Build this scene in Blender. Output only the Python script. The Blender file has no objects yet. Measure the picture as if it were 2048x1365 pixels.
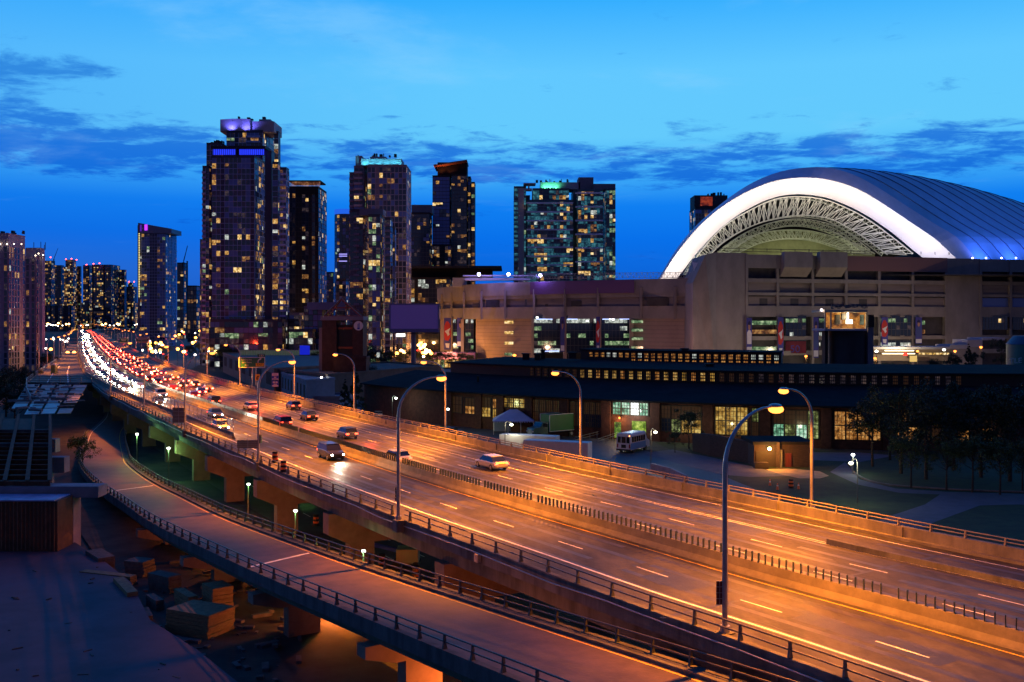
import bpy, bmesh, math, random
from mathutils import Vector, Matrix
R = random.Random(7)
S = bpy.context.scene
# ---------------------------------------------------------------- camera
HZ, F, CH = 643.0, 2000.0, 25.0
cam = bpy.data.cameras.new('camera'); camo = bpy.data.objects.new('camera', cam)
S.collection.objects.link(camo); S.camera = camo
camo.location = (0, 0, CH); camo.rotation_euler = (math.radians(90), 0, 0)
cam.sensor_width = 36.0; cam.lens = 36.0 * F / 2048; cam.shift_y = (HZ - 682.5) / 2048
cam.clip_start = 0.5; cam.clip_end = 20000
S.view_settings.view_transform = 'Standard'; S.view_settings.look = 'None'
S.view_settings.exposure = 0.0; S.view_settings.gamma = 1.0; S.view_settings.use_curve_mapping = False
S.cycles.use_denoising = True; S.cycles.max_bounces = 5; S.cycles.diffuse_bounces = 2
S.cycles.glossy_bounces = 3; S.cycles.transmission_bounces = 3; S.cycles.transparent_max_bounces = 6
S.cycles.sample_clamp_indirect = 4.0; S.cycles.use_light_tree = True

def srgb(r, g, b):
    f = lambda c: (c / 255 / 12.92) if c <= 10 else ((c / 255 + .055) / 1.055) ** 2.4
    return (f(r), f(g), f(b), 1)
# ---------------------------------------------------------------- dusk sky
W_ = bpy.data.worlds.new('World'); S.world = W_; W_.use_nodes = True
nt = W_.node_tree; nt.nodes.clear(); N = nt.nodes.new; L = nt.links.new
def nmath(op, a, b=None, c=None, clamp=False):
    n = N('ShaderNodeMath'); n.operation = op; n.use_clamp = clamp
    for i, v in enumerate((a, b, c)):
        if v is None: continue
        if isinstance(v, (int, float)): n.inputs[i].default_value = v
        else: L(v, n.inputs[i])
    return n.outputs[0]
def nramp(fac, stops):
    n = N('ShaderNodeValToRGB'); e = n.color_ramp.elements
    while len(e) > 1: e.remove(e[0])
    e[0].position = stops[0][0]; e[0].color = stops[0][1]
    for p, c in stops[1:]:
        k = e.new(p); k.color = c
    L(fac, n.inputs[0]); return n.outputs[0]
def nmix(f, a, b):
    n = N('ShaderNodeMix'); n.data_type = 'RGBA'
    if isinstance(f, (int, float)): n.inputs[0].default_value = f
    else: L(f, n.inputs[0])
    for v, i in ((a, 6), (b, 7)):
        if isinstance(v, tuple): n.inputs[i].default_value = v
        else: L(v, n.inputs[i])
    return n.outputs[2]
tc = N('ShaderNodeTexCoord'); sx = N('ShaderNodeSeparateXYZ'); L(tc.outputs['Generated'], sx.inputs[0])
X, Y, Z = sx.outputs
grad = nramp(nmath('MAXIMUM', Z, 0.0), [(0, srgb(26, 84, 182)), (.035, srgb(14, 98, 212)), (.08, srgb(8, 112, 234)), (.115, srgb(16, 128, 242)),
    (.145, srgb(62, 172, 248)), (.18, srgb(100, 202, 252)), (.24, srgb(98, 200, 255)), (.31, srgb(48, 172, 255)), (.45, srgb(30, 130, 235)), (.7, srgb(26, 104, 215)), (1, srgb(12, 54, 140))])
left = nmath('MULTIPLY_ADD', X, -2.2, -.1, clamp=True)
grad = nmix(nmath('MULTIPLY', left, .33), grad, nramp(Z, [(0, srgb(66, 84, 160)), (.05, srgb(66, 106, 184)), (.085, srgb(22, 98, 212)), (.16, srgb(20, 120, 240)), (.3, srgb(20, 140, 250)), (.5, srgb(10, 70, 180)), (1, srgb(8, 40, 110))]))
# cloud streaks laid out on a far flat layer overhead
zz = nmath('ADD', nmath('MAXIMUM', Z, .0), .075)
cx = nmath('DIVIDE', X, zz); cy = nmath('DIVIDE', Y, zz)
cb = N('ShaderNodeCombineXYZ'); L(cx, cb.inputs[0]); L(nmath('MULTIPLY', cy, 1.25), cb.inputs[1])
def cloud(scale, seed, detail=7, rough=.6):
    n = N('ShaderNodeTexNoise'); n.noise_dimensions = '4D'; n.inputs['W'].default_value = seed
    n.inputs['Scale'].default_value = scale; n.inputs['Detail'].default_value = detail; n.inputs['Roughness'].default_value = rough
    n.inputs['Distortion'].default_value = .35
    L(cb.outputs[0], n.inputs['Vector']); return n.outputs['Fac']
def hard(v, a, b):
    n = N('ShaderNodeMapRange'); n.interpolation_type = 'SMOOTHSTEP'; L(v, n.inputs[0])
    n.inputs[1].default_value = a; n.inputs[2].default_value = b; return n.outputs[0]
c1 = cloud(4.2, 3.4, 8, .66); c2 = cloud(1.5, 17.3, 8, .62)
bandR = nmath('MULTIPLY', hard(Z, .12, .145), nmath('SUBTRACT', 1, hard(Z, .165, .20)))
bandL = nmath('MULTIPLY', nmath('MULTIPLY', hard(Z, .12, .16), nmath('SUBTRACT', 1, hard(Z, .22, .26))), hard(nmath('MULTIPLY', X, -1), .26, .42))
thr = nmath('ADD', nmath('MULTIPLY', bandR, .15), nmath('MULTIPLY', bandL, .10))
m1 = hard(nmath('ADD', nmath('ADD', nmath('MULTIPLY', c1, .6), nmath('MULTIPLY', c2, .4)), thr), .572, .70)
ccol = nramp(Z, [(0, srgb(20, 70, 170)), (.1, srgb(6, 92, 212)), (.16, srgb(14, 104, 218)), (.22, srgb(40, 128, 220)), (.32, srgb(40, 130, 225))])
sky = nmix(nmath('MULTIPLY', m1, .86), grad, ccol)
pale = hard(nmath('ADD', cloud(1.3, 21.0), nmath('MULTIPLY', hard(Z, .15, .21), .05)), .55, .8)
sky = nmix(nmath('MULTIPLY', nmath('MULTIPLY', pale, .4), hard(Z, .04, .2)), sky, srgb(150, 214, 255))
# the far side of the sky, away from the sunset, is dim violet
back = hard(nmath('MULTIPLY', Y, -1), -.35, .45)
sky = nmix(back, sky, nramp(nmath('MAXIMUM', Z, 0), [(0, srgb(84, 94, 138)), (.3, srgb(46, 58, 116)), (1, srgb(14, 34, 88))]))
sky = nmix(hard(Z, -.04, -.005), srgb(12, 12, 22), sky)
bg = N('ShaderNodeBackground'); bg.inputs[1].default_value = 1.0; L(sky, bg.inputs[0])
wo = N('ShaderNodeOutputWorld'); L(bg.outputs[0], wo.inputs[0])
W_.cycles.sampling_method = 'MANUAL'; W_.cycles.sample_map_resolution = 512

# ---------------------------------------------------------------- projection helpers (real depths)
def at(px, py, z):
    y = F * (CH - z) / (py - HZ); return Vector(((px - 1024) * y / F, y, z))
def up(px, py, y):
    return Vector(((px - 1024) * y / F, y, CH - (py - HZ) * y / F))
# ---------------------------------------------------------------- materials
MT = {}
def material(name, col, rough=.75, var=.25, scale=1.5, bump=0., metal=0., spec=.4, col2=None, streak=None, emit=None, es=0., coat=0., alpha=None):
    if name in MT: return MT[name]
    m = bpy.data.materials.new(name); m.use_nodes = True; t = m.node_tree
    b = t.nodes['Principled BSDF']; b.inputs['Roughness'].default_value = rough; b.inputs['Metallic'].default_value = metal
    b.inputs['Specular IOR Level'].default_value = spec; b.inputs['Coat Weight'].default_value = coat
    c = tuple(col[:3]) + (1,)
    b.inputs['Base Color'].default_value = c
    if alpha is not None: b.inputs['Alpha'].default_value = alpha
    if var > 0 or bump > 0:
        g = t.nodes.new('ShaderNodeNewGeometry'); n = t.nodes.new('ShaderNodeTexNoise')
        n.inputs['Scale'].default_value = scale; n.inputs['Detail'].default_value = 6; n.inputs['Roughness'].default_value = .65
        if streak:
            mp = t.nodes.new('ShaderNodeMapping'); mp.inputs['Scale'].default_value = streak
            t.links.new(g.outputs['Position'], mp.inputs['Vector']); t.links.new(mp.outputs[0], n.inputs['Vector'])
        else: t.links.new(g.outputs['Position'], n.inputs['Vector'])
        r = t.nodes.new('ShaderNodeValToRGB'); d = col2 or tuple(x * (1 - var) for x in c[:3])
        r.color_ramp.elements[0].position = .36; r.color_ramp.elements[0].color = tuple(d[:3]) + (1,)
        r.color_ramp.elements[1].position = .64; r.color_ramp.elements[1].color = tuple(min(1, x * (1 + var * .5)) for x in c[:3]) + (1,)
        t.links.new(n.outputs['Fac'], r.inputs[0]); t.links.new(r.outputs[0], b.inputs['Base Color'])
        if bump > 0:
            n2 = t.nodes.new('ShaderNodeTexNoise'); n2.inputs['Scale'].default_value = scale * 9; n2.inputs['Detail'].default_value = 4
            t.links.new(g.outputs['Position'], n2.inputs['Vector'])
            bp = t.nodes.new('ShaderNodeBump'); bp.inputs['Strength'].default_value = bump; bp.inputs['Distance'].default_value = .05
            t.links.new(n2.outputs['Fac'], bp.inputs['Height']); t.links.new(bp.outputs[0], b.inputs['Normal'])
    if emit:
        b.inputs['Emission Color'].default_value = tuple(emit[:3]) + (1,); b.inputs['Emission Strength'].default_value = es
        m.cycles.emission_sampling = 'NONE'
    MT[name] = m; return m
def lamp_glow(name, col, s, sample=False):
    if name in MT: return MT[name]
    m = bpy.data.materials.new(name); m.use_nodes = True; t = m.node_tree; t.nodes.clear()
    e = t.nodes.new('ShaderNodeEmission'); o = t.nodes.new('ShaderNodeOutputMaterial')
    e.inputs[0].default_value = tuple(col[:3]) + (1,); e.inputs[1].default_value = s
    t.links.new(e.outputs[0], o.inputs[0]); m.cycles.emission_sampling = 'AUTO' if sample else 'NONE'
    MT[name] = m; return m
def lit_room(name, colA, colB, s, scale=.55):
    """glass of a lit room: the uneven glow of curtains, walls and lamps inside"""
    if name in MT: return MT[name]
    m = bpy.data.materials.new(name); m.use_nodes = True; t = m.node_tree
    b = t.nodes['Principled BSDF']; b.inputs['Base Color'].default_value = (.02, .02, .025, 1); b.inputs['Roughness'].default_value = .15
    g = t.nodes.new('ShaderNodeNewGeometry'); n = t.nodes.new('ShaderNodeTexNoise'); n.inputs['Scale'].default_value = scale; n.inputs['Detail'].default_value = 5
    n.inputs['Roughness'].default_value = .75
    t.links.new(g.outputs['Position'], n.inputs['Vector'])
    r = t.nodes.new('ShaderNodeValToRGB'); e = r.color_ramp.elements
    e[0].position = .38; e[0].color = tuple(x * .10 for x in colA[:3]) + (1,)
    e[1].position = .70; e[1].color = tuple(colB[:3]) + (1,)
    k = e.new(.5); k.color = tuple(x * .7 for x in colA[:3]) + (1,)
    t.links.new(n.outputs['Fac'], r.inputs[0]); t.links.new(r.outputs[0], b.inputs['Emission Color'])
    b.inputs['Emission Strength'].default_value = s; m.cycles.emission_sampling = 'NONE'
    MT[name] = m; return m
# ---------------------------------------------------------------- mesh helpers
class MB:
    def __init__(s): s.v = []; s.f = []; s.m = []; s.k = 0; s.sm = set()
    def add(s, vs, fs, smooth=False):
        b = len(s.v); s.v += [Vector(v) for v in vs]
        for f in fs:
            if smooth: s.sm.add(len(s.f))
            s.f.append([b + i for i in f]); s.m.append(s.k)
        return s
    def hexa(s, a, b, c, d, e, f, g, h):
        return s.add([a, b, c, d, e, f, g, h], [(3, 2, 1, 0), (4, 5, 6, 7), (0, 1, 5, 4), (1, 2, 6, 5), (2, 3, 7, 6), (3, 0, 4, 7)])
    def box(s, x0, y0, z0, x1, y1, z1):
        return s.hexa((x0, y0, z0), (x1, y0, z0), (x1, y1, z0), (x0, y1, z0), (x0, y0, z1), (x1, y0, z1), (x1, y1, z1), (x0, y1, z1))
    def obox(s, c, ux, sx, sy, z0, z1):
        """box round ground point c, long axis along unit vector ux (xy)"""
        ux = Vector((ux[0], ux[1], 0)).normalized(); uy = Vector((-ux.y, ux.x, 0)); c = Vector((c[0], c[1], 0))
        P = [c + ux * a * sx / 2 + uy * b * sy / 2 for a, b in ((-1, -1), (1, -1), (1, 1), (-1, 1))]
        return s.hexa(*[p + Vector((0, 0, z0)) for p in P], *[p + Vector((0, 0, z1)) for p in P])
    def quad(s, a, b, c, d): return s.add([a, b, c, d], [(0, 1, 2, 3)])
    def beam(s, a, b, w, h=None):
        a, b = Vector(a), Vector(b); h = h or w; d = (b - a)
        if d.length < 1e-6: return s
        d.normalize(); u = d.cross(Vector((0, 0, 1)))
        u = Vector((1, 0, 0)) if u.length < .01 else u.normalized(); t = u.cross(d).normalized()
        q = [(-1, -1), (1, -1), (1, 1), (-1, 1)]
        return s.hexa(*[a + u * w / 2 * i + t * h / 2 * j for i, j in q], *[b + u * w / 2 * i + t * h / 2 * j for i, j in q])
    def tube(s, path, r, n=8, cap=True, r1=None):
        path = [Vector(p) for p in path]; rings = []
        ref = None
        for i, p in enumerate(path):
            d = (path[min(i + 1, len(path) - 1)] - path[max(i - 1, 0)]).normalized()
            if ref is None:
                ref = Vector((1, 0, 0)) if abs(d.z) > .9 else Vector((0, 0, 1))
            u = d.cross(ref).normalized(); t = d.cross(u).normalized(); ref = -t if False else u.cross(d)
            rr = r if r1 is None else r + (r1 - r) * i / (len(path) - 1)
            rings.append([p + (u * math.cos(a) + t * math.sin(a)) * rr for a in [2 * math.pi * k / n for k in range(n)]])
        vs = [v for g in rings for v in g]; fs = []
        for i in range(len(path) - 1):
            for k in range(n):
                fs.append((i * n + k, i * n + (k + 1) % n, (i + 1) * n + (k + 1) % n, (i + 1) * n + k))
        s.add(vs, fs, True)
        if cap: s.add(rings[0], [tuple(range(n))]); s.add(rings[-1], [tuple(range(n))[::-1]])
        return s
    def cyl(s, c, r, z0, z1, n=20, r1=None):
        return s.tube([(c[0], c[1], z0), (c[0], c[1], z1)], r, n, True, r1)
    def prism(s, poly, z0, z1):
        n = len(poly); vs = [(p[0], p[1], z0) for p in poly] + [(p[0], p[1], z1) for p in poly]
        return s.add(vs, [tuple(range(n))[::-1], tuple(range(n, 2 * n))] + [(i, (i + 1) % n, n + (i + 1) % n, n + i) for i in range(n)])
    def ball(s, c, r, n=8, sz=1.):
        bm = bmesh.new(); bmesh.ops.create_uvsphere(bm, u_segments=n, v_segments=max(4, n // 2), radius=r)
        vs = [(v.co.x + c[0], v.co.y + c[1], v.co.z * sz + c[2]) for v in bm.verts]
        s.add(vs, [tuple(v.index for v in f.verts) for f in bm.faces], True); bm.free(); return s
    def strip(s, A, B):
        n = len(A); return s.add(list(A) + list(B), [(i, i + 1, n + i + 1, n + i) for i in range(n - 1)])
    def loop(s, rows, closed=True):
        """loft: rows = list of rings"""
        n = len(rows[0]); vs = [p for r in rows for p in r]; fs = []
        for i in range(len(rows) - 1):
            for k in range(n if closed else n - 1):
                fs.append((i * n + k, i * n + (k + 1) % n, (i + 1) * n + (k + 1) % n, (i + 1) * n + k))
        s.add(vs, fs)
        if closed: s.add(rows[0], [tuple(range(n))]); s.add(rows[-1], [tuple(range(n))[::-1]])
        return s
    def build(s, name, mats, parent=None, bevel=0., **tags):
        if not isinstance(mats, (list, tuple)): mats = [mats]
        if parent is not None: o0 = Vector(parent['_w'])
        elif tags.pop('local', False): o0 = Vector((0, 0, 0))
        else:
            n = len(s.v); o0 = Vector((sum(v.x for v in s.v) / n, sum(v.y for v in s.v) / n, min(v.z for v in s.v)))
        me = bpy.data.meshes.new(name); me.from_pydata([tuple(v - o0) for v in s.v], [], s.f)
        for m in mats: me.materials.append(m)
        me.polygons.foreach_set('material_index', s.m)
        me.polygons.foreach_set('use_smooth', [i in s.sm for i in range(len(s.f))])
        bm = bmesh.new(); bm.from_mesh(me); bmesh.ops.recalc_face_normals(bm, faces=bm.faces); bm.to_mesh(me); bm.free()
        o = bpy.data.objects.new(name, me); S.collection.objects.link(o)
        if parent is not None: o.parent = parent
        else: o.location = o0
        o['_w'] = tuple(o0)
        if bevel:
            b = o.modifiers.new('b', 'BEVEL'); b.width = bevel; b.segments = 2; b.limit_method = 'ANGLE'
        for k, v in tags.items(): o[k] = v
        return o
def thing(name, label, cat, loc=(0, 0, 0), group=None):
    o = bpy.data.objects.new(name, None); S.collection.objects.link(o); o.location = loc; o['_w'] = tuple(loc)
    o['label'] = label; o['category'] = cat
    if group: o['group'] = group
    return o
def kids(o): return [c for c in ALLK.get(o.name, [])]
def tree_copy(root, label=None, group=None, loc=None, rz=0., scale=None):
    ch = {}
    for o in list(S.objects):
        if o.parent: ch.setdefault(o.parent.name, []).append(o)
    return _copy(root, ch, label, group, loc, rz, scale)
def _copy(root, ch, label=None, group=None, loc=None, rz=0., scale=None):
    r = root.copy(); S.collection.objects.link(r)
    if loc is not None: r.location = loc; r.rotation_euler = (0, 0, rz)
    if scale: r.scale = (scale,) * 3
    if label: r['label'] = label
    if group: r['group'] = group
    for c in ch.get(root.name, []):
        d = c.copy(); S.collection.objects.link(d); d.parent = r
        for g in ch.get(c.name, []):
            e = g.copy(); S.collection.objects.link(e); e.parent = d
    return r
def chmap(root):
    """children map of a finished prototype, made once"""
    ch = {root.name: [o for o in S.objects if o.parent == root]}
    for c in list(ch[root.name]): ch[c.name] = [o for o in S.objects if o.parent == c]
    return ch
def many(mbs, name, mat, parent, limit=100, **t):
    """first `limit` repeats as parts, the rest as one stuff part"""
    for m in mbs[:limit]: m.build(name, mat, parent, **t)
    if len(mbs) > limit:
        a = MB()
        for m in mbs[limit:]:
            b = len(a.v); a.v += m.v; a.f += [[b + i for i in f] for f in m.f]; a.m += m.m
        a.build(name, mat, parent, kind='stuff')
def text_mesh(txt, size, loc, mat, parent, name='lettering', ux=(1, 0, 0), align='CENTER', uy=(0, 0, 1), depth=.01):
    c = bpy.data.curves.new('t', 'FONT'); c.body = txt; c.size = size; c.align_x = align; c.align_y = 'CENTER'; c.extrude = depth
    o = bpy.data.objects.new('t', c); S.collection.objects.link(o)
    dg = bpy.context.evaluated_depsgraph_get(); me = bpy.data.meshes.new_from_object(o.evaluated_get(dg))
    bpy.data.objects.remove(o); me.materials.clear(); me.materials.append(mat)
    ux = Vector(ux).normalized(); uy = Vector(uy).normalized(); uz = ux.cross(uy)
    M = Matrix((ux, uy, uz)).transposed().to_4x4(); M.translation = Vector(loc) - Vector(parent['_w'])
    me.transform(M); r = bpy.data.objects.new(name, me); S.collection.objects.link(r); r.parent = parent; return r
def catmull(pts, step):
    P = [Vector(p) for p in pts]; P = [2 * P[0] - P[1]] + P + [2 * P[-1] - P[-2]]; out = []
    for i in range(1, len(P) - 2):
        a, b, c, d = P[i - 1:i + 3]; n = max(1, int((c - b).length / (step(b.y) if callable(step) else step)))
        for k in range(n):
            t = k / n
            out.append(.5 * ((2 * b) + (c - a) * t + (2 * a - 5 * b + 4 * c - d) * t * t + (3 * b - a - 3 * c + d) * t ** 3))
    out.append(P[-2]); return out
class Path:
    def __init__(s, pts):
        s.p = pts; s.s = [0]
        for a, b in zip(pts, pts[1:]): s.s.append(s.s[-1] + (b - a).length)
        s.n = []
        for i in range(len(pts)):
            d = pts[min(i + 1, len(pts) - 1)] - pts[max(0, i - 1)]; d = Vector((d.x, d.y, 0)).normalized()
            s.n.append(Vector((d.y, -d.x, 0)))
    def at(s, u, d=0., z=None):
        u = max(0, min(u, s.s[-1] - 1e-4)); lo, hi = 0, len(s.s) - 1
        while hi - lo > 1:
            m = (lo + hi) // 2
            if s.s[m] <= u: lo = m
            else: hi = m
        t = (u - s.s[lo]) / (s.s[hi] - s.s[lo]); p = s.p[lo].lerp(s.p[hi], t); n = s.n[lo].lerp(s.n[hi], t).normalized()
        q = p + n * d
        if z is not None: q = Vector((q.x, q.y, p.z + z))
        return q
    def dir(s, u):
        a = s.at(u - .5); b = s.at(u + .5); d = b - a; return Vector((d.x, d.y, 0)).normalized()
    def y2s(s, y):
        for i in range(len(s.p) - 1):
            if s.p[i].y <= y <= s.p[i + 1].y: return s.s[i] + (y - s.p[i].y) / (s.p[i + 1].y - s.p[i].y) * (s.s[i + 1] - s.s[i])
        return s.s[-1]
    def rng(s, u0, u1, step):
        n = max(1, int(abs(u1 - u0) / step)); return [u0 + (u1 - u0) * i / n for i in range(n + 1)]
    def line(s, d, z, u0=0, u1=None, step=4.):
        u1 = s.s[-1] if u1 is None else u1; out = []; u = u0
        while u < u1 - 1e-6:
            out.append(s.at(u, d(u) if callable(d) else d, z)); u += step * (1 if u < 500 else 3)
        out.append(s.at(u1, d(u1) if callable(d) else d, z)); return out
    def solid(s, mb, d0, d1, z0, z1, u0=0, u1=None, step=4.):
        g = lambda d, z: s.line(d, z, u0, u1, step)
        A, B, C, D = g(d0, z0), g(d1, z0), g(d1, z1), g(d0, z1)
        return mb.loop([[a, b, c, d] for a, b, c, d in zip(A, B, C, D)])

def nth(k):
    a = 'first second third fourth fifth sixth seventh eighth ninth tenth eleventh twelfth thirteenth fourteenth fifteenth sixteenth seventeenth eighteenth nineteenth twentieth'.split()
    return a[k] if k < 20 else 'twenty-' + a[k - 20] if k < 29 else 'thirtieth'
# ---------------------------------------------------------------- shared materials
asphalt = material('asphalt', (.066, .062, .058), .65, .5, .28, .5, spec=.14, streak=(1.6, .6, 1))
asphalt_dark = material('asphalt_dark', (.045, .045, .048), .7, .35, .5, .3)
concrete = material('concrete', (.17, .16, .14), .85, .3, .8, .3, streak=(1, 1, .35))
concrete_dark = material('weathered_concrete', (.10, .10, .098), .9, .45, .6, .3, streak=(1.2, 1.2, .3))
rail_metal = material('painted_rail_metal', (.10, .10, .10), .45, .2, 3, metal=.6)
galv = material('galvanised_steel', (.36, .36, .37), .42, .2, 2, metal=.8)
white_paint = material('road_paint_white', (.75, .74, .70), .7, .3, 2.5)
yellow_paint = material('road_paint_yellow', (.75, .48, .05), .7, .3, 2.5)
rubber = material('black_rubber', (.015, .015, .016), .7, .1, 8)
soil = material('dark_soil', (.045, .04, .034), .95, .5, .25, .5)
grass_m = material('grass', (.018, .034, .008), .95, .5, .4, .6)
paving = material('pale_paving', (.17, .165, .17), .85, .25, .22, .15)
steel_rust = material('rust_brown_steel', (.11, .045, .022), .95, .4, 1.2, .2)
timber = material('timber', (.22, .15, .065), .8, .35, 2, .2, streak=(1, 1, 6))
black = material('matt_black', (.012, .012, .014), .8, .1, 2)
sodium = lamp_glow('sodium_lamp_glass', (1, .27, .045), 4.2)
white_lamp = lamp_glow('white_lamp_glass', (.95, 1, .9), 40)
orange_plastic = material('orange_plastic', (.62, .12, .02), .5, .1, 4)

# ---------------------------------------------------------------- expressway centre line
Mp = [(62, -12), (45, 17), (24.9, 48.7), (15.6, 62.4), (9.85, 71.6), (-1.1, 88.8), (-13, 108.5), (-26.5, 132), (-38.5, 153), (-49, 172), (-66, 202.5), (-83, 234),
      (-114, 297), (-150, 376), (-218, 530), (-285.5, 686), (-397.5, 946), (-542, 1285), (-719, 1688), (-800, 1925), (-858, 2180), (-890, 2440), (-915, 2900)]
ML = Path(catmull([(x, y, 9.) for x, y in Mp], lambda y: 5 if y < 500 else 20))
NE, FE = -11.5, 16.8
def ADJ(u):
    y = ML.at(u, 0).y; K = [(-50, .9), (57, .85), (87, .55), (119, .3), (156, 0), (9000, 0)]
    for (a, p), (b, q) in zip(K, K[1:]):
        if a <= y <= b: return p + (q - p) * (y - a) / (b - a)
    return 0.
ND = lambda d: (lambda u: d + ADJ(u))
g = MB(); g.add([(-6000, -200, 0), (6000, -200, 0), (6000, 9000, 0), (-6000, 9000, 0)], [(0, 1, 2, 3)]); g.build('ground', soil, kind='structure')
m = MB(); m.strip(ML.line(ND(-11.1), 0), ML.line(16.4, 0)); m.build('road', asphalt, kind='structure')
def dashes(d, z, u0, u1, on, off_, w, mb):
    u = u0
    while u < u1:
        A = ML.line(d - w / 2, z, u, min(u + on, u1), 2.); B = ML.line(d + w / 2, z, u, min(u + on, u1), 2.); mb.strip(A, B); u += on + off_
m = MB()
m.strip(ML.line(ND(-8.75), .006, 0, 2000, 2.), ML.line(ND(-8.55), .006, 0, 2000, 2.)); dashes(15.3, .006, 0, 2000, 3000, 0, .12, m); dashes(-4.85, .006, 10, 900, 3, 6, .12, m)
dashes(11.3, .006, 0, 2000, 3000, 0, .09, m); dashes(10.9, .006, 0, 120, 300, 0, .08, m)
for d in (3.95, 7.5): dashes(d, .006, 12, 900, 3, 6, .12, m)
m.build('road_line', white_paint, kind='structure')
m = MB(); dashes(-1., .006, 0, 2000, 3000, 0, .12, m); dashes(1.1, .006, 0, 2000, 3000, 0, .12, m); m.build('road_line', yellow_paint, kind='structure')
m = MB()
for c in (-6.9, -2.9, 2.3, 5.7, 9.4, 13.3):
    for s_ in (-.85, .85):
        u = 2.
        while u < 420:
            L_ = R.uniform(14, 60); A = ML.line(c + s_ - .24 + R.uniform(-.05, .05), .0015, u, u + L_, 4.); B = ML.line(c + s_ + .24, .0015, u, u + L_, 4.); m.strip(A, B); u += L_ + R.uniform(0, 4)
m.build('tyre_worn_tracks', material('worn_asphalt', (.048, .045, .043), .5, .5, .5, .3, spec=.35, streak=(1.6, .6, 1)), kind='structure')
m = MB()
for u, d, w, l in ((46, -6, 2.2, 5), (72, -5.4, 1.5, 9), (88, -6.4, 2.4, 4), (61, 4, 3, 4), (97, 8.5, 3, 6), (121, -4, 3, 3.5), (109, 3, 2.6, 8), (140, 12.5, 2.6, 7)):
    A = [ML.at(u + l * i / 8, d + R.uniform(-.15, .15), .0025) for i in range(9)]; B = [ML.at(u + l * i / 8, d + w + R.uniform(-.15, .15), .0025) for i in range(9)]; m.strip(A, B)
m.build('asphalt_repairs', material('fresh_asphalt', (.03, .03, .034), .55, .3, 1.5, .3), kind='structure')
# tar patches, joints and skid marks of their own shape
patch = material('tar_patch', (.03, .03, .032), .55, .3, 2)
m = MB()
for k in range(210):
    u = 30 + 330 * R.random() ** 1.4; d = R.uniform(-9.8, 15); L_ = R.uniform(.6, 11); w = R.choice((R.uniform(.03, .08), R.uniform(.03, .1), R.uniform(.1, .6)))
    pts = [ML.at(u + L_ * i / 6, d + R.uniform(-.12, .12), .003) for i in range(7)]
    m.strip(pts, [p + ML.n[5] * w * R.uniform(.6, 1.2) for p in pts])
for u in [38 + 23.4 * k for k in range(16)]:
    a, b = ML.at(u, -11, .0035), ML.at(u, 16.3, .0035); q = ML.dir(u) * .28
    m.strip([a, b], [a + q, b + q])
m.build('tar_patches', patch, kind='structure')

# ---------------------------------------------------------------- bridge deck that carries the road
br = thing('elevated_expressway', 'long concrete elevated expressway deck curving off to the left skyline', 'bridge', tuple(ML.at(60, 0, -3)))
m = MB(); ML.solid(m, ND(-11.2), 16.5, -.55, -.01); m.build('deck_slab', concrete, br)
m = MB(); ML.solid(m, ND(-11.55), ND(-11.15), -1.05, .05); m.build('edge_beam', concrete_dark, br)
m = MB(); ML.solid(m, 16.45, 17.15, -1.0, 0.02); m.build('edge_beam', concrete, br)
for d in (ND(-10.4), -5, .5, 6, 11.5, 16):
    m = MB(); ML.solid(m, d if callable(d) else d - .3, (lambda u: d(u) + .6) if callable(d) else d + .3, -2.45, -.56, 0, 900); m.build('girder', concrete_dark, br)
m = MB()
pp = ML.line(ND(-11.68), -.35, 5, 330, 5.)
for i, p in enumerate(pp): p.z += .07 * math.sin(i * 1.3) + (.12 if i % 7 == 3 else 0)
m.tube(pp, .045, 6); pp2 = [p + Vector((0, 0, -.16)) for p in ML.line(ND(-11.7), -.55, 30, 70, 5.)]; m.tube(pp2, .03, 6)
m.build('conduit_pipe', galv, br)
for u in (33, 42, 66, 104):
    m = MB(); p = ML.at(u, ND(-11.75)(u), -.6); m.obox(p, ML.dir(u), .5, .3, p.z - .3, p.z + .25); m.build('junction_box', galv, br)

# near railing
def rail_post(P, u, d, z0, h, base=.32, w=.12, inward=1):
    p = P.at(u, d); t = P.dir(u); n = Vector((t.y, -t.x, 0)); mb = MB(); z = P.at(u, 0).z + z0
    def ring(zz, b): return [(p + t * i * w / 2 + n * j * b / 2 + Vector((0, 0, z + zz - p.z))) for i, j in ((-1, -1), (1, -1), (1, 1), (-1, 1))]
    mb.loop([ring(0, base), ring(h * .35, base * .55), ring(h, w * .9)]); return mb
def railing(P, name, label, d, z0, h, u0, u1, sp, mat, gaps=(), mid=.5, r=.05, group=None, cat='railing'):
    t = thing(name, label, cat, tuple(P.at((u0 + u1) / 2, d((u0 + u1) / 2) if callable(d) else d, z0)), group)
    mbs = []; u = u0 + .2
    while u < u1:
        if not any(a < u < b for a, b in gaps): mbs.append(rail_post(P, u, d(u) if callable(d) else d, z0, h))
        u += sp
    many(mbs, 'post', mat, t)
    for zz in (z0 + h, z0 + h * mid):
        mb = MB(); segs = []; a = u0
        for g0, g1 in list(gaps) + [(u1, u1)]: segs.append((a, g0)); a = g1
        for s0, s1 in segs: mb.tube(P.line(d, zz, s0, s1, 3.2), r, 6)
        mb.build('rail', mat, t)
    return t
uY = lambda y, d=0: ML.y2s(y + .53 * -d) if d else ML.y2s(y)
railing(ML, 'bridge_railing', 'dark two-rail railing along the near edge of the expressway deck', ND(-11.35), .04, .80, 6, ML.y2s(232), 3.2, rail_metal, gaps=((ML.y2s(86.2), ML.y2s(88)),))
railing(ML, 'bridge_railing', 'railing on top of the orange-lit far parapet of the expressway', 16.95, .98, .5, 6, ML.y2s(400), 2.9, material('sand_painted_metal', (.22, .19, .15), .6, .2, 3))
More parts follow.
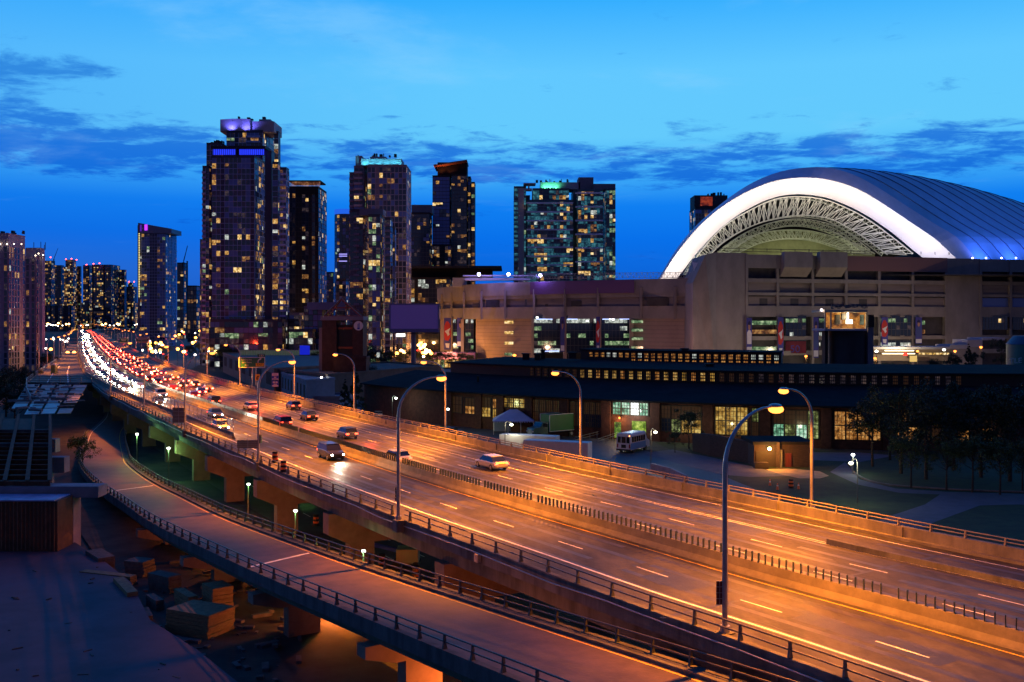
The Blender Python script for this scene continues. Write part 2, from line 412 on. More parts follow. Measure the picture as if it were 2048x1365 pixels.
m = MB(); ML.solid(m, 16.75, 17.15, .02, .98, 0, ML.y2s(700)); ML.solid(m, 16.35, 16.74, .01, .22, 0, ML.y2s(700))
for k in range(30):
    u = 20 + k * 11.7; a = ML.at(u, 16.7, .2); t = ML.dir(u); m.obox(a, t, .08 if k % 3 else .9, .12, 9.2, 9.93 if k % 3 == 0 else 9.97)
o = m.build('parapet_wall', concrete); o['label'] = 'orange-lit concrete parapet along the far side of the expressway'; o['category'] = 'wall'

# median barrier with glare paddles
t = thing('median_barrier', 'concrete median barrier topped with dark glare paddles between the two roadways', 'barrier', tuple(ML.at(80)))
m = MB(); A = []
for u in ML.rng(0, ML.y2s(1700), 5):
    A.append([ML.at(u, d, z) for d, z in ((-.42, 0), (-.36, .12), (-.17, .36), (-.12, .9), (.12, .9), (.17, .36), (.36, .12), (.42, 0))])
m.loop(A); m.build('barrier_wall', material('barrier_concrete', (.15, .135, .11), .85, .3, .6, .2), t)
pads = []; u = ML.y2s(30)
while u < ML.y2s(152):
    p = ML.at(u, 0); d = ML.dir(u); n = Vector((d.y, -d.x, 0)); q = (n + d * .5).normalized()
    if int(u * 7) % 61 > 1: pads.append(MB().obox(p, q, .24, .05, 9.9, 10.5))
    u += .55
# the ones near the camera first
many(pads, 'glare_paddle', material('dark_green_plastic', (.02, .035, .025), .5, .1, 3), t)
m = MB(); u = ML.y2s(152)
while u < ML.y2s(240): ML.solid(m, -.03, .03, .9, 1.45, u, u + 2.9, 3); u += 3.1
m.build('screen_panels', MT['dark_green_plastic'], t)
# low divider that starts on the far roadway
m = MB(); A = [[ML.at(u, 11.1 + d, z) for d, z in ((-.2, 0), (-.13, .38), (.13, .38), (.2, 0))] for u in ML.rng(2, ML.y2s(66), 3)]; m.loop(A)
o = m.build('low_divider', concrete_dark); o['label'] = 'low dark divider kerb splitting the entry lane from the far roadway'; o['category'] = 'barrier'

# ---------------------------------------------------------------- piers under the deck
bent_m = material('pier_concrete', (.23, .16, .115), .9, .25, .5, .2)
bys = [34, 55, 76.2, 95.8, 116, 136.8, 155, 176, 198, 221, 245, 270, 297]
for k, y in enumerate(bys):
    # the near edge of the deck reaches depth y
    u = ML.y2s(y + 5.9); P = lambda d, z: ML.at(u, d, 0) + Vector((0, 0, z - 9)); t = ML.dir(u)
    lab = ['orange-brown concrete pier under the near edge of the expressway', 'expressway pier lit green on one side under the far part of the deck'][k > 6]
    b = thing('bridge_pier', lab, 'bridge pier', tuple(P(0, 0)), 'piers carrying the expressway')
    def slab(prof, w, nm):
        mb = MB(); A = [P(d, z) - t * w / 2 for d, z in prof]; B = [P(d, z) + t * w / 2 for d, z in prof]; n = len(prof)
        mb.add(A + B, [tuple(range(n)), tuple(range(n, 2 * n))[::-1]] + [(i, (i + 1) % n, n + (i + 1) % n, n + i) for i in range(n)]); return mb.build(nm, bent_m, b)
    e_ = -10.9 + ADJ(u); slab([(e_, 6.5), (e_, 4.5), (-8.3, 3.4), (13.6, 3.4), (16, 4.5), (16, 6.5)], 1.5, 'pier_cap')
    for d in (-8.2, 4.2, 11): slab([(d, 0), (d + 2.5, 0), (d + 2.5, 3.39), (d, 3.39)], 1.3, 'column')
    b['label'] = 'expressway pier %s under the near edge of the deck' % ['just below the bottom frame edge', 'nearest the camera', 'beside the gap in the near railing', 'right of the boom lift', 'below the second near lamp post', 'with the roadside barrel in front', 'where the curved ramp dives underneath', 'left of the green street lamp', 'at the mouth of the underpass', 'deep in the green underpass', 'behind the underpass', 'behind the steel girders', 'farthest away'][k]
# ---------------------------------------------------------------- curved ramp in front
def zr(y): 
    K = [(-50, 8.4), (30, 7.8), (52, 7.), (90, 4.6), (130, 2.4), (167, 1.1), (240, .4), (900, .1)]
    for (a, p), (b, q) in zip(K, K[1:]):
        if a <= y <= b: return p + (q - p) * (y - a) / (b - a)
    return .1
def solve(px, py):
    y = 60.
    for _ in range(60): y = F * (CH - zr(y)) / (py - HZ)
    return Vector(((px - 1024) * y / F, y, zr(y)))
LP = [solve(*p) for p in [(1100, 1392), (896, 1309), (735, 1242), (612, 1191), (518, 1151), (421, 1106), (350, 1072), (298, 1044), (239, 1003), (206, 981), (178, 956), (163, 936), (161, 920)]]
d0 = (LP[0] - LP[1]); ext = [LP[0] + d0 * 2.2, LP[0] + d0 * 1.1]
for e in ext: e.z = zr(e.y)
LP = ext + LP + [Vector((x, y, zr(y))) for x, y in ((-92, 216), (-107, 262), (-135, 330))]
RL = Path(catmull(LP, 4.))
RW = 7.9
m = MB(); m.strip(RL.line(.2, 0, 0, None, 3), RL.line(RW - .2, 0, 0, None, 3)); m.build('ramp_road', material('ramp_asphalt', (.10, .065, .055), .65, .3, .5, .3), kind='structure')
m = MB(); m.strip(RL.line(RW - 1.1, .006, 0, None, 3), RL.line(RW - .98, .006, 0, None, 3)); m.build('road_line', yellow_paint, kind='structure')
m = MB(); m.strip(RL.line(.9, .006, RL.s[-1] - 150, None, 3), RL.line(1.02, .006, RL.s[-1] - 150, None, 3))
for y in (80, 133):
    u = RL.y2s(y); a, b = RL.at(u, .5, .007), RL.at(u + 2.5, RW - 1.3, .007); q = RL.dir(u) * .35; m.strip([a, b], [a + q, b + q])
m.build('road_line', white_paint, kind='structure')
uG = RL.y2s(185)
rb = thing('curved_ramp', 'curved single-lane concrete ramp sweeping down in front of the expressway', 'ramp bridge', tuple(RL.at(60, 4, -1)))
m = MB(); RL.solid(m, .21, RW - .21, -.4, -.01, 0, uG, 3); m.build('deck_slab', concrete_dark, rb)
for d in (0, RW): m = MB(); RL.solid(m, d - .2, d + .2, -.7, .22, 0, uG + 40, 3); m.build('edge_beam', concrete_dark, rb)
m = MB(); RL.solid(m, RW - .75, RW - .22, .01, .2, 0, uG + 40, 3); m.build('kerb', concrete_dark, rb)
gm = material('green_painted_girder', (.06, .10, .07), .7, .3, 1)
for d in (.75, 2.9, 5.1, 7.2): m = MB(); RL.solid(m, d - .12, d + .12, -1.5, -.41, 0, uG - 12, 3); m.build('girder', gm, rb)
railing(RL, 'ramp_railing', 'two-rail metal railing on the near side of the curved ramp', 0, .22, .8, 1, uG + 30, 2.7, rail_metal)
railing(RL, 'ramp_railing', 'two-rail metal railing on the expressway side of the curved ramp', RW, .22, .8, 1, uG + 30, 2.7, rail_metal)
for k, y in enumerate((47, 62.5, 78, 94, 111)):
    u = RL.y2s(y); c = RL.at(u, 0).z - 1.5; t = RL.dir(u)
    b = thing('ramp_pier', 'hammerhead pier of the curved ramp, %s' % ['hidden at the bottom edge', 'beside the orange strip of light', 'behind the big timber stack', 'above the scattered timber', 'farthest back by the formwork'][k], 'bridge pier', (RL.at(u, 4).x, RL.at(u, 4).y, 0), 'piers under the curved ramp')
    def slab(prof, w, nm):
        mb = MB(); P = lambda d, z: Vector((RL.at(u, d).x, RL.at(u, d).y, z)); A = [P(d, z) - t * w / 2 for d, z in prof]; B = [P(d, z) + t * w / 2 for d, z in prof]; n = len(prof)
        mb.add(A + B, [tuple(range(n)), tuple(range(n, 2 * n))[::-1]] + [(i, (i + 1) % n, n + (i + 1) % n, n + i) for i in range(n)]); return mb.build(nm, bent_m, b)
    slab([(-.3, c - .02), (-.3, c - .8), (1.9, c - 1.4), (6, c - 1.4), (8.2, c - .8), (8.2, c - .02)], 1.2, 'pier_cap')
    if c > 1.5: slab([(2.6, 0), (5.3, 0), (5.3, c - 1.41), (2.6, c - 1.41)], 1.1, 'column')
# road at ground level under the deck
m = MB(); m.strip([p + Vector((0, 0, -8.99)) for p in ML.line(-6.5, 0)], [p + Vector((0, 0, -8.99)) for p in ML.line(14, 0)]); m.build('lower_road', asphalt_dark, kind='structure')
m = MB()
for u in range(30, 420, 9):
    for d in (-1.5, 1.9, 8.5): m.strip([p + Vector((0, 0, -8.985)) for p in ML.line(d, 0, u, u + 3, 3)], [p + Vector((0, 0, -8.985)) for p in ML.line(d + .12, 0, u, u + 3, 3)])
m.build('road_line', white_paint, kind='structure')

# ---------------------------------------------------------------- lamp posts
def lamp_post(name, label, h, arm, group, power=46000, glass=sodium, col=(1, .255, .008), spread=141, tilt=14):
    """gooseneck post: base at origin, arm along +x"""
    t = thing(name, label, 'street lamp', (0, 0, 0), group)
    MB().cyl((0, 0), .26, 0, .35, 10).build('base', galv, t)
    rise = arm * .85; pts = [(0, 0, .3), (0, 0, h * .35), (0, 0, h - rise)]
    pts += [(arm * (1 - math.cos(a)), 0, h - rise + rise * math.sin(a)) for a in [math.pi / 2 * k / 9 for k in range(1, 10)]]
    m = MB(); m.tube(pts, .15, 10, True, .06); m.build('pole', galv, t)
    m = MB(); m.ball((arm + .35, 0, h + .03), .36, 12, .36); m.box(arm - .1, -.07, h - .03, arm + .1, .07, h + .07); m.build('lamp_head', galv, t)
    m = MB(); m.ball((arm + .4, 0, h - .16), .42, 12, .55); m.build('lamp_glass', glass, t)
    if power:
        l = bpy.data.lights.new('sodium_light', 'SPOT'); l.energy = power; l.color = col; l.spot_size = math.radians(spread); l.spot_blend = .7; l.shadow_soft_size = .2
        o = bpy.data.objects.new('light', l); S.collection.objects.link(o); o.location = (arm + .4, 0, h - .52); o.parent = t; o.rotation_euler = (0, -math.radians(tilt), 0)
    return t
def face(v): return math.atan2(v.y, v.x)
LPN = lamp_post('street_lamp', 'x', 11.4, 3.5, 'lamps along the near edge of the expressway')
LPF = lamp_post('street_lamp', 'x', 10.0, 2.9, 'lamps along the far edge of the expressway')
LPL = lamp_post('street_lamp', 'x', 11., 3.3, 'lamps along the left edge of the closed ramp', 22000)
LPQ = lamp_post('street_lamp', 'x', 11., 3.3, 'lamps along the far bend of the expressway', 0)
chN, chF, chL, chQ = chmap(LPN), chmap(LPF), chmap(LPL), chmap(LPQ)
where = ['largest and nearest, its pole crossing the bright lanes', 'with a small dark signboard halfway up the pole', 'behind the roadside barrels, signboards on its pole', 'beside the mesh panel on the railing', 'where the fence nears the railing', 'at the start of the near railing']
for k, (y, px, py) in enumerate(((51.7, 1450, 1265), (80.6, 797, 1041), (113.5, 517, 925), (145.5, 370, 862), (180, 288, 818), (210, 221, 793))):
    u = ML.y2s(y + 5.9); p = at(px, py, 9.05); d = ML.dir(u); n = Vector((d.y, -d.x, 0))
    _copy(LPN, chN, 'near-edge gooseneck street lamp, ' + where[k], None, p, face(n))
    b = MB().obox(p, d, .8, .7, p.z - .9, p.z + .02); o = b.build('lamp_bracket', concrete_dark); o.name = 'lamp_bracket'; o['label'] = 'concrete bracket carrying the near-edge lamp post ' + where[k]; o['category'] = 'bracket'; o['group'] = 'lamp brackets on the deck edge'
    p2 = p
where = ['rightmost, level with the brick hut lamp', 'in front of the roundhouse and near the small bus', 'left of the white tent', 'in front of the brick tower', 'right of the green exit sign', 'just behind the green exit sign', 'left of the green exit sign', 'third left of the exit sign', 'beyond the yellow warning sign']
for k, y in enumerate((81, 108.3, 137, 167.6, 197, 236, 275, 318, 362)):
    u = ML.y2s(y - 9); p = ML.at(u, 17.45, .6); d = ML.dir(u); n = Vector((d.y, -d.x, 0))
    _copy(LPF, chF, 'far-edge gooseneck street lamp ' + where[k], None, p, face(-n))
k = 0
for y in range(400, 2000, 42 ):
    k += 1
    if y > 800 and k % 2: continue
    u = ML.y2s(y); p = ML.at(u, 17.4, .05); d = ML.dir(u); n = Vector((d.y, -d.x, 0)); near = y in (442 - 0,) or (k % 4 == 2 and y < 1400)
    _copy(LPF if near else LPQ, chF if near else chQ, nth(k - 1) + ' lamp from the camera in the outer row of the distant bend', 'lamps along the far bend of the expressway', p, face(-n))
for y in range(740, 2000, 60):
    u = ML.y2s(y); p = ML.at(u, -11.8, .05); d = ML.dir(u); n = Vector((d.y, -d.x, 0)); near = (y // 60) % 4 == 0 and y < 1500
    _copy(LPN if near else LPQ, chN if near else chQ, nth((y - 740) // 60) + ' lamp from the camera in the inner row beyond the closed ramp', 'lamps beyond the closed ramp', p, face(n))
for o in ():
    for c in chmap(o).values():
        for q in c: bpy.data.objects.remove(q)
    bpy.data.objects.remove(o)
# ---------------------------------------------------------------- window glass kinds
gl_dark = material('dark_window_glass', (.02, .028, .05), .08, 0, 1, spec=.8)
gl_blue = material('blue_window_glass', (.12, .17, .38), .3, 0, 1, metal=.2)
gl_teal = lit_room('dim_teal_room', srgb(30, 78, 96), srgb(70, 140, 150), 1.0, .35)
gl_mid = material('curtained_window_glass', (.10, .10, .13), .3, .4, .8)
w_warm = lit_room('window_lit_warm', srgb(225, 160, 70), srgb(255, 225, 150), 1.0)
w_soft = lit_room('window_lit_soft', srgb(150, 95, 50), srgb(235, 180, 100), .75)
w_gold = lit_room('window_lit_gold', srgb(240, 190, 100), srgb(255, 245, 205), 1.5)
w_white = lit_room('window_lit_white', srgb(190, 200, 190), srgb(255, 255, 245), 1.1)
w_green = lit_room('window_lit_green', srgb(120, 160, 110), srgb(225, 240, 190), .8)
w_dim = lit_room('window_lit_dim', srgb(70, 60, 70), srgb(130, 105, 95), .5)
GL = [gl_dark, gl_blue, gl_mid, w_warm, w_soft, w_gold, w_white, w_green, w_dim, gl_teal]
LITW = {'home': [(3, 30), (4, 34), (5, 14), (6, 8), (7, 6), (8, 30)], 'cool': [(3, 14), (4, 14), (5, 8), (6, 22), (7, 34), (8, 26)]}
def pick(tab):
    x = R.uniform(0, sum(w for _, w in tab))
    for i, w in tab:
        x -= w
        if x <= 0: return i
    return tab[-1][0]
def facade(cells, frame, o, ux, width, z0, z1, bay=3., fl=3., lit=.15, kind='home', slab=.3, mull=.18, dark=((0, 5), (1, 4), (2, 2)), balc=None, uz=.08, solid=None):
    """cells: list of (quad, material index); frame: MB of slab edges and mullions"""
    ux = Vector(ux).normalized(); nv = Vector((ux.y, -ux.x, 0)); o = Vector(o)
    nb = max(1, round(width / bay / .78)) if False else max(1, round(width / (bay * .78))); nf = max(1, int((z1 - z0) / fl)); bw = width / nb; fh = (z1 - z0) / nf
    P = lambda a, z, d: o + ux * a + nv * d + Vector((0, 0, z - o.z))
    colp = [R.choice((.15, .5, 1, 1, 1.8, 2.4)) for _ in range(nb)]; wall_c = {i for i in range(nb) if nb > 5 and R.random() < .17}
    for j in range(nf):
        rowp = R.uniform(.6, 1.5); i = 0; za = z0 + j * fh + slab; zb = z0 + (j + 1) * fh
        while i < nb:
            run = 1 if R.random() < .62 else R.choice((1, 2, 2, 3)); k = pick(LITW[kind]) if R.random() < lit * colp[i] * rowp else dark[0][0] if R.random() < .25 else pick(dark)
            for q in range(min(run, nb - i)):
                a = (i + q) * bw + mull / 2; b = (i + q + 1) * bw - mull / 2
                if i + q in wall_c: continue
                top = zb - .02; lo = za
                if k >= 3 and R.random() < .3: lo = za + (zb - za) * R.choice((.25, .35, .45))
                kk = k if (k < 3 or R.random() < .8) else R.choice((0, 2, 8))
                cells.append(((P(a, lo, uz), P(b, lo, uz), P(b, top, uz), P(a, top, uz)), kk))
                if lo > za: cells.append(((P(a, za, uz), P(b, za, uz), P(b, lo, uz), P(a, lo, uz)), 2))
            i += run
        A = P(0, za - slab, .0); ext = .22
        frame.hexa(P(0, za - slab, 0), P(width, za - slab, 0), P(width, za - slab, ext), P(0, za - slab, ext), P(0, za, 0), P(width, za, 0), P(width, za, ext), P(0, za, ext))
        if balc:
            for (b0, b1) in balc:
                a, b = b0 * width, b1 * width
                frame.hexa(P(a, za - .2, .23), P(b, za - .2, .23), P(b, za - .2, 1.4), P(a, za - .2, 1.4), P(a, za - .02, .23), P(b, za - .02, .23), P(b, za - .02, 1.4), P(a, za - .02, 1.4))
                frame.hexa(P(a, za, 1.3), P(b, za, 1.3), P(b, za, 1.36), P(a, za, 1.36), P(a, za + .9, 1.3), P(b, za + .9, 1.3), P(b, za + .9, 1.36), P(a, za + .9, 1.36))
    for i in range(nb + 1):
        a = i * bw; w = mull / 2
        a0, a1 = max(0, a - w), min(width, a + w)
        frame.hexa(P(a0, z0, .01), P(a1, z0, .01), P(a1, z0, .16), P(a0, z0, .16), P(a0, z1, .01), P(a1, z1, .01), P(a1, z1, .16), P(a0, z1, .16))
def finish(t, cells, n=70):
    """brightest windows as parts of their own, the others as one part"""
    lit = [c for c in cells if c[1] in (3, 5, 6, 7, 4)]; R.shuffle(lit); lit = lit[:n]; ids = set(map(id, lit))
    for q, k in lit:
        m = MB(); m.quad(*q); nrm = (q[1] - q[0]).cross(q[3] - q[0]).normalized() * .05; m = MB(); m.hexa(*[p - nrm for p in q], *q)
        m.build('window', GL[k], t)
    m = MB()
    for c in cells:
        if id(c) in ids: continue
        m.k = c[1]; m.quad(*c[0])
    if m.f: m.build('windows', GL, t, kind='stuff')
def tower(name, label, cat, blocks, wall, frame_mat, n=70, group=None, sides=True, extra=None):
    Y0 = min(b[3] for b in blocks); xm = sum((b[0] + b[1]) / 2 for b in blocks) / len(blocks)
    t = thing(name, label, cat, ((xm - 1024) * Y0 / F, Y0, 0), group); cells = []; fr = MB(); wl = MB(); rf = MB()
    for b in blocks:
        x0, x1, yt, Y, dep = b[:5]; o = dict(b[5]) if len(b) > 5 else {}
        dep = min(dep, max(3., .32 * (x1 - x0) * Y / max(60, abs((x0 + x1) / 2 - 1024))))
        X0, X1 = (x0 - 1024) * Y / F, (x1 - 1024) * Y / F
        if (x0 + x1) / 2 < 1024: X1 *= (Y + dep) / Y
        else: X0 *= (Y + dep) / Y
        zt = CH + (HZ - yt) * Y / F; zb = o.pop('zb', 0.)
        plain = o.pop('plain', False); cap = o.pop('cap', 1.2); sd = o.pop('side', True); zw = o.pop('zw', 0)
        wl.box(X0, Y, zb, X1, Y + dep, zt)
        rf.box(X0 - .15, Y - .15, zt + .003, X1 + .15, Y + dep + .15, zt + .35)
        if plain: continue
        facade(cells, fr, (X0, Y, 0), (1, 0, 0), X1 - X0, max(zb, zw), zt - cap, **o)
        if sides and sd:
            oo = dict(o); oo.pop('balc', None)
            if (x0 + x1) / 2 < 1024: facade(cells, fr, (X1, Y, 0), (0, 1, 0), dep, max(zb, zw), zt - cap, **oo)
            else: facade(cells, fr, (X0, Y + dep, 0), (0, -1, 0), dep, max(zb, zw), zt - cap, **oo)
    wl.build('wall', wall, t); rf.build('roof', wall, t); fr.build('facade_frame', frame_mat, t); finish(t, cells, n)
    return t
def pbox(m, x0, x1, y0, y1, Y, dep):
    """box whose front face spans these pixels at its own depth Y"""
    a = up(x0, y1, Y); b = up(x1, y0, Y); return m.box(a.x, Y, a.z, b.x, Y + dep, b.z)
def roofbits(t, x0, x1, y, Y, n, mat):
    m = MB()
    for k in range(n):
        x = x0 + (x1 - x0) * R.random(); h = R.uniform(2, 7); w = R.uniform(1, 6) if R.random() < .5 else .8
        pbox(m, x, x + w, y - h, y + .3, Y + R.uniform(2, 8), 2.5)
    m.build('roof_plant', mat, t)
grey_w = material('grey_tower_wall', (.07, .07, .085), .7, .2, .1)
dark_w = material('charcoal_tower_wall', (.025, .025, .032), .7, .2, .1)
bandw = material('white_balcony_band', (.85, .82, .88), .7, .1, .3)
pale_w = material('pale_tower_concrete', (.42, .38, .42), .8, .15, .1)
taupe_w = material('taupe_tower_concrete', (.22, .19, .22), .8, .15, .1)
frame_l = material('light_slab_edge', (.40, .46, .70), .7, .15, .3)
frame_d = material('dark_slab_edge', (.06, .06, .075), .7, .15, .3)
frame_t = material('teal_spandrel', (.10, .24, .25), .35, .15, .3)
led_blue = lamp_glow('blue_led_glass', srgb(40, 60, 255), 1.1); led_cyan = lamp_glow('cyan_led', srgb(50, 200, 255), .9)
led_green = lamp_glow('green_lamp', srgb(120, 255, 190), 4); red_lamp = lamp_glow('red_beacon', (1, .06, .03), 14)
def uplight(loc, col, e, r=.5, parent=None, size=150, aim=None):
    l = bpy.data.lights.new('uplight', 'SPOT'); l.energy = e; l.color = col; l.spot_size = math.radians(size); l.spot_blend = .8; l.shadow_soft_size = r
    o = bpy.data.objects.new('uplight', l); S.collection.objects.link(o); o.location = loc
    d = Vector(aim or (0, .35, 1)); o.rotation_euler = d.to_track_quat('-Z', 'Y').to_euler()
    if parent: o.parent = parent; o.location = Vector(loc) - Vector(parent['_w'])
    return o

# ---- tallest pair-block tower
A = tower('apartment_tower', 'tallest glass tower with a curved violet crown and a blue lit band below it', 'tower', [
    (453, 548, 262, 585, 28, dict(lit=.2, balc=((.55, .95),))), (548, 561, 264, 592, 22, dict(lit=.3, side=False)),
    (413, 456, 287, 578, 30, dict(lit=.25)), (424, 530, 312, 560, 24, dict(lit=.20, bay=3.1, slab=.25, balc=((.0, .0),))),
    (530, 549, 303, 562, 20, dict(plain=True)), (405, 424, 333, 566, 24, dict(lit=.2, balc=((0, .6),))), (400, 406, 480, 572, 20, dict(lit=.1)),
    (545, 561, 325, 559.5, 20, dict(lit=.2)), (560, 578, 336, 556, 20, dict(lit=.34, bay=2.6, balc=((0, 1),)))], material('navy_tower_wall', (.05, .055, .09), .5, .2, .1), frame_l, 100)
m = MB(); c = up(500, 262, 600); r = 13.2
m.k = 0; pts = [(c.x - 14.2, 588), (c.x - 13.8, 586), (c.x - 6, 583.8), (c.x, 583.6), (c.x + 4, 584.5), (c.x + 4, 606), (c.x - 14.2, 606)]; m.prism(pts, c.z - 3, up(0, 238, 584).z); m.build('crown_wall', pale_w, A)
m = MB(); pbox(m, 505, 548, 243, 264, 586, 20); pbox(m, 518, 541, 239, 246, 590, 8); m.build('penthouse', pale_w, A)
for px in (457, 463, 490, 500): uplight(up(px, 261, 581.5), (.15, .15, 1), 3400, .5, A, 120, (0, .45, 1))
m = MB(); pbox(m, 426, 471, 299, 310, 559.6, .3); m.build('lit_band', led_blue, A); m = MB(); pbox(m, 478, 528, 299, 310, 559.6, .3); m.build('lit_band', led_blue, A)
m = MB(); pbox(m, 421, 531, 292, 297.5, 559, 24); m.build('band_canopy', dark_w, A)
m = MB()
for k in range(27): x = 427 + k * 3.9; pbox(m, x, x + .7, 298, 311, 559.3, .2)
m.build('band_mullions', dark_w, A)
roofbits(A, 415, 452, 287, 578, 8, dark_w); roofbits(A, 460, 545, 240, 590, 6, grey_w)
B1 = tower('apartment_tower', 'dark tower with a warm lit slatted screen along its roof edge', 'tower', [
    (578, 653, 374, 640, 28, dict(lit=.24, bay=2.6, kind='home', dark=((0, 8), (2, 2))))], dark_w, frame_d, 90)
m = MB()
for k in range(38): x = 578 + k * 1.65; pbox(m, x, x + .8, 363, 374, 640, .5)
m.build('roof_screen', lit_room('warm_screen', srgb(150, 90, 60), srgb(235, 170, 110), .75, .3), B1)
m = MB(); pbox(m, 577, 641, 361, 363.5, 639.5, 18); pbox(m, 592, 634, 374, 389, 639, 3); m.build('roof_box', black, B1)
t = thing('apartment_tower', 'slim rounded tower with a blue lit top ring behind the cyan-crowned tower', 'tower', (up(692, 643, 900).x, 910, 0)); c = up(692, 643, 910); rr = 10.2
MB().cyl((c.x, c.y), rr, 0, up(0, 420, 900).z, 28).build('wall', material('night_blue_wall', (.03, .04, .11), .35, .1, .1), t)
m = MB(); m.cyl((c.x, c.y), rr + .2, up(0, 428, 900).z, up(0, 418, 900).z, 28); m.build('lit_ring', lamp_glow('blue_ring', srgb(40, 110, 255), .8), t)
cells = []; fr = MB()
for k in range(9):
    a = math.pi * (1.1 + .8 * k / 9); b = math.pi * (1.1 + .8 * (k + 1) / 9)
    p = Vector((c.x + rr * math.cos(a), c.y + rr * math.sin(a), 0)); q = Vector((c.x + rr * math.cos(b), c.y + rr * math.sin(b), 0))
    facade(cells, fr, p, q - p, (q - p).length, 0, up(0, 430, 900).z, lit=.16, uz=.3)
fr.build('facade_frame', frame_d, t); finish(t, cells, 40)
m = MB()
for y in (508, 512, 522): pbox(m, 678, 694, y, y + 1.4, 899, .4)
m.build('light_strip', lamp_glow('violet_strip', srgb(170, 160, 255), 1.5), t)
# ---- cyan crowned tower with its lower wings
B2 = tower('apartment_tower', 'pinkish concrete and glass tower with a cyan lit crown', 'tower', [
    (735, 822, 331, 556, 26, dict(lit=.2, bay=2.9, slab=.35, mull=.3)), (708, 736, 333, 560, 22, dict(lit=.2, balc=((0, .9),))), (699, 710, 346, 563, 20, dict(lit=.1, balc=((0, 1),)))], taupe_w, material('mauve_slab_edge', (.36, .30, .36), .7, .15, .3), 100)
m = MB(); pbox(m, 722, 803, 318, 331, 560, 14); pbox(m, 740, 772, 314, 319, 562, 10); m.build('crown_wall', pale_w, B2)
m = MB(); pbox(m, 711, 724, 312, 333, 562, 14); m.build('penthouse', pale_w, B2)
for px in (728, 742, 757, 772, 786, 798): uplight(up(px, 330.5, 557.6), (.1, .75, 1), 1500, .4, B2, 130, (0, .6, 1))
roofbits(B2, 715, 790, 314, 564, 9, dark_w)
B3 = tower('apartment_tower', 'lower glass-fronted wing in front of the cyan-crowned tower', 'tower', [
    (737, 770, 430, 505, 20, dict(lit=.42, bay=2.4, mull=.22, kind='cool', dark=((1, 5), (2, 5), (0, 2)))), (770, 785, 436, 506, 18, dict(lit=.35, kind='cool', balc=((0, 1),))), (785, 792, 455, 508, 16, dict(lit=.2)),
    (700, 737, 420, 515, 24, dict(lit=.13, bay=5, kind='home', dark=((0, 6), (2, 2)), balc=((.3, .75),)))], grey_w, material('grey_slab_edge', (.26, .23, .27), .7, .15, .3), 90)
m = MB(); pbox(m, 719, 766, 418, 431, 512, 12); m.build('penthouse', taupe_w, B3)
B4 = tower('apartment_tower', 'plain dark mid-height tower left of the black tower with a canopy roof', 'tower', [(822, 864, 426, 780, 26, dict(lit=.2, bay=3., dark=((0, 8), (1, 1))))], dark_w, frame_d, 60)
m = MB(); pbox(m, 823, 864, 410, 426.5, 782, 20); m.build('penthouse', material('slate_penthouse', (.10, .13, .2), .6, .1, .2), B4)
B5 = tower('apartment_tower', 'black tower with an orange-lit cantilevered roof canopy', 'tower', [
    (865, 903, 352, 830, 26, dict(lit=.07, bay=3.4, dark=((1, 8), (2, 1)), slab=.4)), (903, 936, 350, 831, 26, dict(lit=.16, bay=3.4, dark=((0, 9),))), (936, 943, 354, 838, 20, dict(lit=.12, side=False)), (943, 951, 365, 840, 20, dict(lit=.5, bay=3, side=False)), (856, 903, 490, 822, 10, dict(lit=.25, dark=((0, 5), (1, 3))))], dark_w, frame_d, 80)
m = MB(); pbox(m, 875, 934, 325, 352, 836, 18); m.build('penthouse', black, B5); m = MB(); a = up(867, 332, 826); b = up(934, 322, 826)
m.hexa((a.x, 826, a.z), (b.x, 826, b.z), (b.x, 858, b.z), (a.x, 858, a.z), (a.x, 826, a.z + 1), (b.x, 826, b.z + 1), (b.x, 858, b.z + 1), (a.x, 858, a.z + 1)); m.build('roof_canopy', material('bronze_soffit', (.3, .12, .08), .5, .1, 1), B5)
uplight(up(885, 349, 832), (1, .25, .06), 2600, .3, B5, 140, (-.3, .05, 1)); uplight(up(900, 349, 832), (1, .25, .06), 1600, .3, B5, 140, (0, .05, 1))
B6 = tower('office_block', 'long low block with a thin flat black roof left of the stadium', 'building', [(822, 905, 556, 690, 30, dict(lit=.42, bay=3.2, dark=((0, 9),)))], dark_w, frame_d, 60)
m = MB(); pbox(m, 822, 984, 537, 557, 700, 30); m.build('attic_storey', black, B6); m = MB(); pbox(m, 820, 1003, 532, 536.5, 685, 46); m.build('flat_roof', dark_w, B6)
# ---- green lit pair
B7 = tower('apartment_tower', 'teal glass tower with white balcony lines and a green lit rooftop', 'tower', [
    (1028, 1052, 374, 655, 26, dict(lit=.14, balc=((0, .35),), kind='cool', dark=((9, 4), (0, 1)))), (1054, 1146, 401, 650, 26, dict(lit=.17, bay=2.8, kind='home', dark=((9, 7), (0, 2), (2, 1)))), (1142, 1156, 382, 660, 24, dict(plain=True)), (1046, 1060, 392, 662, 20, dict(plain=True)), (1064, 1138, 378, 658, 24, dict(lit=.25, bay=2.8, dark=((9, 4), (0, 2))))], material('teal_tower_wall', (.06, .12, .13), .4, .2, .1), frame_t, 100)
m = MB(); pbox(m, 1081, 1160, 365, 379, 664, 18); m.build('penthouse', pale_w, B7); m = MB(); pbox(m, 1036.5, 1048, 378, 643, 654.5, .4); pbox(m, 1036, 1064, 377, 381, 654, 6); m.build('stone_pier', pale_w, B7)
m = MB()
for k in range(9): y = 405 + k * 17.7; pbox(m, 1053, 1146, y, y + 2.8, 648., 2.2)
m.build('balcony_band', bandw, B7)
m = MB(); a = up(1047, 368, 652); m.box(a.x, 652, a.z, a.x + 8, 664, a.z + .5); m.box(a.x + 3, 656, a.z - 3, a.x + 4, 657, a.z); m.build('roof_canopy', pale_w, B7)
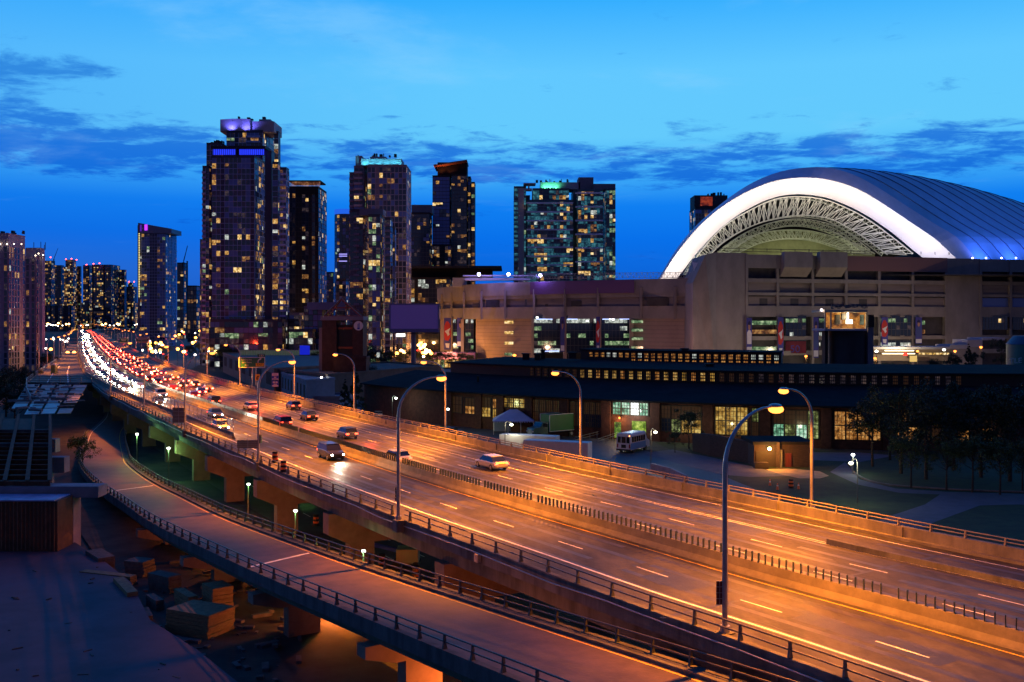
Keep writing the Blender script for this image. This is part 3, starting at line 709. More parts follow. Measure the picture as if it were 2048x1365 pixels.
for px in (1090, 1100, 1112): 
    p = up(px, 377, 661); MB().ball(p, .45, 8).build('flood_lamp', led_green, B7); uplight(p + Vector((0, .5, .3)), (.1, 1, .45), 1500, .3, B7, 150, (0, .8, 1))
roofbits(B7, 1070, 1140, 365, 666, 12, dark_w)
B8 = tower('apartment_tower', 'teal glass tower with curved slabs joined to the right of the green-lit tower', 'tower', [
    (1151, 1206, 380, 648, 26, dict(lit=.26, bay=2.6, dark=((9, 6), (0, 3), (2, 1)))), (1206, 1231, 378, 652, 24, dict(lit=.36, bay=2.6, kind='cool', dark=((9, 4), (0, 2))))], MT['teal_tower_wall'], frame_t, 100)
m = MB(); pbox(m, 1157, 1187, 355, 379, 664, 16); pbox(m, 1187, 1231, 368, 379, 660, 16); m.build('penthouse', taupe_w, B8)
m = MB()
for k in range(6): y = 385 + k * 27.5; pbox(m, 1151, 1206, y, y + 2.8, 646., 2.2)
m.build('balcony_band', bandw, B8)
B9 = tower('apartment_tower', 'dark tower with an orange panel peeping over the left shoulder of the dome', 'tower', [(1379, 1440, 417, 800, 26, dict(lit=.3, bay=3, dark=((0, 4), (1, 2))))], dark_w, frame_t, 30)
m = MB(); pbox(m, 1389, 1455, 391, 418, 806, 20); m.build('penthouse', dark_w, B9); m = MB(); pbox(m, 1401, 1425, 394, 412, 805.6, .3); m.build('orange_panel', lit_room('orange_panel', srgb(200, 70, 30), srgb(240, 110, 50), .6, .2), B9)
roofbits(B9, 1400, 1450, 391, 808, 10, black)
# ---- far left
T1 = tower('apartment_tower', 'pale concrete slab tower at the left frame edge lit violet from above', 'tower', [
    (-60, 50, 468, 500, 30, dict(lit=.2, bay=3.6, mull=1.3, slab=.5, cap=6.5, dark=((0, 8), (2, 2))))], pale_w, material('violet_grey_concrete', (.30, .26, .33), .8, .15, .3), 60)
for px in (0.5, 28, 43, 14): uplight(up(px, 489, 499.2), (1, .82, .6), 260, .2, T1, 70, (0, .12, -1)); MB().ball(up(px, 488.5, 499.3), .3, 8).build('wall_lamp', lamp_glow('warm_white_lamp', (1, .8, .55), 8), T1)
roofbits(T1, 0, 45, 468, 505, 6, dark_w)
T1b = tower('apartment_tower', 'narrower pale tower with roof antennas beside the left slab tower', 'tower', [
    (50, 82, 514, 496, 24, dict(lit=.22, bay=3.9, mull=1.3, slab=.5, cap=1, dark=((0, 8), (2, 2)))), (79, 90, 513, 494, 24, dict(plain=True))], pale_w, MT['violet_grey_concrete'], 50)
m = MB(); pbox(m, 51, 80, 496, 514.5, 498, 5); m.build('penthouse', pale_w, T1b)
m = MB()
for x, y in ((67, 485), (81, 484), (90, 485), (88, 490)): pbox(m, x, x + .8, y, 500, 500, .3)
m.build('antenna', dark_w, T1b)
for px, py in ((71, 512), (86, 511), (77, 508)): uplight(up(px, py, 493.4), (1, .8, .6), 420, .2, T1b, 80, (0, .12, -1)); MB().ball(up(px, py - .5, 493.5), .3, 8).build('wall_lamp', MT['warm_white_lamp'], T1b)
far = dict(bay=5.2, fl=5., slab=.9, mull=.8)
def fart(label, blocks, lit=.3, w=dark_w, n=30, dk=((0, 6), (1, 2))):
    return tower('apartment_tower', label, 'tower', [b[:5] + (dict(far, lit=lit, dark=dk, **(b[5] if len(b) > 5 else {})),) for b in blocks], w, frame_d, n)
T2 = fart('distant dark block with a sloping roof line right of the pale towers', [(86, 110, 522, 2700, 60), (110, 128, 531, 2650, 60)])
T3 = fart('distant dark tower with three red beacons on its roof', [(128, 154, 534, 2600, 60), (131, 152, 520, 2620, 40), (154, 163, 533, 2640, 60)], .36)
T4 = fart('broad distant dark tower with a stepped roof above the bend of the road', [(166, 184, 531, 2700, 60), (184, 240, 530, 2600, 60), (240, 253, 540, 2650, 60)], .22)
T5 = fart('small distant tower with two red beacons left of the violet-signed tower', [(253, 274, 574, 2800, 60), (256, 267, 566, 2830, 30)], .2)
for t, pts in ((T2, ((101, 516),)), (T3, ((132, 520), (143, 519), (153, 521))), (T4, ((173, 531), (187, 529), (199, 528))), (T5, ((258, 565), (268, 565)))):
    for px, py in pts: MB().ball(up(px, py - 1, 2590), 1.5, 8).build('beacon', red_lamp, t)
T6 = tower('apartment_tower', 'blue-grey tower with a slanted roof and a violet lit sign', 'tower', [(278, 353, 466, 1000, 34, dict(lit=.17, bay=3.2, fl=3.1, dark=((1, 7), (0, 3))))], material('slate_blue_wall', (.06, .08, .13), .5, .15, .1), frame_l, 90)
m = MB(); a, b, c, d = up(276, 446, 999), up(343, 458, 999), up(343, 467, 999), up(276, 467, 999); e = Vector((0, 30, 0)); m.hexa(d, c, c + e, d + e, a, b, b + e, a + e); m.build('roof_screen', material('grey_blue_metal', (.16, .19, .28), .5, .1, .2), T6)
m = MB(); pbox(m, 275, 279, 451, 660, 998, 10); m.build('corner_fin', taupe_w, T6)
m = MB()
for k in range(38): y = 467 + k * 3.4; pbox(m, 277.2, 279.4, y, y + 2, 997.4, .3)
m.build('corner_lights', lamp_glow('warm_corner_light', (1, .8, .35), 1.1), T6)
m = MB(); pbox(m, 289, 294.5, 449.5, 461, 998.2, .4); m.build('violet_sign', lamp_glow('violet_sign', srgb(190, 60, 255), 1.5), T6); m = MB(); pbox(m, 280, 283, 450, 463, 998.3, .3); m.build('violet_sign', lamp_glow('violet_wash', srgb(90, 40, 180), .8), T6)
T7 = fart('tower still under construction right of the violet-signed tower', [(354, 373, 526, 1400, 30), (373, 376, 523, 1400, 4, dict(plain=True))], .35, dark_w, 30, ((0, 9),))
def crane(label, px, py, yb, Y, jib):
    t = thing('tower_crane', label, 'crane', up(px, yb, Y)); m = MB(); a = up(px, yb, Y); b = up(px, py, Y)
    n = 12; w = 1.3
    for q in ((-w, -w), (w, -w), (w, w), (-w, w)): m.beam(a + Vector((q[0], q[1], 0)), b + Vector((q[0], q[1], 0)), .35)
    for k in range(n):
        z0 = a.z + (b.z - a.z) * k / n; z1 = a.z + (b.z - a.z) * (k + 1) / n; s = 1 if k % 2 else -1
        m.beam((a.x - w * s, Y - w, z0), (a.x + w * s, Y - w, z1), .25)
    m.build('mast', dark_w, t); m = MB(); c = up(jib[0], jib[1], Y); m.beam(b, c, .8); m.beam(b + Vector((0, 0, 3)), c, .3); m.beam(b, b + (b - c).normalized() * 8, 1.2); m.beam(b + Vector((0, 0, 3)), b, .4); m.build('jib', dark_w, t)
crane('crane with a raised jib over the unfinished tower', 367, 525, 540, 1400, (375, 492)); crane('small crane standing among the distant left towers', 108, 518, 530, 2700, (116, 497))
T8 = fart('dim low tower between the unfinished tower and the tallest tower', [(375, 401, 572, 1200, 30)], .14, dark_w, 20, ((0, 9),))
# low-rise and infill in the middle distance
T9 = tower('apartment_block', 'stepped dim apartment block between the roof-screened tower and the brick tower', 'building', [(653, 672, 545, 950, 30, dict(lit=.22)), (672, 700, 560, 800, 30, dict(lit=.2))], dark_w, frame_d, 30)
T10 = tower('apartment_block', 'low balconied block at the foot of the roof-screened tower', 'building', [(578, 608, 627, 560, 20, dict(lit=.32, bay=3, balc=((0, 1),))), (608, 660, 614, 530, 24, dict(lit=.12, bay=3.4, dark=((0, 3), (1, 4))))], taupe_w, frame_d, 30)
m = MB(); pbox(m, 614, 690, 605, 620, 520, 30); m.build('roof_screen', MT['grey_blue_metal'], T10)
T11 = tower('shop_block', 'long low lit street block beyond the distant road bend', 'building', [(90, 150, 612, 2450, 20, dict(far, lit=.4)), (160, 275, 606, 2750, 30, dict(far, lit=.4))], dark_w, frame_d, 20)
T12 = tower('office_block', 'grey podium block with shop lights at the foot of the tallest tower', 'building', [(420, 578, 640, 545, 16, dict(lit=.3, bay=3.4, kind='cool')), (578, 640, 660, 520, 20, dict(lit=.25, kind='cool'))], grey_w, frame_d, 40)
# ---------------------------------------------------------------- stadium
st_wall = material('stadium_concrete', (.25, .22, .205), .85, .22, .12, .2, streak=(1, 1, .5))
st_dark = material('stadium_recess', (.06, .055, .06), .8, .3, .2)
st_panel = material('stadium_louvre_panel', (.20, .165, .16), .8, .2, .15, streak=(.2, .2, 3))
SB = []   # facade outline of the left wing and the right wing, (pixel x, depth)
WL = [(874, 610), (884, 588), (903, 566), (928, 545), (963, 528), (1010, 512), (1068, 500), (1130, 490), (1196, 481), (1282, 470), (1350, 462), (1392, 457)]
st = thing('stadium', 'huge concrete stadium whose white-lit retractable dome stands open behind the roundhouse', 'stadium', (60, 480, 0))
Pw = [Vector(((x - 1024) * y / F, y, 0)) for x, y in WL]
def band(pts, z0, z1, out, thick, mat, nm):
    mb = MB(); n = len(pts); N_ = []
    for i in range(n):
        d = (pts[min(i + 1, n - 1)] - pts[max(i - 1, 0)]).normalized(); N_.append(Vector((d.y, -d.x, 0)))
    A = [[p + q * (out - thick) + Vector((0, 0, z0)), p + q * out + Vector((0, 0, z0)), p + q * out + Vector((0, 0, z1)), p + q * (out - thick) + Vector((0, 0, z1))] for p, q in zip(pts, N_)]
    mb.loop(A); return mb.build(nm, mat, st)
band(Pw, 38, 44.8, 0, 3, st_wall, 'parapet_band'); band(Pw, 32.2, 38, -1.2, 2, st_panel, 'louvre_band')
band(Pw, 36.4, 38, -.4, .8, st_wall, 'string_course'); band(Pw, 26.2, 32.2, .2, 5, st_wall, 'overhang_band')
body = Pw[:]
# pilasters over the louvre band
for x, y in WL[1:11]:
    m = MB(); X = (x - 1024) * y / F; m.box(X - .55, y - .9, 26, X + .55, y + 1.4, 41); m.build('pilaster', st_wall, st)
for x0, x1, y0, y1, Y in ((945, 1 + 957, 607, 615, 533), (972, 1000, 600, 615, 519), (1142, 1163, 602, 613, 488), (1293, 1341, 596, 612, 466), (1090, 1096, 608, 613, 495), (1050, 1054, 599, 613, 502)):
    m = MB(); pbox(m, x0, x1, y0, y1, Y - 1.4, .6); m.build('vent_grille', st_dark, st)
def wseg(x0, x1): 
    """wing wall points between two pixel columns"""
    out = []
    for (a, ya), (b, yb) in zip(WL, WL[1:]):
        for x in (x0, x1):
            if a <= x < b: out.append((x, ya + (yb - ya) * (x - a) / (b - a)))
        if x0 < b < x1: out.append((b, yb))
    return [Vector(((x - 1024) * y / F, y, 0)) for x, y in sorted(set(out))]
stone = material('pink_precast', (.30, .22, .19), .85, .15, .1, .1)  # pinkish base colour of the precast panels
for x0, x1 in ((876, 888), (947, 1066), (1262, 1391)): band(wseg(x0, x1), 0, 26.2, -1.4, 1.5, stone, 'precast_wall')
m = MB()
for x0, x1 in ((949, 1064), (1264, 1389)):
    P_ = wseg(x0, x1); n = len(P_)
    for k in range(13):
        z = 2 + k * 1.9
        for a, b in zip(P_, P_[1:]):
            d = (b - a).normalized(); q = Vector((d.y, -d.x, 0)) * -1.37; m.beam(a + q + Vector((0, 0, z)), b + q + Vector((0, 0, z)), .07, .09)
m.build('panel_joints', st_dark, st)
# glazed bays of the left wing
def glazed(x0, x1, Y, y0, y1, nb, nf, fills, deep=1.5):
    """storeys of glass; fills: list of (row, col0, col1, material index)"""
    a = up(x0, y1, Y); b = up(x1, y0, Y); cells = []; fr = MB(); W = (b.x - a.x) / nb; H = (b.z - a.z) / nf
    for j in range(nf):
        for i in range(nb):
            k = 0
            for r_, c0, c1, kk in fills:
                if r_ == j and c0 <= i < c1: k = kk
            if k and R.random() < .25: k = R.choice((0, 8, k))
            xa, xb, za, zb = a.x + i * W, a.x + (i + 1) * W, a.z + j * H, a.z + (j + 1) * H
            hi = zb - H * .42 if k else zb
            cells.append(([Vector((xa, Y, za)), Vector((xb, Y, za)), Vector((xb, Y, hi)), Vector((xa, Y, hi))], k))
            if k: cells.append(([Vector((xa, Y, hi)), Vector((xb, Y, hi)), Vector((xb, Y, zb)), Vector((xa, Y, zb))], 0))
    for i in range(nb + 1): fr.box(a.x + i * W - .07, Y - .15, a.z, a.x + i * W + .07, Y - .01, b.z)
    for j in range(nf + 1): fr.box(a.x, Y - .2, a.z + j * H - .1, b.x, Y - .02, a.z + j * H + .1)
    fr.build('glazing_frame', frame_d, st)
    for q, k in cells:
        if k: MB().hexa(*[p + Vector((0, .06, 0)) for p in q], *[p - Vector((0, .005, 0)) for p in q]).build('window', GL[k], st)
    m = MB()
    for q, k in cells:
        if not k: m.quad(*q)
    m.build('glass', gl_dark, st)
glazed(1068, 1127, 497, 632, 706, 8, 5, [(4, 0, 8, 6), (3, 0, 2, 7), (2, 0, 1, 7), (1, 0, 6, 7), (0, 0, 2, 6), (0, 4, 7, 6)])
glazed(1133, 1195, 489, 632, 706, 8, 5, [(4, 0, 8, 6), (2, 3, 5, 7), (2, 0, 1, 7), (1, 6, 8, 7), (0, 6, 8, 6)])
glazed(1202, 1262, 481, 632, 706, 8, 5, [(4, 0, 8, 6), (3, 5, 7, 6), (2, 1, 2, 7), (2, 6, 8, 7), (1, 0, 8, 7), (0, 0, 8, 6)])
glazed(906, 917, 562, 634, 710, 2, 6, [(5, 0, 1, 6), (3, 0, 2, 7), (1, 0, 2, 7)]); glazed(931, 947, 546, 634, 712, 3, 6, [(5, 0, 3, 6), (3, 0, 2, 7), (2, 1, 3, 7), (1, 2, 3, 7)])
m = MB()
for x, y in ((1130, 490), (1198.5, 481), (1066, 500), (925, 547), (902, 567), (1263, 472)): X = (x - 1024) * y / F; m = MB(); m.box(X - .85, y - 1, 0, X + .85, y + 2, 26.2); m.build('column', stone, st)
glow_strip = lamp_glow('blue_white_strip', srgb(170, 190, 255), 2.2)
for x0, x1, y, Y in ((1073, 1105, 638, 496), (1135, 1155, 638, 488), (1205, 1230, 638, 480), (1239, 1262, 637.5, 480), (1088, 1118, 702, 496), (1204, 1262, 704, 480), (1176, 1194, 705, 488)):
    m = MB(); pbox(m, x0, x1, y, y + 1.6, Y, .3); m.build('neon_strip', glow_strip, st)
hot = lamp_glow('bright_fixture', (1, 1, .92), 3.5)
for x, y, Y in ((1218, 636, 480), (1250, 634, 480), (1224, 638, 480), (1244, 635, 480), (1072, 634, 496), (1172, 641, 488)):
    m = MB(); pbox(m, x, x + 5, y, y + 3, Y - .3, .3); m.build('light_fixture', hot, st)
for x0, x1, ys, Y in ((1009, 1052, (642, 663, 684, 706), 510), (1263, 1286, (641, 658, 675, 693), 469)):
    for y in ys:
        m = MB(); pbox(m, x0, x1, y, y + 5.6, Y - 1.6 + 1.9, .3); m.build('slot_window', GL[R.choice((7, 7, 5))], st)
# right wing
YR = 440.; RX = lambda px: 440 + (px - 1392) / 656 * 48
def rbox(m, x0, x1, y0, y1, dy0=0., dep=1.5):
    """front face follows the slightly receding wall line; y given at the wall line for each end"""
    Ya, Yb = RX(x0) + dy0, RX(x1) + dy0; s = lambda x, y, Y: (x - 1024) * Y / F
    za0, za1 = y0, y1
    A = [(s(x0, 0, Ya), Ya, za0), (s(x1, 0, Yb), Yb, za0), (s(x1, 0, Yb) , Yb + dep, za0), (s(x0, 0, Ya), Ya + dep, za0)]
    B = [(p[0], p[1], za1) for p in A]; return m.hexa(*A, *B)
zy = lambda py, px: CH - (py - HZ) * RX(px) / F
ZT = zy(505, 1432)
def R_(x0, x1, z0, z1, mat, nm, dy0=0., dep=1.5): m = MB(); rbox(m, x0, x1, z0, z1, dy0, dep); return m.build(nm, mat, st)
m = MB(); m.box(-34, 600, 0, 90, 700, 40)
# sloped left end block
a, b = RX(1388), RX(1432); m = MB(); sx_ = lambda x, Y: (x - 1024) * Y / F
m.add([(sx_(1386, a), a, 0), (sx_(1432, b), b, 0), (sx_(1432, b), b, ZT), (sx_(1411, a), a, ZT - 1.2), (sx_(1386, a), a, 42),
       (sx_(1386, a), a + 30, 0), (sx_(1432, b), b + 30, 0), (sx_(1432, b), b + 30, ZT), (sx_(1411, a), a + 30, ZT - 1.2), (sx_(1386, a), a + 30, 42)],
      [(0, 1, 2, 3, 4), (9, 8, 7, 6, 5), (0, 5, 6, 1), (1, 6, 7, 2), (2, 7, 8, 3), (3, 8, 9, 4), (4, 9, 5, 0)]); m.build('end_block', st_wall, st)
rows = [(50.6, ZT), (41.2, 46.6), (35.2, 38.3), (24.4, 31.8)]
R_(1432, 1494, 0, ZT, st_wall, 'solid_wall'); R_(1893, 1960, 0, ZT - .5, st_wall, 'solid_wall'); R_(2070, 2300, 0, ZT - .5, st_wall, 'solid_wall')
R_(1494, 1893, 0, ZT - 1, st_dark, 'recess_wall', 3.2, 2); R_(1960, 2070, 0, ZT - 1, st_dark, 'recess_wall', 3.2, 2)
for x0, x1 in ((1494, 1893), (1960, 2070)):
    R_(x0, x1, zy(536, 1494), ZT - .6, st_wall, 'parapet_band'); R_(x0, x1, zy(565, 1494), zy(557, 1494), st_wall, 'floor_band'); R_(x0, x1, zy(591, 1494), zy(585, 1494), st_wall, 'floor_band')
    R_(x0, x1, zy(634, 1494), zy(612, 1494), st_wall, 'floor_band'); R_(x0, x1, zy(681, 1494), zy(673, 1494), st_wall, 'floor_band'); R_(x0, x1, zy(712, 1494), zy(703, 1494), st_wall, 'floor_band')
for px in (1494, 1556, 1626, 1693, 1759, 1826, 1893, 1962, 2022): R_(px - 2.6, px + 2.6, 0, ZT - .7, st_wall, 'pilaster', -.35, 3)
cols = [(1497, 1553), (1559, 1623), (1629, 1690), (1696, 1756), (1762, 1823), (1829, 1890), (1965, 2019), (2025, 2070)]
for i, (x0, x1) in enumerate(cols):
    R_(x0, x1, zy(585, 1494), zy(565, 1494), st_panel, 'louvre_panel', 1.2 if i not in (1, 2) else 2.2, 1); R_(x0, x1, zy(612, 1494), zy(593, 1494), st_panel if i < 6 else gl_blue, 'louvre_panel', 1.2, 1)
    if i in (0, 1, 2, 3): m = MB(); rbox(m, x0 + 22, x0 + 38, zy(611, 1494), zy(597, 1494), 1.1, .3); m.build('vent_grille', st_dark, st)
for x0, x1 in ((1563, 1619), (1634, 1688)):   # two slanted hoods
    m = MB(); Y0 = RX(x0); zt, zm, zb = zy(505, x0), zy(536, x0), zy(554, x0); S_ = lambda x, y: sx_(x, y); Y1 = RX(x1)
    m.add([(S_(x0, Y0), Y0 - 5, zt), (S_(x1, Y1), Y1 - 5, zt), (S_(x1, Y1), Y1 - 5, zm), (S_(x0, Y0), Y0 - 5, zm), (S_(x0 - 4, Y0), Y0 - .5, zb), (S_(x1 - 6, Y1), Y1 - .5, zb), (S_(x0, Y0), Y0, zt), (S_(x1, Y1), Y1, zt)],
          [(0, 1, 2, 3), (3, 2, 5, 4), (0, 3, 4, 6), (1, 7, 5, 2), (0, 6, 7, 1)]); m.build('vent_hood', st_wall, st)
for x0, x1, y0, y1, nm, c in ((1695, 1895, 512.5, 543, 'blank_sign_panel', (.22, .115, .105)),):
    m = MB(); rbox(m, x0, x1, zy(y1, 1695) + .2, zy(y0, 1695), -.6, .3); m.build(nm, material('brown_sign_panel', c, .6, 0, 1), st)
m = MB(); P_ = wseg(1060, 1268); A = []
for p in P_: A.append([p + Vector((0, -.9, z)) for z in (38.4, 44.6)] + [p + Vector((0, -.6, z)) for z in (44.6, 38.4)])
m.loop(A); m.build('blank_sign_panel', material('plum_sign_panel', (.13, .06, .16), .6, 0, 1), st)
# lit interiors seen through the lower right bays
for x0, x1, dk in ((1502, 1553, 0), (1571, 1612, 1), (1638, 1652, 1), (1757, 1800, 1), (1834, 1850, 0), (1785, 1822, 1), (1965, 2015, 2), (2026, 2060, 2)):
    Yg = RX(x0) + 1.5
    if dk == 2: glazed(x0, x1, Yg, 632, 660, 8, 2, [(1, 5, 7, 5)])
    elif dk == 0: 
        for y in (642, 660, 694): m = MB(); pbox(m, x0, x1, y, y + 8, Yg, .3); m.build('window', w_green if y != 660 else w_soft, st)
    else: glazed(x0, x1, Yg, 632, 673, 5, 3, [(2, 0, 5, 7), (0, 0, 2, 6), (1, 4, 5, 8)]); glazed(x0, x1, Yg, 681, 704, 5, 2, [(1, 0, 5, 6), (0, 1, 4, 8)])
# open interior floor deck so nothing shows through
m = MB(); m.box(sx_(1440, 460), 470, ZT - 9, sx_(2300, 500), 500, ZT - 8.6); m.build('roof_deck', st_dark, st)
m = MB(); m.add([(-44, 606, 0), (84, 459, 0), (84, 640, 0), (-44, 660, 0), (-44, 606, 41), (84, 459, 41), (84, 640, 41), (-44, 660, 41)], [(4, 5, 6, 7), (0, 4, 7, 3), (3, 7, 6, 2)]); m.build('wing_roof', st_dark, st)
# catwalk trusses on the left wing roof
cw = material('violet_lit_truss', (.34, .33, .36), .5, .1, 1)
m = MB(); prev = None
for k in range(60):
    x = 1060 + k * 5.6; Y = 497 - (x - 1060) * .12; 
    p0 = up(x, 558 - (x - 1060) * .008, Y); p1 = p0 + Vector((0, 0, 2.4)); m.beam(p0, p1, .14)
    if prev: m.beam(prev[0], p0, .18); m.beam(prev[1], p1, .18); m.beam(prev[k % 2], (p1, p0)[k % 2], .13)
    prev = (p0, p1)
    if k > 44 and k % 4 == 0: pass
m.build('roof_catwalk', cw, st)
m = MB(); pbox(m, 926, 1070, 550.5, 553, 520, 3); pbox(m, 930, 1060, 556, 561, 524, 6); pbox(m, 905, 932, 556, 574, 548, 6); m.build('roof_gantry', cw, st)
for px, py, Y in ((958, 549, 515), (1017, 549, 512), (1081, 551, 498)):
    MB().ball(up(px, py, Y), .85, 10).build('flood_lamp', lamp_glow('violet_flood', srgb(190, 190, 255), 30), st)
    l = bpy.data.lights.new('flood', 'POINT'); l.energy = 5200; l.color = (.32, .25, 1); l.shadow_soft_size = .6; o = bpy.data.objects.new('flood', l); S.collection.objects.link(o); o.parent = st; o.location = up(px, py, Y - 3) - Vector(st['_w']) 
m = MB()
for px in list(range(1450, 1900, 28)): p = up(px, 501 + (px - 1432) * .02, RX(px)); m.beam(p, p + Vector((0, 0, 1.3)), .25)
p0 = up(1432, 502, RX(1432)); p1 = up(1750, 508, RX(1750)); 
for dz in (0, 1.2): m.beam(p0 + Vector((0, .5, dz)), p1 + Vector((0, .5, dz)), .22)
m.build('roof_rail', st_dark, st)
# ---- dome: arches in their own planes
def curve3(pts, Y, ext=8.):
    P_ = [up(x, y, Y(x) if callable(Y) else Y) for x, y in pts]; a = P_[0] + (P_[0] - P_[1]).normalized() * ext; b = P_[-1] + (P_[-1] - P_[-2]).normalized() * ext
    return catmull([a] + P_ + [b], 200) if False else resample([a] + P_ + [b], 44)
def resample(P_, n):
    c = catmull(P_, 2.5); L_ = [0]
    for a, b in zip(c, c[1:]): L_.append(L_[-1] + (b - a).length)
    out = []
    for k in range(n + 1):
        u = L_[-1] * k / n; i = 0
        while i < len(L_) - 2 and L_[i + 1] < u: i += 1
        t = (u - L_[i]) / max(1e-6, L_[i + 1] - L_[i]); out.append(c[i].lerp(c[i + 1], t))
    return out
OUT = [(1325.6, 548), (1355, 503), (1395, 455), (1446, 411), (1504.5, 378), (1557, 360), (1610, 355), (1665, 361), (1720, 380), (1775, 413), (1830, 450), (1870, 477), (1908, 512)]
INN = [(1364, 543), (1395, 503), (1446, 451), (1504, 413), (1550, 394), (1592, 388), (1645, 393), (1694, 410), (1738, 433), (1786, 466), (1830, 503), (1844, 513)]
RIM = [(1322, 549), (1352, 500), (1390, 454), (1446, 405), (1504.5, 366), (1563, 343), (1621, 335), (1665, 337), (1712, 352), (1760, 378), (1811, 411), (1866, 446), (1914, 475), (1941, 505)]
cO, cI, cR = curve3(OUT, 545), curve3(INN, 556, 10), curve3(RIM, 553)
dm = thing('dome_roof', 'open stadium dome with a glowing white front arch and blue ribbed roof behind', 'dome', (cO[22].x, 560, 45))
white_m = material('white_dome_fabric', (.82, .80, .78), .8, .04, .1); rim_m = material('lavender_dome_rim', (.80, .76, .90), .55, .1, .15, streak=(1, 1, 1))
m = MB(); m.strip(cO, cI); o = m.build('lit_arch', white_m, dm); sm = o.modifiers.new('s', 'SOLIDIFY'); sm.thickness = .4
m = MB(); m.strip(cR, [p + Vector((0, 0, 0)) for p in cO]); o = m.build('arch_rim', rim_m, dm)
m = MB()
for k in range(2, 44, 3): a, b = cO[k], cI[k]; m.beam(a.lerp(b, .02) + Vector((0, -.12, 0)), b.lerp(a, .02) + Vector((0, -.12, 0)), .12)
m.build('panel_seams', material('seam_grey', (.5, .5, .5), .8, 0, 1), dm)
roof_m = material('blue_grey_roof_membrane', (.30, .56, .80), .45, .12, .08)
NR = 19
def sect(k):
    yk = 337 + .43 * k * k; Yk = 553 + 6 * k; zp = CH + (HZ - yk) * Yk / F; zb = 48.
    return [Vector(((1024 + p.x * F / 553 + 29 * k - 1024) * Yk / F, Yk, zb + (p.z - zb) * (zp - zb) / (110 - zb))) for p in cR[19:]]
secs = [sect(k) for k in range(NR)]
m = MB()
for a, b in zip(secs, secs[1:]): m.strip(a, b)
m.strip(secs[0][:4], secs[0][:4]) if False else None
crest = [max(q, key=lambda v: v.z) for q in secs]; m.strip([q[0] for q in secs], [q[0] + Vector((0, 155, -12)) for q in secs]); m.strip([q[0] + Vector((0, 155, -12)) for q in secs], [Vector((q[0].x, q[0].y + 200, 44)) for q in secs])
m.build('roof_shell', roof_m, dm)
ribm = material('roof_rib', (.05, .1, .2), .5, .1, .2)
for s_ in secs[1:]:
    m = MB(); m.tube([p + Vector((0, 0, .1)) for p in s_], .28, 5); m.build('roof_rib', ribm, dm)
# floodlights that wash the arch; added blue spots brighten the roof foot
for k in range(15):
    p = cI[2 + int(k * 40 / 14)]; q = cO[2 + int(k * 40 / 14)]; mid = p.lerp(q, .5); pos = Vector((mid.x + (158 - mid.x) * .12, 531, max(50, mid.z - 9)))
    l = bpy.data.lights.new('arch_flood', 'SPOT'); l.energy = 19000; l.color = (1, .86, .80) if k < 11 else (.86, .80, 1); l.spot_size = math.radians(95); l.spot_blend = 1; l.shadow_soft_size = 2
    o = bpy.data.objects.new('arch_flood', l); S.collection.objects.link(o); o.parent = dm; o.location = pos - Vector(dm['_w']); o.rotation_euler = (mid - pos).to_track_quat('-Z', 'Y').to_euler()
for k in (1, 3, 5, 7, 9, 12):
    p = sect(k)[-1] + Vector((-4, -15, 1)); l = bpy.data.lights.new('blue_flood', 'SPOT'); l.energy = 26000; l.color = (.10, .20, 1); l.spot_size = math.radians(120); l.spot_blend = 1; l.shadow_soft_size = 1
    o = bpy.data.objects.new('blue_flood', l); S.collection.objects.link(o); o.parent = dm; o.location = p - Vector(dm['_w']); o.rotation_euler = Vector((-.3, .7, .55)).to_track_quat('-Z', 'Y').to_euler()
for px in (1745 + 200, 1972, 2003, 2032): MB().ball(up(px, 516.5, 500), .45, 8).build('flood_lamp', lamp_glow('blue_flood_glass', srgb(170, 190, 255), 12), dm)
p = up(1345, 556, 480)
m = MB(); a = up(1384, 524, 452); m.add([a, up(1400, 526, 450), up(1393, 548, 450), up(1390, 552, 450)], [(0, 1, 2, 3)]); m.build('blue_lit_fin', material('fin_white', (.6, .6, .65), .6, 0, 1), dm)
# interior trusses
tr_m = material('pale_truss_steel', (.72, .72, .58), .5, .1, .3)
def truss(label, C1, C2, Yf, depth, n, w, mat):
    a = resample([up(x, y, Yf) for x, y in C1], n); b = resample([up(x, y, Yf + depth * .2) for x, y in C2], n); dv = Vector((0, depth, 0))
    t = thing('roof_truss', label, 'truss', tuple(a[n // 2]), 'trusses under the open dome'); m = MB()
    for k in range(n):
        for P_, Q_ in ((a, b),):
            for s in (Vector((0, 0, 0)), dv):
                m.beam(P_[k] + s, P_[k + 1] + s, w * 1.7); m.beam(Q_[k] + s, Q_[k + 1] + s, w * 1.7); m.beam(P_[k] + s, Q_[k] + s, w)
                m.beam(P_[k + 1] + s, Q_[k] + s, w) if k % 2 else m.beam(P_[k] + s, Q_[k + 1] + s, w)
            m.beam(P_[k], P_[k] + dv, w); m.beam(Q_[k], Q_[k] + dv, w); m.beam(P_[k], P_[k + 1] + dv, w); m.beam(Q_[k], Q_[k + 1] + dv, w * .8)
    m.build('lattice', mat, t); return t
U = [(1372, 548), (1395, 512), (1446, 455), (1504, 419), (1550, 399), (1592, 394), (1645, 399), (1694, 417), (1738, 441), (1786, 476), (1826, 508)]
V_ = [(1392, 548), (1430, 500), (1470, 470), (1520, 446), (1570, 434), (1615, 431), (1660, 438), (1700, 458), (1735, 480), (1775, 510)]
truss('great lattice truss arching just inside the white dome arch', U, V_, 562, 9, 46, .33, tr_m)
U2 = [(1400, 548), (1446, 498), (1500, 462), (1550, 444), (1600, 438), (1650, 446), (1690, 462), (1740, 500)]
V2 = [(1412, 548), (1455, 508), (1505, 474), (1552, 456), (1600, 450), (1648, 458), (1686, 474), (1725, 505)]
truss('second lattice truss deeper inside the open dome', U2, V2, 590, 8, 40, .3, tr_m)
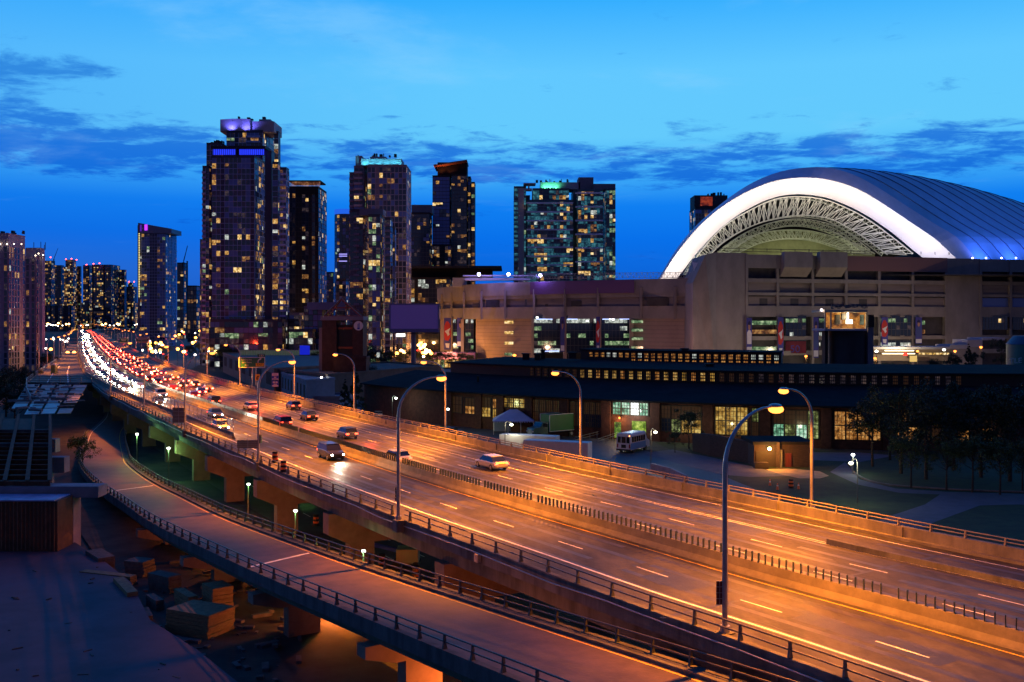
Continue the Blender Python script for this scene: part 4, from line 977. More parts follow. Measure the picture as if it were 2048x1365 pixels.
U3 = [(1405, 552), (1440, 503), (1480, 480), (1530, 465), (1580, 460), (1630, 464), (1680, 478), (1720, 492), (1750, 508)]
V3 = [(1440, 530), (1490, 500), (1530, 484), (1580, 477), (1630, 481), (1680, 496), (1712, 508)]
truss('innermost lattice arch lit yellow-green above the wall top', U3, V3, 620, 6, 44, .3, tr_m)
panel = material('yellow_green_liner', (.30, .30, .15), .8, .25, .12, .1)
a = resample([up(x, y, 628) for x, y in U3], 40); m = MB(); m.strip(a, [Vector((p.x * .98 + 3, 634, 44)) for p in a]); m.build('inner_liner', panel, dm)
a = resample([up(x, y, 585) for x, y in U], 44); b = [Vector((165 + (p.x - 165) * .92, 700, 48 + (p.z - 48) * .97)) for p in a]
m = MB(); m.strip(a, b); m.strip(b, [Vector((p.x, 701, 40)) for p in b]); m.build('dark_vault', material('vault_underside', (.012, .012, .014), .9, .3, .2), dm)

for x, y, Y, e in ((1450, 540, 575, 26000), (1530, 545, 600, 22000), (1600, 530, 608, 26000), (1680, 540, 600, 20000), (1400, 556, 568, 9000), (1770, 540, 580, 9000)):
    l = bpy.data.lights.new('arena_light', 'POINT'); l.energy = e * .22; l.color = (.95, 1, .62); l.shadow_soft_size = 2; o = bpy.data.objects.new('arena_light', l); S.collection.objects.link(o); o.parent = dm; o.location = up(x, y, Y) - Vector(dm['_w'])
# warm street light washing the lower stadium walls
for x, y, Y, e, c in ((900, 735, 540, 9000, (1, .5, .25)), (990, 735, 480, 13000, (1, .5, .26)), (1110, 730, 450, 9000, (1, .55, .35)), (1330, 730, 430, 14000, (1, .48, .3)), (1460, 725, 410, 13000, (1, .6, .45)),
                      (1600, 720, 425, 11000, (1, .8, .55)), (1800, 712, 440, 16000, (1, .8, .5)), (1930, 716, 440, 15000, (1, .62, .4))):
    l = bpy.data.lights.new('wall_wash', 'POINT'); l.energy = e * .62; l.color = c; l.shadow_soft_size = 1; o = bpy.data.objects.new('wall_wash', l); S.collection.objects.link(o); o.parent = st; o.location = Vector(((x - 1024) * Y / F, Y, 11)) - Vector(st['_w'])
# banners on the stadium piers
ban_b = material('banner_blue', (.05, .05, .26), .8, .2, .3); ban_r = material('banner_red', (.40, .03, .03), .8, .1, .3); ban_w = material('banner_white', (.55, .55, .62), .8, .1, .3); skin = material('banner_skin', (.35, .2, .15), .8, .1, .3)
def banner(label, x0, x1, y0, y1, Y, kind):
    t = thing('banner', label, 'banner', up((x0 + x1) / 2, y1, Y), 'tall banners on the stadium piers'); m = MB(); pbox(m, x0, x1, y0, y1, Y, .12); m.build('cloth', ban_b, t); h = y1 - y0; w = x1 - x0; xm = (x0 + x1) / 2
    f = lambda pts, d, mat, nm: MB().add([up(x0 + a * w, y0 + b * h, Y - d) for a, b in pts], [tuple(range(len(pts)))]).build(nm, mat, t)
    if kind == 'leaf':
        f([(.05, .25), (.3, .12), (.55, .1), (.9, .22), (1, .45), (.95, .6), (.6, .72), (.1, .7), (0, .5)], .03, ban_r, 'red_emblem'); f([(.1, .42), (.75, .34), (.95, .3), (.7, .44), (.8, .52), (.55, .58), (.4, .5)], .06, ban_w, 'white_mark')
        f([(.2, .8), (.8, .8), (.7, .95), (.3, .93)], .03, ban_w, 'lettering_patch')
    else:
        f([(.25, .14), (.5, .08), (.75, .14), (.8, .2), (.2, .2)], .03, ban_b if kind == 'x' else material('cap_navy', (.02, .02, .09), .8, 0, 1), 'player_cap'); f([(.3, .2), (.72, .2), (.7, .3), (.5, .36), (.32, .3)], .04, skin, 'player_face')
        f([(.1, .42), (.35, .35), (.7, .35), (.95, .45), (.9, .74), (.12, .74)], .03, ban_w if kind == 'white' else material('jersey_blue', (.04, .06, .22), .8, 0, 1), 'player_jersey'); f([(.05, .82), (.95, .82), (.95, .97), (.05, .97)], .03, ban_w, 'white_panel')
banner('leftmost tall banner with a red leaf emblem', 888, 902, 636, 700, 563, 'leaf'); banner('banner of a capped player between glazed bays on the curved wing', 914, 928, 636, 694, 548, 'p'); banner('slim banner of a player on the pier of the left glazed bay', 1121, 1129, 634, 704, 484, 'p')
banner('slim blue and red banner on the next pier to the right', 1192, 1200, 634, 706, 475, 'leaf'); banner('banner of a white-jerseyed player left of the round tower', 1493, 1504, 636, 707, RX(1493) - 2.2, 'white'); banner('blue and red banner left of the round tower cabin', 1556, 1567, 635, 712, RX(1556) - 2.2, 'leaf')
banner('banner of a capped player right beside the round tower', 1627, 1637, 635, 716, RX(1627) - 2.2, 'p'); banner('banner with a red emblem and white bird mark right of the round tower', 1763, 1776, 635, 690, RX(1763) - 2.2, 'leaf'); banner('rightmost banner of a player above a white panel', 1831, 1844, 635, 688, RX(1831) - 2.2, 'p')
bn = thing('window_banner', 'red and blue banner reading 50 across the lower stadium windows', 'banner', up(1590, 706, RX(1590))); m = MB(); pbox(m, 1571, 1612, 683, 707, RX(1571) + .5, .1); m.build('cloth', material('dim_red_banner', (.14, .012, .03), .8, .3, .3), bn)
text_mesh('50', 4.6, up(1590, 699, RX(1571) + .42), ban_b, bn)
# lit entrance canopy right of the round tower
en = thing('entrance_canopy', 'brightly lit stepped entrance canopy at the foot of the stadium', 'canopy', up(1830, 725, 405)); m = MB()
for x0, x1, y0, y1, Y in ((1745, 1900, 694, 699, 408), (1900, 1935, 690, 698, 408), (1935, 1965, 680, 694, 408), (1965, 2010, 676, 681, 408)): m.k = 0; a = MB(); pbox(a, x0, x1, y0, y1, Y, 14); a.build('roof_slab', pale_w, en)
m = MB(); pbox(m, 1745, 1905, 699, 722, 420, 1); m.build('back_wall', stone, en)
for x0, x1, y in ((1770, 1828, 701), (1765, 1830, 707)): m = MB(); pbox(m, x0, x1, y, y + 1.6, 411, .4); m.build('light_tube', lamp_glow('warm_tube', (1, .85, .5), 5), en)
for k in range(9): m = MB(); x = 1838 + k * 7; pbox(m, x, x + 5, 706, 710, 412, .3); m.build('window', w_gold, en)
m = MB(); pbox(m, 1820, 1834, 712, 724, 412, .4); m.build('doorway', lamp_glow('warm_door', srgb(230, 190, 110), 1.), en); m = MB(); pbox(m, 1807, 1815, 706, 712, 410, .3); m.build('red_sign', lamp_glow('red_sign', (1, .05, .03), 2.), en)
l = bpy.data.lights.new('canopy_light', 'POINT'); l.energy = 9000; l.color = (1, .85, .5); o = bpy.data.objects.new('canopy_light', l); S.collection.objects.link(o); o.parent = en; o.location = up(1800, 708, 402) - Vector(en['_w'])
aw = thing('street_awning', 'violet awning over the lit shopfronts below the curved stadium wing', 'awning', up(920, 725, 530)); m = MB(); pbox(m, 866, 950, 706, 719, 525, 14); m.build('fascia', material('violet_awning', (.12, .06, .28), .7, .1, .5), aw)
for k in range(11): m = MB(); x = 868 + k * 7.3; pbox(m, x, x + 5.6, 720, 740, 536, .3); m.build('shop_window', R.choice((w_gold, w_warm, w_green)), aw)
# ---------------------------------------------------------------- roundhouse
RC = Vector((108.4, 369, 0)); R0 = 179.
brick = material('dark_red_brick', (.085, .03, .02), .9, .35, 1.2, .2); roof_t = material('dark_tar_roof', (.02, .02, .024), 1, .25, .3, .1, spec=.08); trim_d = material('dark_brown_trim', (.03, .02, .016), .7, .2, 2)
w_hall = lit_room('hall_window_lit', srgb(200, 150, 60), srgb(255, 225, 130), .9, .5); w_amber = lit_room('amber_window_lit', srgb(190, 120, 50), srgb(250, 190, 110), .85, 1.1)
w_mint = lit_room('mint_window_lit', srgb(120, 190, 150), srgb(235, 255, 235), 1.2, .6); w_sage = lit_room('sage_window_lit', srgb(110, 120, 60), srgb(210, 225, 150), .85, .8)
def ang(px, r):
    """bearing from the roundhouse centre of the wall point seen in pixel column px"""
    k = (px - 1024) / F; A = k * k + 1; B = -2 * (k * RC.x + RC.y); C = RC.x ** 2 + RC.y ** 2 - r * r
    Yv = (-B - math.sqrt(max(0, B * B - 4 * A * C))) / (2 * A); return math.atan2(Yv - RC.y, k * Yv - RC.x)
pc = lambda a, r, z: Vector((RC.x + r * math.cos(a), RC.y + r * math.sin(a), z))
rh = thing('roundhouse', 'curved dark brick railway roundhouse with rows of lit gridded windows in front of the stadium', 'building', tuple(pc(-1.9, R0, 0)))
aL, aR = math.radians(-146), math.radians(-62)
def ring_wall(r, z0, z1, a0, a1, th, mat, nm, n=60):
    A = []
    for k in range(n + 1):
        a = a0 + (a1 - a0) * k / n; A.append([pc(a, r, z0), pc(a, r - th, z0), pc(a, r - th, z1), pc(a, r, z1)])
    return MB().loop(A).build(nm, mat, rh)
def ring_roof(r0, z0, r1, z1, a0, a1, nm, n=60):
    A = []
    for k in range(n + 1):
        a = a0 + (a1 - a0) * k / n; A.append([pc(a, r0, z0), pc(a, r0, z0 + .35), pc(a, r1, z1 + .35), pc(a, r1, z1)])
    return MB().loop(A).build(nm, roof_t, rh)
ring_wall(R0 - .3, 0, 8.2, aL, aR, .6, brick, 'wall'); ring_roof(R0 + 1, 8.1, R0 - 16, 11.2, aL, aR, 'lower_roof')
ring_wall(R0 - 16.3, 10.8, 14, math.radians(-140), aR, .5, trim_d, 'clerestory_wall'); ring_roof(R0 - 15.5, 13.9, R0 - 35, 14.9, math.radians(-140), aR, 'upper_roof')
aM0, aM1 = ang(1160, R0 - 35), ang(1562, R0 - 35)
ring_wall(R0 - 35.3, 13.8, 17.5, aM0, aM1, 6, trim_d, 'monitor_wall', 30); ring_roof(R0 - 34.8, 17.5, R0 - 42, 17.7, aM0, aM1, 'monitor_roof', 30)
ring_wall(R0 - 50, 0, 13.8, math.radians(-140), aR, .5, trim_d, 'inner_wall')
def grid_window(a0, a1, r, z0, z1, mats, nx, nz, per, nm='window', ledge=True):
    """one big gridded window: frame with glass panes; mats per vertical leaf"""
    P = lambda a, z, d: pc(a, r + d, z); f = MB(); L_ = per
    for k in range(nx * L_ + 1):
        a = a0 + (a1 - a0) * k / (nx * L_); w = .05 if k % nx else .16; da = w / r
        f.hexa(P(a - da, z0, .01), P(a + da, z0, .01), P(a + da, z0, .12), P(a - da, z0, .12), P(a - da, z1, 0), P(a + da, z1, 0), P(a + da, z1, .12), P(a - da, z1, .12))
    for k in range(nz + 1):
        z = z0 + (z1 - z0) * k / nz; w = .04 if k % max(1, nz // 2) else .1
        f.hexa(P(a0, z - w, .0), P(a1, z - w, .0), P(a1, z - w, .11), P(a0, z - w, .11), P(a0, z + w, 0), P(a1, z + w, 0), P(a1, z + w, .11), P(a0, z + w, .11))
    fo = f.build(nm, trim_d, rh)
    for i in range(L_):
        b0 = a0 + (a1 - a0) * i / L_; b1 = a0 + (a1 - a0) * (i + 1) / L_
        for j, mm in enumerate(mats[i] if isinstance(mats[i], (list, tuple)) else [mats[i]]):
            nn = len(mats[i]) if isinstance(mats[i], (list, tuple)) else 1; y0 = z0 + (z1 - z0) * j / nn; y1 = z0 + (z1 - z0) * (j + 1) / nn
            m = MB(); m.quad(P(b0, y0, .035), P(b1, y0, .035), P(b1, y1, .035), P(b0, y1, .035)); o = m.build('pane', mm, rh); o.parent = fo
r_ = R0 - .3; G = gl_dark; D = material('dim_hall_window', (.03, .02, .015), .3, 0, 1, emit=srgb(120, 80, 45), es=.12)
bays = [(905, 925, [[D, D]], 3.2, 7.2), (930, 950, [[w_amber, D]], 3.2, 7.), (962, 982, [[w_hall, D]], 2.8, 7.4), (985, 997, [[w_hall, w_amber]], 2.6, 7.2),
        (1005, 1050, [w_hall] * 4, 5.4, 7.6), (1065, 1120, [[D, D]] * 4, 2.2, 7.6), (1140, 1165, [[D, D]] * 2, 2.2, 7.6), (1168, 1203, [[G, D]] * 3, 2.2, 7.6),
        (1225, 1297, [w_mint, w_mint, lamp_glow('white_hot_window', (.95, 1, .97), 2.2), w_mint], 5.2, 7.9), (1322, 1342, [[G, D]], 2.2, 7.6), (1342, 1403, [[w_sage, D], [w_hall, D], [w_hall, D]], 2., 7.6),
        (1430, 1496, [w_hall] * 3, 2., 7.7), (1503, 1518, [[D, w_sage]], 2, 7.6), (1546, 1638, [[w_mint, D], [w_sage, D], [w_mint, D], [w_sage, w_sage]], 1.8, 7.4),
        (1668, 1762, [w_amber] * 4, 1.8, 7.4), (1792, 1885, [[w_amber, w_amber], [w_amber, D], [D, D], [D, D]], 1.8, 7.4), (1915, 2010, [[w_amber, D], [D, D], [w_amber, D], [D, D]], 1.8, 7.4)]
for x0, x1, ms, z0, z1 in bays: grid_window(ang(x0, r_), ang(x1, r_), r_, z0, z1, ms, 3, 6 if z1 - z0 > 4 else 4, len(ms))
m = MB()
for x in (898, 957, 1001, 1057, 1128, 1212, 1310, 1415, 1530, 1652, 1778, 1900, 2030): 
    a = ang(x, R0); m = MB(); d = 1.0 / R0; m.hexa(pc(a - d, R0 - .3, 0), pc(a + d, R0 - .3, 0), pc(a + d, R0 + .25, 0), pc(a - d, R0 + .25, 0), pc(a - d, R0 - .3, 8), pc(a + d, R0 - .3, 8), pc(a + d, R0 + .25, 8), pc(a - d, R0 + .25, 8)); m.build('buttress', brick, rh)
rr = R0 - 16.3; a0_, a1_ = ang(1165, rr), ang(1603, rr); da = (a1_ - a0_) / 24; w_plain = lit_room('yellow_window_lit', srgb(200, 150, 70), srgb(255, 215, 130), .85, .7)
for k in range(-7, 40):
    a = a0_ + da * k; w = .30 * da; mt = w_plain if k < 16 and k >= 0 else (D if k < 0 or R.random() < .45 else w_dim)
    if k in (2, 5, 9, 13): mt = w_amber
    if k in (12, 15): mt = w_hall
    if k == 17: mt = D
    grid_window(a - w, a + w, rr, 11.75, 13.7, [mt], 3, 3, 1)
rr = R0 - 35.3; a0_, a1_ = ang(1267, rr), ang(1553, rr); da = (a1_ - a0_) / 20
for k in range(-7, 21):
    a = a0_ + da * k; w = .36 * da
    if k >= 0: grid_window(a - w, a + w, rr, 14.6, 15.7, [w_amber], 2, 2, 1)
    grid_window(a - w, a + w, rr, 15.9, 17.2, [w_amber if R.random() < .8 else w_white], 3, 2, 1)
m = MB()
for x, y, w, h, r in ((1052, 707, 14, 12, 150), (1075, 708, 12, 12, 150), (1370, 697, 12, 10, 143), (1420, 728, 14, 14, 155), (1668, 742, 12, 12, 150), (1680, 735, 8, 18, 150), (1086, 700, 8, 14, 148), (956, 752, 4, 8, 172), (1331, 788, 7, 9, 172), (1500, 790, 8, 8, 172), (1145, 705, 14, 8, 150)):
    a = ang(x, r); p = pc(a, r, 0); zb = CH - (y + h - HZ) * p.y / F - .6; zt = CH - (y - HZ) * p.y / F; q = w * p.y / F / 2
    m = MB(); m.box(p.x - q, p.y, zb, p.x + q, p.y + 2 * q, zt - .3); m.box(p.x - q * 1.3, p.y - .2, zt - .3, p.x + q * 1.3, p.y + 2 * q + .2, zt); m.build('roof_vent', black, rh)
# doors and lamp of the bright entrance
m = MB(); a, b = ang(1229, r_), ang(1242, r_); m.quad(pc(a, r_ + .05, .3), pc(b, r_ + .05, .3), pc(b, r_ + .05, 3.6), pc(a, r_ + .05, 3.6)); m.build('door', lit_room('green_door_glow', srgb(90, 140, 50), srgb(190, 220, 90), .8, .8), rh)
m = MB(); a, b = ang(1264, r_), ang(1292, r_); m.quad(pc(a, r_ + .05, 0.3), pc(b, r_ + .05, .3), pc(b, r_ + .05, 4), pc(a, r_ + .05, 4)); m.build('open_doorway', lit_room('lime_doorway', srgb(130, 170, 30), srgb(230, 240, 120), 1., .5), rh)
p = pc(ang(1241, R0), R0 + .6, 4.6); MB().ball(p, .22, 8).build('wall_lamp', sodium, rh)
def plight(name, loc, e, col, par=None, rad=.3):
    l = bpy.data.lights.new(name, 'POINT'); l.energy = e; l.color = col; l.shadow_soft_size = rad; o = bpy.data.objects.new(name, l); S.collection.objects.link(o); o.location = loc
    if par is not None: o.parent = par; o.location = Vector(loc) - Vector(par['_w'])
    return o
plight('door_light', pc(ang(1241, R0), R0 + 1.2, 4.4), 500, (1, .5, .15), rh); plight('window_light', pc(ang(1270, R0), R0 + 2, 6), 900, (.9, 1, .9), rh)
for x in (1460, 1600, 1375): plight('window_light', pc(ang(x, R0), R0 + 2.5, 4), 260, (1, .9, .5), rh)
# ---- coaling tower with a lit cabin
ct = thing('coaling_tower', 'dark round concrete tower topped by a square warm-lit cabin', 'tower', up(1696, 740, 292)); c = up(1696, 643, 296)
m = MB(); m.cyl((c.x, c.y), 5.6, 5, up(0, 660, 290).z, 36); m.build('shaft', material('soot_dark_concrete', (.045, .04, .042), .8, .3, .2, streak=(1, 1, .2)), ct)
m = MB(); pbox(m, 1736, 1747, 655, 742, 291, 3); m.build('stair_shaft', taupe_w, ct)
m = MB(); pbox(m, 1650, 1656, 655, 742, 293, 3); m.build('stair_shaft', black, ct)
m = MB(); pbox(m, 1649, 1734, 658, 662, 288.5, 12); m.build('cabin_floor', pale_w, ct); m = MB(); pbox(m, 1649, 1736, 620, 625, 288.2, 12.4); m.build('cabin_roof', material('cream_trim', (.6, .5, .3), .7, .1, 1), ct)
m = MB(); pbox(m, 1650, 1734, 625, 658, 297, .4); m.build('cabin_back', lit_room('orange_cabin_wall', srgb(200, 120, 45), srgb(240, 175, 80), .9, .3), ct)
m = MB()
for x in (1649.5, 1661, 1732): pbox(m, x, x + 2.4, 625, 658, 288.7, .5)
m.build('cabin_post', MT['cream_trim'], ct)
m = MB(); pbox(m, 1671, 1680, 630, 648, 294, 1); pbox(m, 1684, 1693, 627, 640, 294, 1); m.build('cabin_shelf', black, ct); m = MB(); pbox(m, 1695, 1697.5, 626, 648, 292, .5); pbox(m, 1693, 1705, 640, 648, 292, .5); m.build('cabin_lamp', lamp_glow('cabin_lamp', (1, .95, .8), 5), ct); m = MB(); pbox(m, 1720, 1728, 630, 650, 296.5, .3); m.build('cabin_door', lit_room('cabin_door', srgb(120, 130, 100), srgb(150, 160, 130), .6), ct)
plight('cabin_light', up(1694, 634, 293), 1500, (1, .75, .4), ct)
m = MB()
for k in range(46):
    x = 1661 + 72 * R.random(); y = 609 + 7 * R.random(); pbox(m, x, x + R.uniform(2, 6), y, y + R.uniform(1, 3), 290 + R.uniform(0, 6), .6)
m.build('roof_machinery', grey_w, ct); MB().ball(up(1643, 620.5, 289), .35, 8).build('corner_lamp', lamp_glow('lilac_lamp', (1, .85, .95), 10), ct)
m = MB(); pbox(m, 1736, 1748, 630, 655, 290, 2); m.build('hoist_frame', black, ct)
# ---- green silo at the right frame edge
sl = thing('green_silo', 'dark green silo with white letters at the right frame edge', 'silo', up(2060, 756, 262)); c = up(2062, 643, 268)
m = MB(); m.cyl((c.x, c.y), 6.0, up(0, 755, 262).z, up(0, 690, 262).z, 40); m.build('drum', material('silo_green', (.02, .13, .11), .5, .15, .4), sl)
m = MB(); m.tube([(c.x, c.y, up(0, 690, 262).z + z) for z in (0, .9, 1.7, 2.2)], 6.2, 40); m.v = [Vector((c.x + (v.x - c.x) * (1 - .3 * max(0, (v.z - up(0, 690, 262).z)) / 2.2), c.y + (v.y - c.y) * (1 - .3 * max(0, v.z - up(0, 690, 262).z) / 2.2), v.z)) for v in m.v]; m.build('domed_lid', material('silo_lid', (.03, .06, .12), .5, .1, 1), sl)
text_mesh('TLE', 1.9, (up(2028, 0, 262).x, 261.2, up(0, 722, 262).z), material('silo_letter_white', (.5, .75, .7), .6, 0, 1), sl, ux=(1, -.35, .1))
# ---------------------------------------------------------------- ground surfaces north of the expressway
def flat(name, pts, z, mat, kind='structure'):
    m = MB(); m.add([(p[0], p[1], z) for p in pts], [tuple(range(len(pts)))]); o = m.build(name, mat); o['kind'] = kind; return o
def poly(pxs, z=0.): return [at(x, y, z) for x, y in pxs]
lot = material('lot_asphalt', (.042, .045, .06), .6, .3, .3, .2)
flat('parking_lot', poly([(600, 905), (700, 800), (700, 770), (870, 772), (900, 845), (1040, 866), (1250, 884), (1300, 905), (1480, 945), (1560, 985), (1700, 1100), (1500, 1200), (1100, 1100)]), .02, lot)
walk = material('violet_grey_path', (.085, .08, .11), .85, .2, .5)
flat('grass', poly([(1310, 885), (1700, 905), (2300, 905), (2600, 1250), (1900, 1200), (1560, 1000), (1440, 950)]), .03, grass_m)
flat('path', poly([(1300, 905), (1345, 900), (1420, 915), (1510, 935), (1580, 953), (1500, 955), (1440, 950), (1380, 935), (1330, 920), (1290, 912)]), .05, walk)
flat('path', poly([(1560, 905), (1720, 906), (1790, 912), (1720, 925), (1600, 920)]), .05, walk)
pth = [(1690, 925), (1720, 960), (1790, 978), (1900, 985), (2100, 990), (2300, 1000), (2300, 1040), (2040, 1010), (1960, 1012), (1870, 1045), (1790, 1090), (1700, 1090), (1760, 1040), (1850, 1010), (1880, 990), (1800, 987), (1715, 970), (1660, 945)]
flat('path', poly(pth), .05, walk)
m = MB(); kp = catmull([at(x, y, 0) for x, y in [(1700, 928), (1712, 950), (1755, 968), (1850, 978), (2000, 985), (2200, 990)]], 2.); m.tube([p + Vector((0, 0, .15)) for p in kp], .16, 6); o = m.build('kerb', concrete); o['kind'] = 'structure'
sand_ = material('sandy_pad', (.30, .22, .13), .9, .3, .6, .3); flat('path', poly([(1532, 940), (1580, 938), (1640, 944), (1658, 953), (1640, 958), (1600, 958), (1560, 950)]), .07, sand_)
# street lots under the far skyline
flat('street', poly([(600, 770), (760, 742), (860, 690), (905, 690), (890, 742), (930, 770)]), .02, asphalt)
flat('street', poly([(330, 760), (280, 700), (320, 672), (560, 676), (600, 700), (470, 700)]), .015, asphalt_dark)
flat('upper_lot', poly([(1640, 742), (1760, 737), (2060, 737), (2100, 760), (1640, 760)], 7), 7.05, grass_m)
# ---------------------------------------------------------------- brick service hut with a sodium lamp, retaining wall, planter
bw = thing('retaining_wall', 'low brick wall stepping down beside the sodium-lit hut', 'wall', at(1480, 940, 0)); m = MB(); A = [(1385, 903, 867), (1420, 912, 869), (1500, 928, 884), (1560, 936, 885)]
P_ = [at(x, y, 0) for x, y, _ in A]; Zt = [CH - (t - HZ) * p.y / F for (x, y, t), p in zip(A, P_)]
rows_ = []
for p, z in zip(P_, Zt): rows_.append([p, p + Vector((.2, .8, 0)), p + Vector((.2, .8, z)), p + Vector((0, 0, z))])
m.loop(rows_); m.build('brick_face', material('purple_brick', (.055, .035, .03), .9, .3, 1.5, .2, streak=(1, 1, 4)), bw)
hut = thing('service_hut', 'small brick hut with a bright sodium lamp over its door', 'hut', at(1540, 938, 0)); Yh = at(1540, 938, 0).y
m = MB(); pbox(m, 1508, 1626, 890, 937, Yh + 2, 8); m.build('wall', MT['purple_brick'], hut); m = MB(); pbox(m, 1506, 1628, 884, 890, Yh + 1.7, 9); m.build('roof', roof_t, hut)
m = MB(); pbox(m, 1512, 1560, 903, 937, Yh + 1.8, .3); m.build('shutter_door', trim_d, hut); m = MB(); pbox(m, 1561, 1564.5, 900, 937, Yh + 1.4, .4); m.build('post', concrete, hut); m = MB(); pbox(m, 1571, 1583, 907, 937, Yh + 1.8, .3); m.build('door', material('dark_red_door', (.12, .02, .015), .6, .1, 1), hut); m = MB(); pbox(m, 1510, 1537, 926, 938, Yh - .5, 1.2); m.build('low_bin', trim_d, hut)
p = up(1539, 898, Yh + .8); MB().ball(p, .28, 10).build('lamp_glass', lamp_glow('hut_sodium', (1, .7, .2), 60), hut); plight('hut_light', p + Vector((0, -2.2, -.2)), 2600, (1, .36, .05), hut)
# little bus and vehicles ------------------------------------------------------------
paint = {n: material('car_paint_' + n, c, .35, 0, 1, coat=.6, metal=.2) for n, c in dict(black=(.02, .02, .022), silver=(.35, .35, .37), white=(.6, .6, .6), red=(.25, .02, .02), blue=(.03, .06, .2), grey=(.12, .12, .13)).items()}
carglass = material('car_window_glass', (.01, .012, .016), .06, 0, 1, spec=.8)
hl_on = lamp_glow('headlight_on', (1, .93, .75), 90); tl_on = lamp_glow('taillight_on', (1, .05, .02), 14); hl_off = material('headlight_off', (.5, .5, .5), .1, 0, 1); tl_off = material('taillight_off', (.2, .01, .01), .2, 0, 1)
def car(name, label, cat, prof, col, L_, w, h, lights=True, group=None, van=False):
    """faces +x; prof: greenhouse outline (x, z) fractions"""
    t = thing(name, label, cat, (0, 0, 0), group); hw = w / 2; zb = .28; belt = h * .60
    xs = [-.5, -.485, -.44, -.3, -.1, .15, .32, .44, .485, .5]; low = [.42, .30, .26, .24, .24, .24, .24, .26, .32, .42]
    if van: top = [.62] * 7 + [.58, .52, .45]
    else: top = [.55, .62, .65, .66, .66, .66, .60, .54, .47, .42]
    wd = [.80, .92, .97, 1, 1, 1, 1, .96, .9, .78]; rows_ = []
    for x, lo, tp, ww in zip(xs, low, top, wd):
        a = hw * ww; zt = h * tp; zl = lo; X_ = x * L_
        rows_.append([(X_, -a * .9, zl), (X_, -a, zl + .15), (X_, -a, zt - .14), (X_, -a * .9, zt), (X_, a * .9, zt), (X_, a, zt - .14), (X_, a, zl + .15), (X_, a * .9, zl)])
    MB().loop(rows_).build('body', col, t)
    g = [(x * L_, z * h) for x, z in prof]; m = MB(); n = len(g); rows_ = []
    zmin = min(z for _, z in g); wf = lambda z: hw * (.95 - .16 * (z - zmin) / max(.01, h - zmin))
    A = [(x, -wf(z), z) for x, z in g]; B = [(x, wf(z), z) for x, z in g]
    m.add(A + B, [tuple(range(n)), tuple(range(n, 2 * n))[::-1]] + [(i, (i + 1) % n, n + (i + 1) % n, n + i) for i in range(n)]); m.build('windows', carglass, t, kind='stuff') if False else m.build('greenhouse', carglass, t)
    tops = [p for p in g if p[1] > h * .93]; x0, x1 = min(p[0] for p in tops), max(p[0] for p in tops); q = wf(h) * 1.02
    m = MB(); m.box(x0 - .04, -q, h - .07, x1 + .04, q, h + .03); m.build('roof', col, t, bevel=.03)
    for sx_s in (-1, 1):
        for sy in (-1, 1):
            m = MB(); m.tube([(sx_s * L_ * .31, sy * (hw - .2), .33), (sx_s * L_ * .31, sy * (hw + .01), .33)], .33, 14); wo_ = m.build('wheel', rubber, t)
            m = MB(); m.tube([(sx_s * L_ * .31, sy * (hw + .005), .33), (sx_s * L_ * .31, sy * (hw + .03), .33)], .19, 10); o = m.build('rim', galv, t); o.parent = wo_
    for sy in (-1, 1):
        m = MB(); m.ball((L_ * .475, sy * hw * .70, h * .38), .17, 8, .6); m.build('headlight', hl_on if lights else hl_off, t)
        m = MB(); m.box(-L_ * .5 - .02, sy * hw * .72 - .2, h * .45, -L_ * .5 + .08, sy * hw * .72 + .2, h * .56); m.build('taillight', tl_on if lights else tl_off, t)
    m = MB(); m.box(L_ * .5 - .05, -.35, .38, L_ * .5 + .02, .35, .6); m.build('grille', black, t)
    return t
sedan = [(-.40, .63), (-.27, .97), (-.22, 1), (.06, 1), (.12, .97), (.27, .60), (-.3, .6)]; suv = [(-.49, .62), (-.45, .95), (-.40, 1), (.08, 1), (.13, .97), (.27, .60), (-.3, .6)]; hatch = [(-.48, .63), (-.40, .94), (-.34, 1), (.08, 1), (.14, .96), (.30, .60), (-.3, .6)]
protos = []
for nm, cat, pr, L_, w, h in (('sedan', 'car', sedan, 4.7, 1.82, 1.45), ('suv', 'car', suv, 4.7, 1.9, 1.75), ('hatchback', 'car', hatch, 4.1, 1.76, 1.5)):
    for c in paint: protos.append((nm, c, car(nm, 'x car x x', cat, pr, paint[c], L_, w, h, True)))
off = [(nm, c, car(nm, 'x car x x', 'car', pr, paint[c], L_, w, h, False)) for nm, c, pr, L_, w, h in (('sedan', 'black', sedan, 4.7, 1.82, 1.45), ('suv', 'silver', suv, 4.7, 1.9, 1.75), ('hatchback', 'white', hatch, 4.1, 1.76, 1.5), ('sedan', 'blue', sedan, 4.7, 1.82, 1.45))]
CM = {}
def put(pr, loc, rz, label, group=None):
    if pr[2].name not in CM: CM[pr[2].name] = chmap(pr[2])
    return _copy(pr[2], CM[pr[2].name], label, group, loc, rz)
RS = random.Random(11)
def head_beam(o, e=2600):
    l = bpy.data.lights.new('headlight_beam', 'SPOT'); l.energy = e; l.color = (1, .88, .66); l.spot_size = math.radians(70); l.spot_blend = .8; l.shadow_soft_size = .2
    q = bpy.data.objects.new('headlight_beam', l); S.collection.objects.link(q); q.parent = o; q.location = (2.6, 0, .65); q.rotation_euler = Vector((1, 0, -.12)).to_track_quat('-Z', 'Y').to_euler()
GI, GO = 'cars driving towards the camera', 'cars driving away towards the skyline'
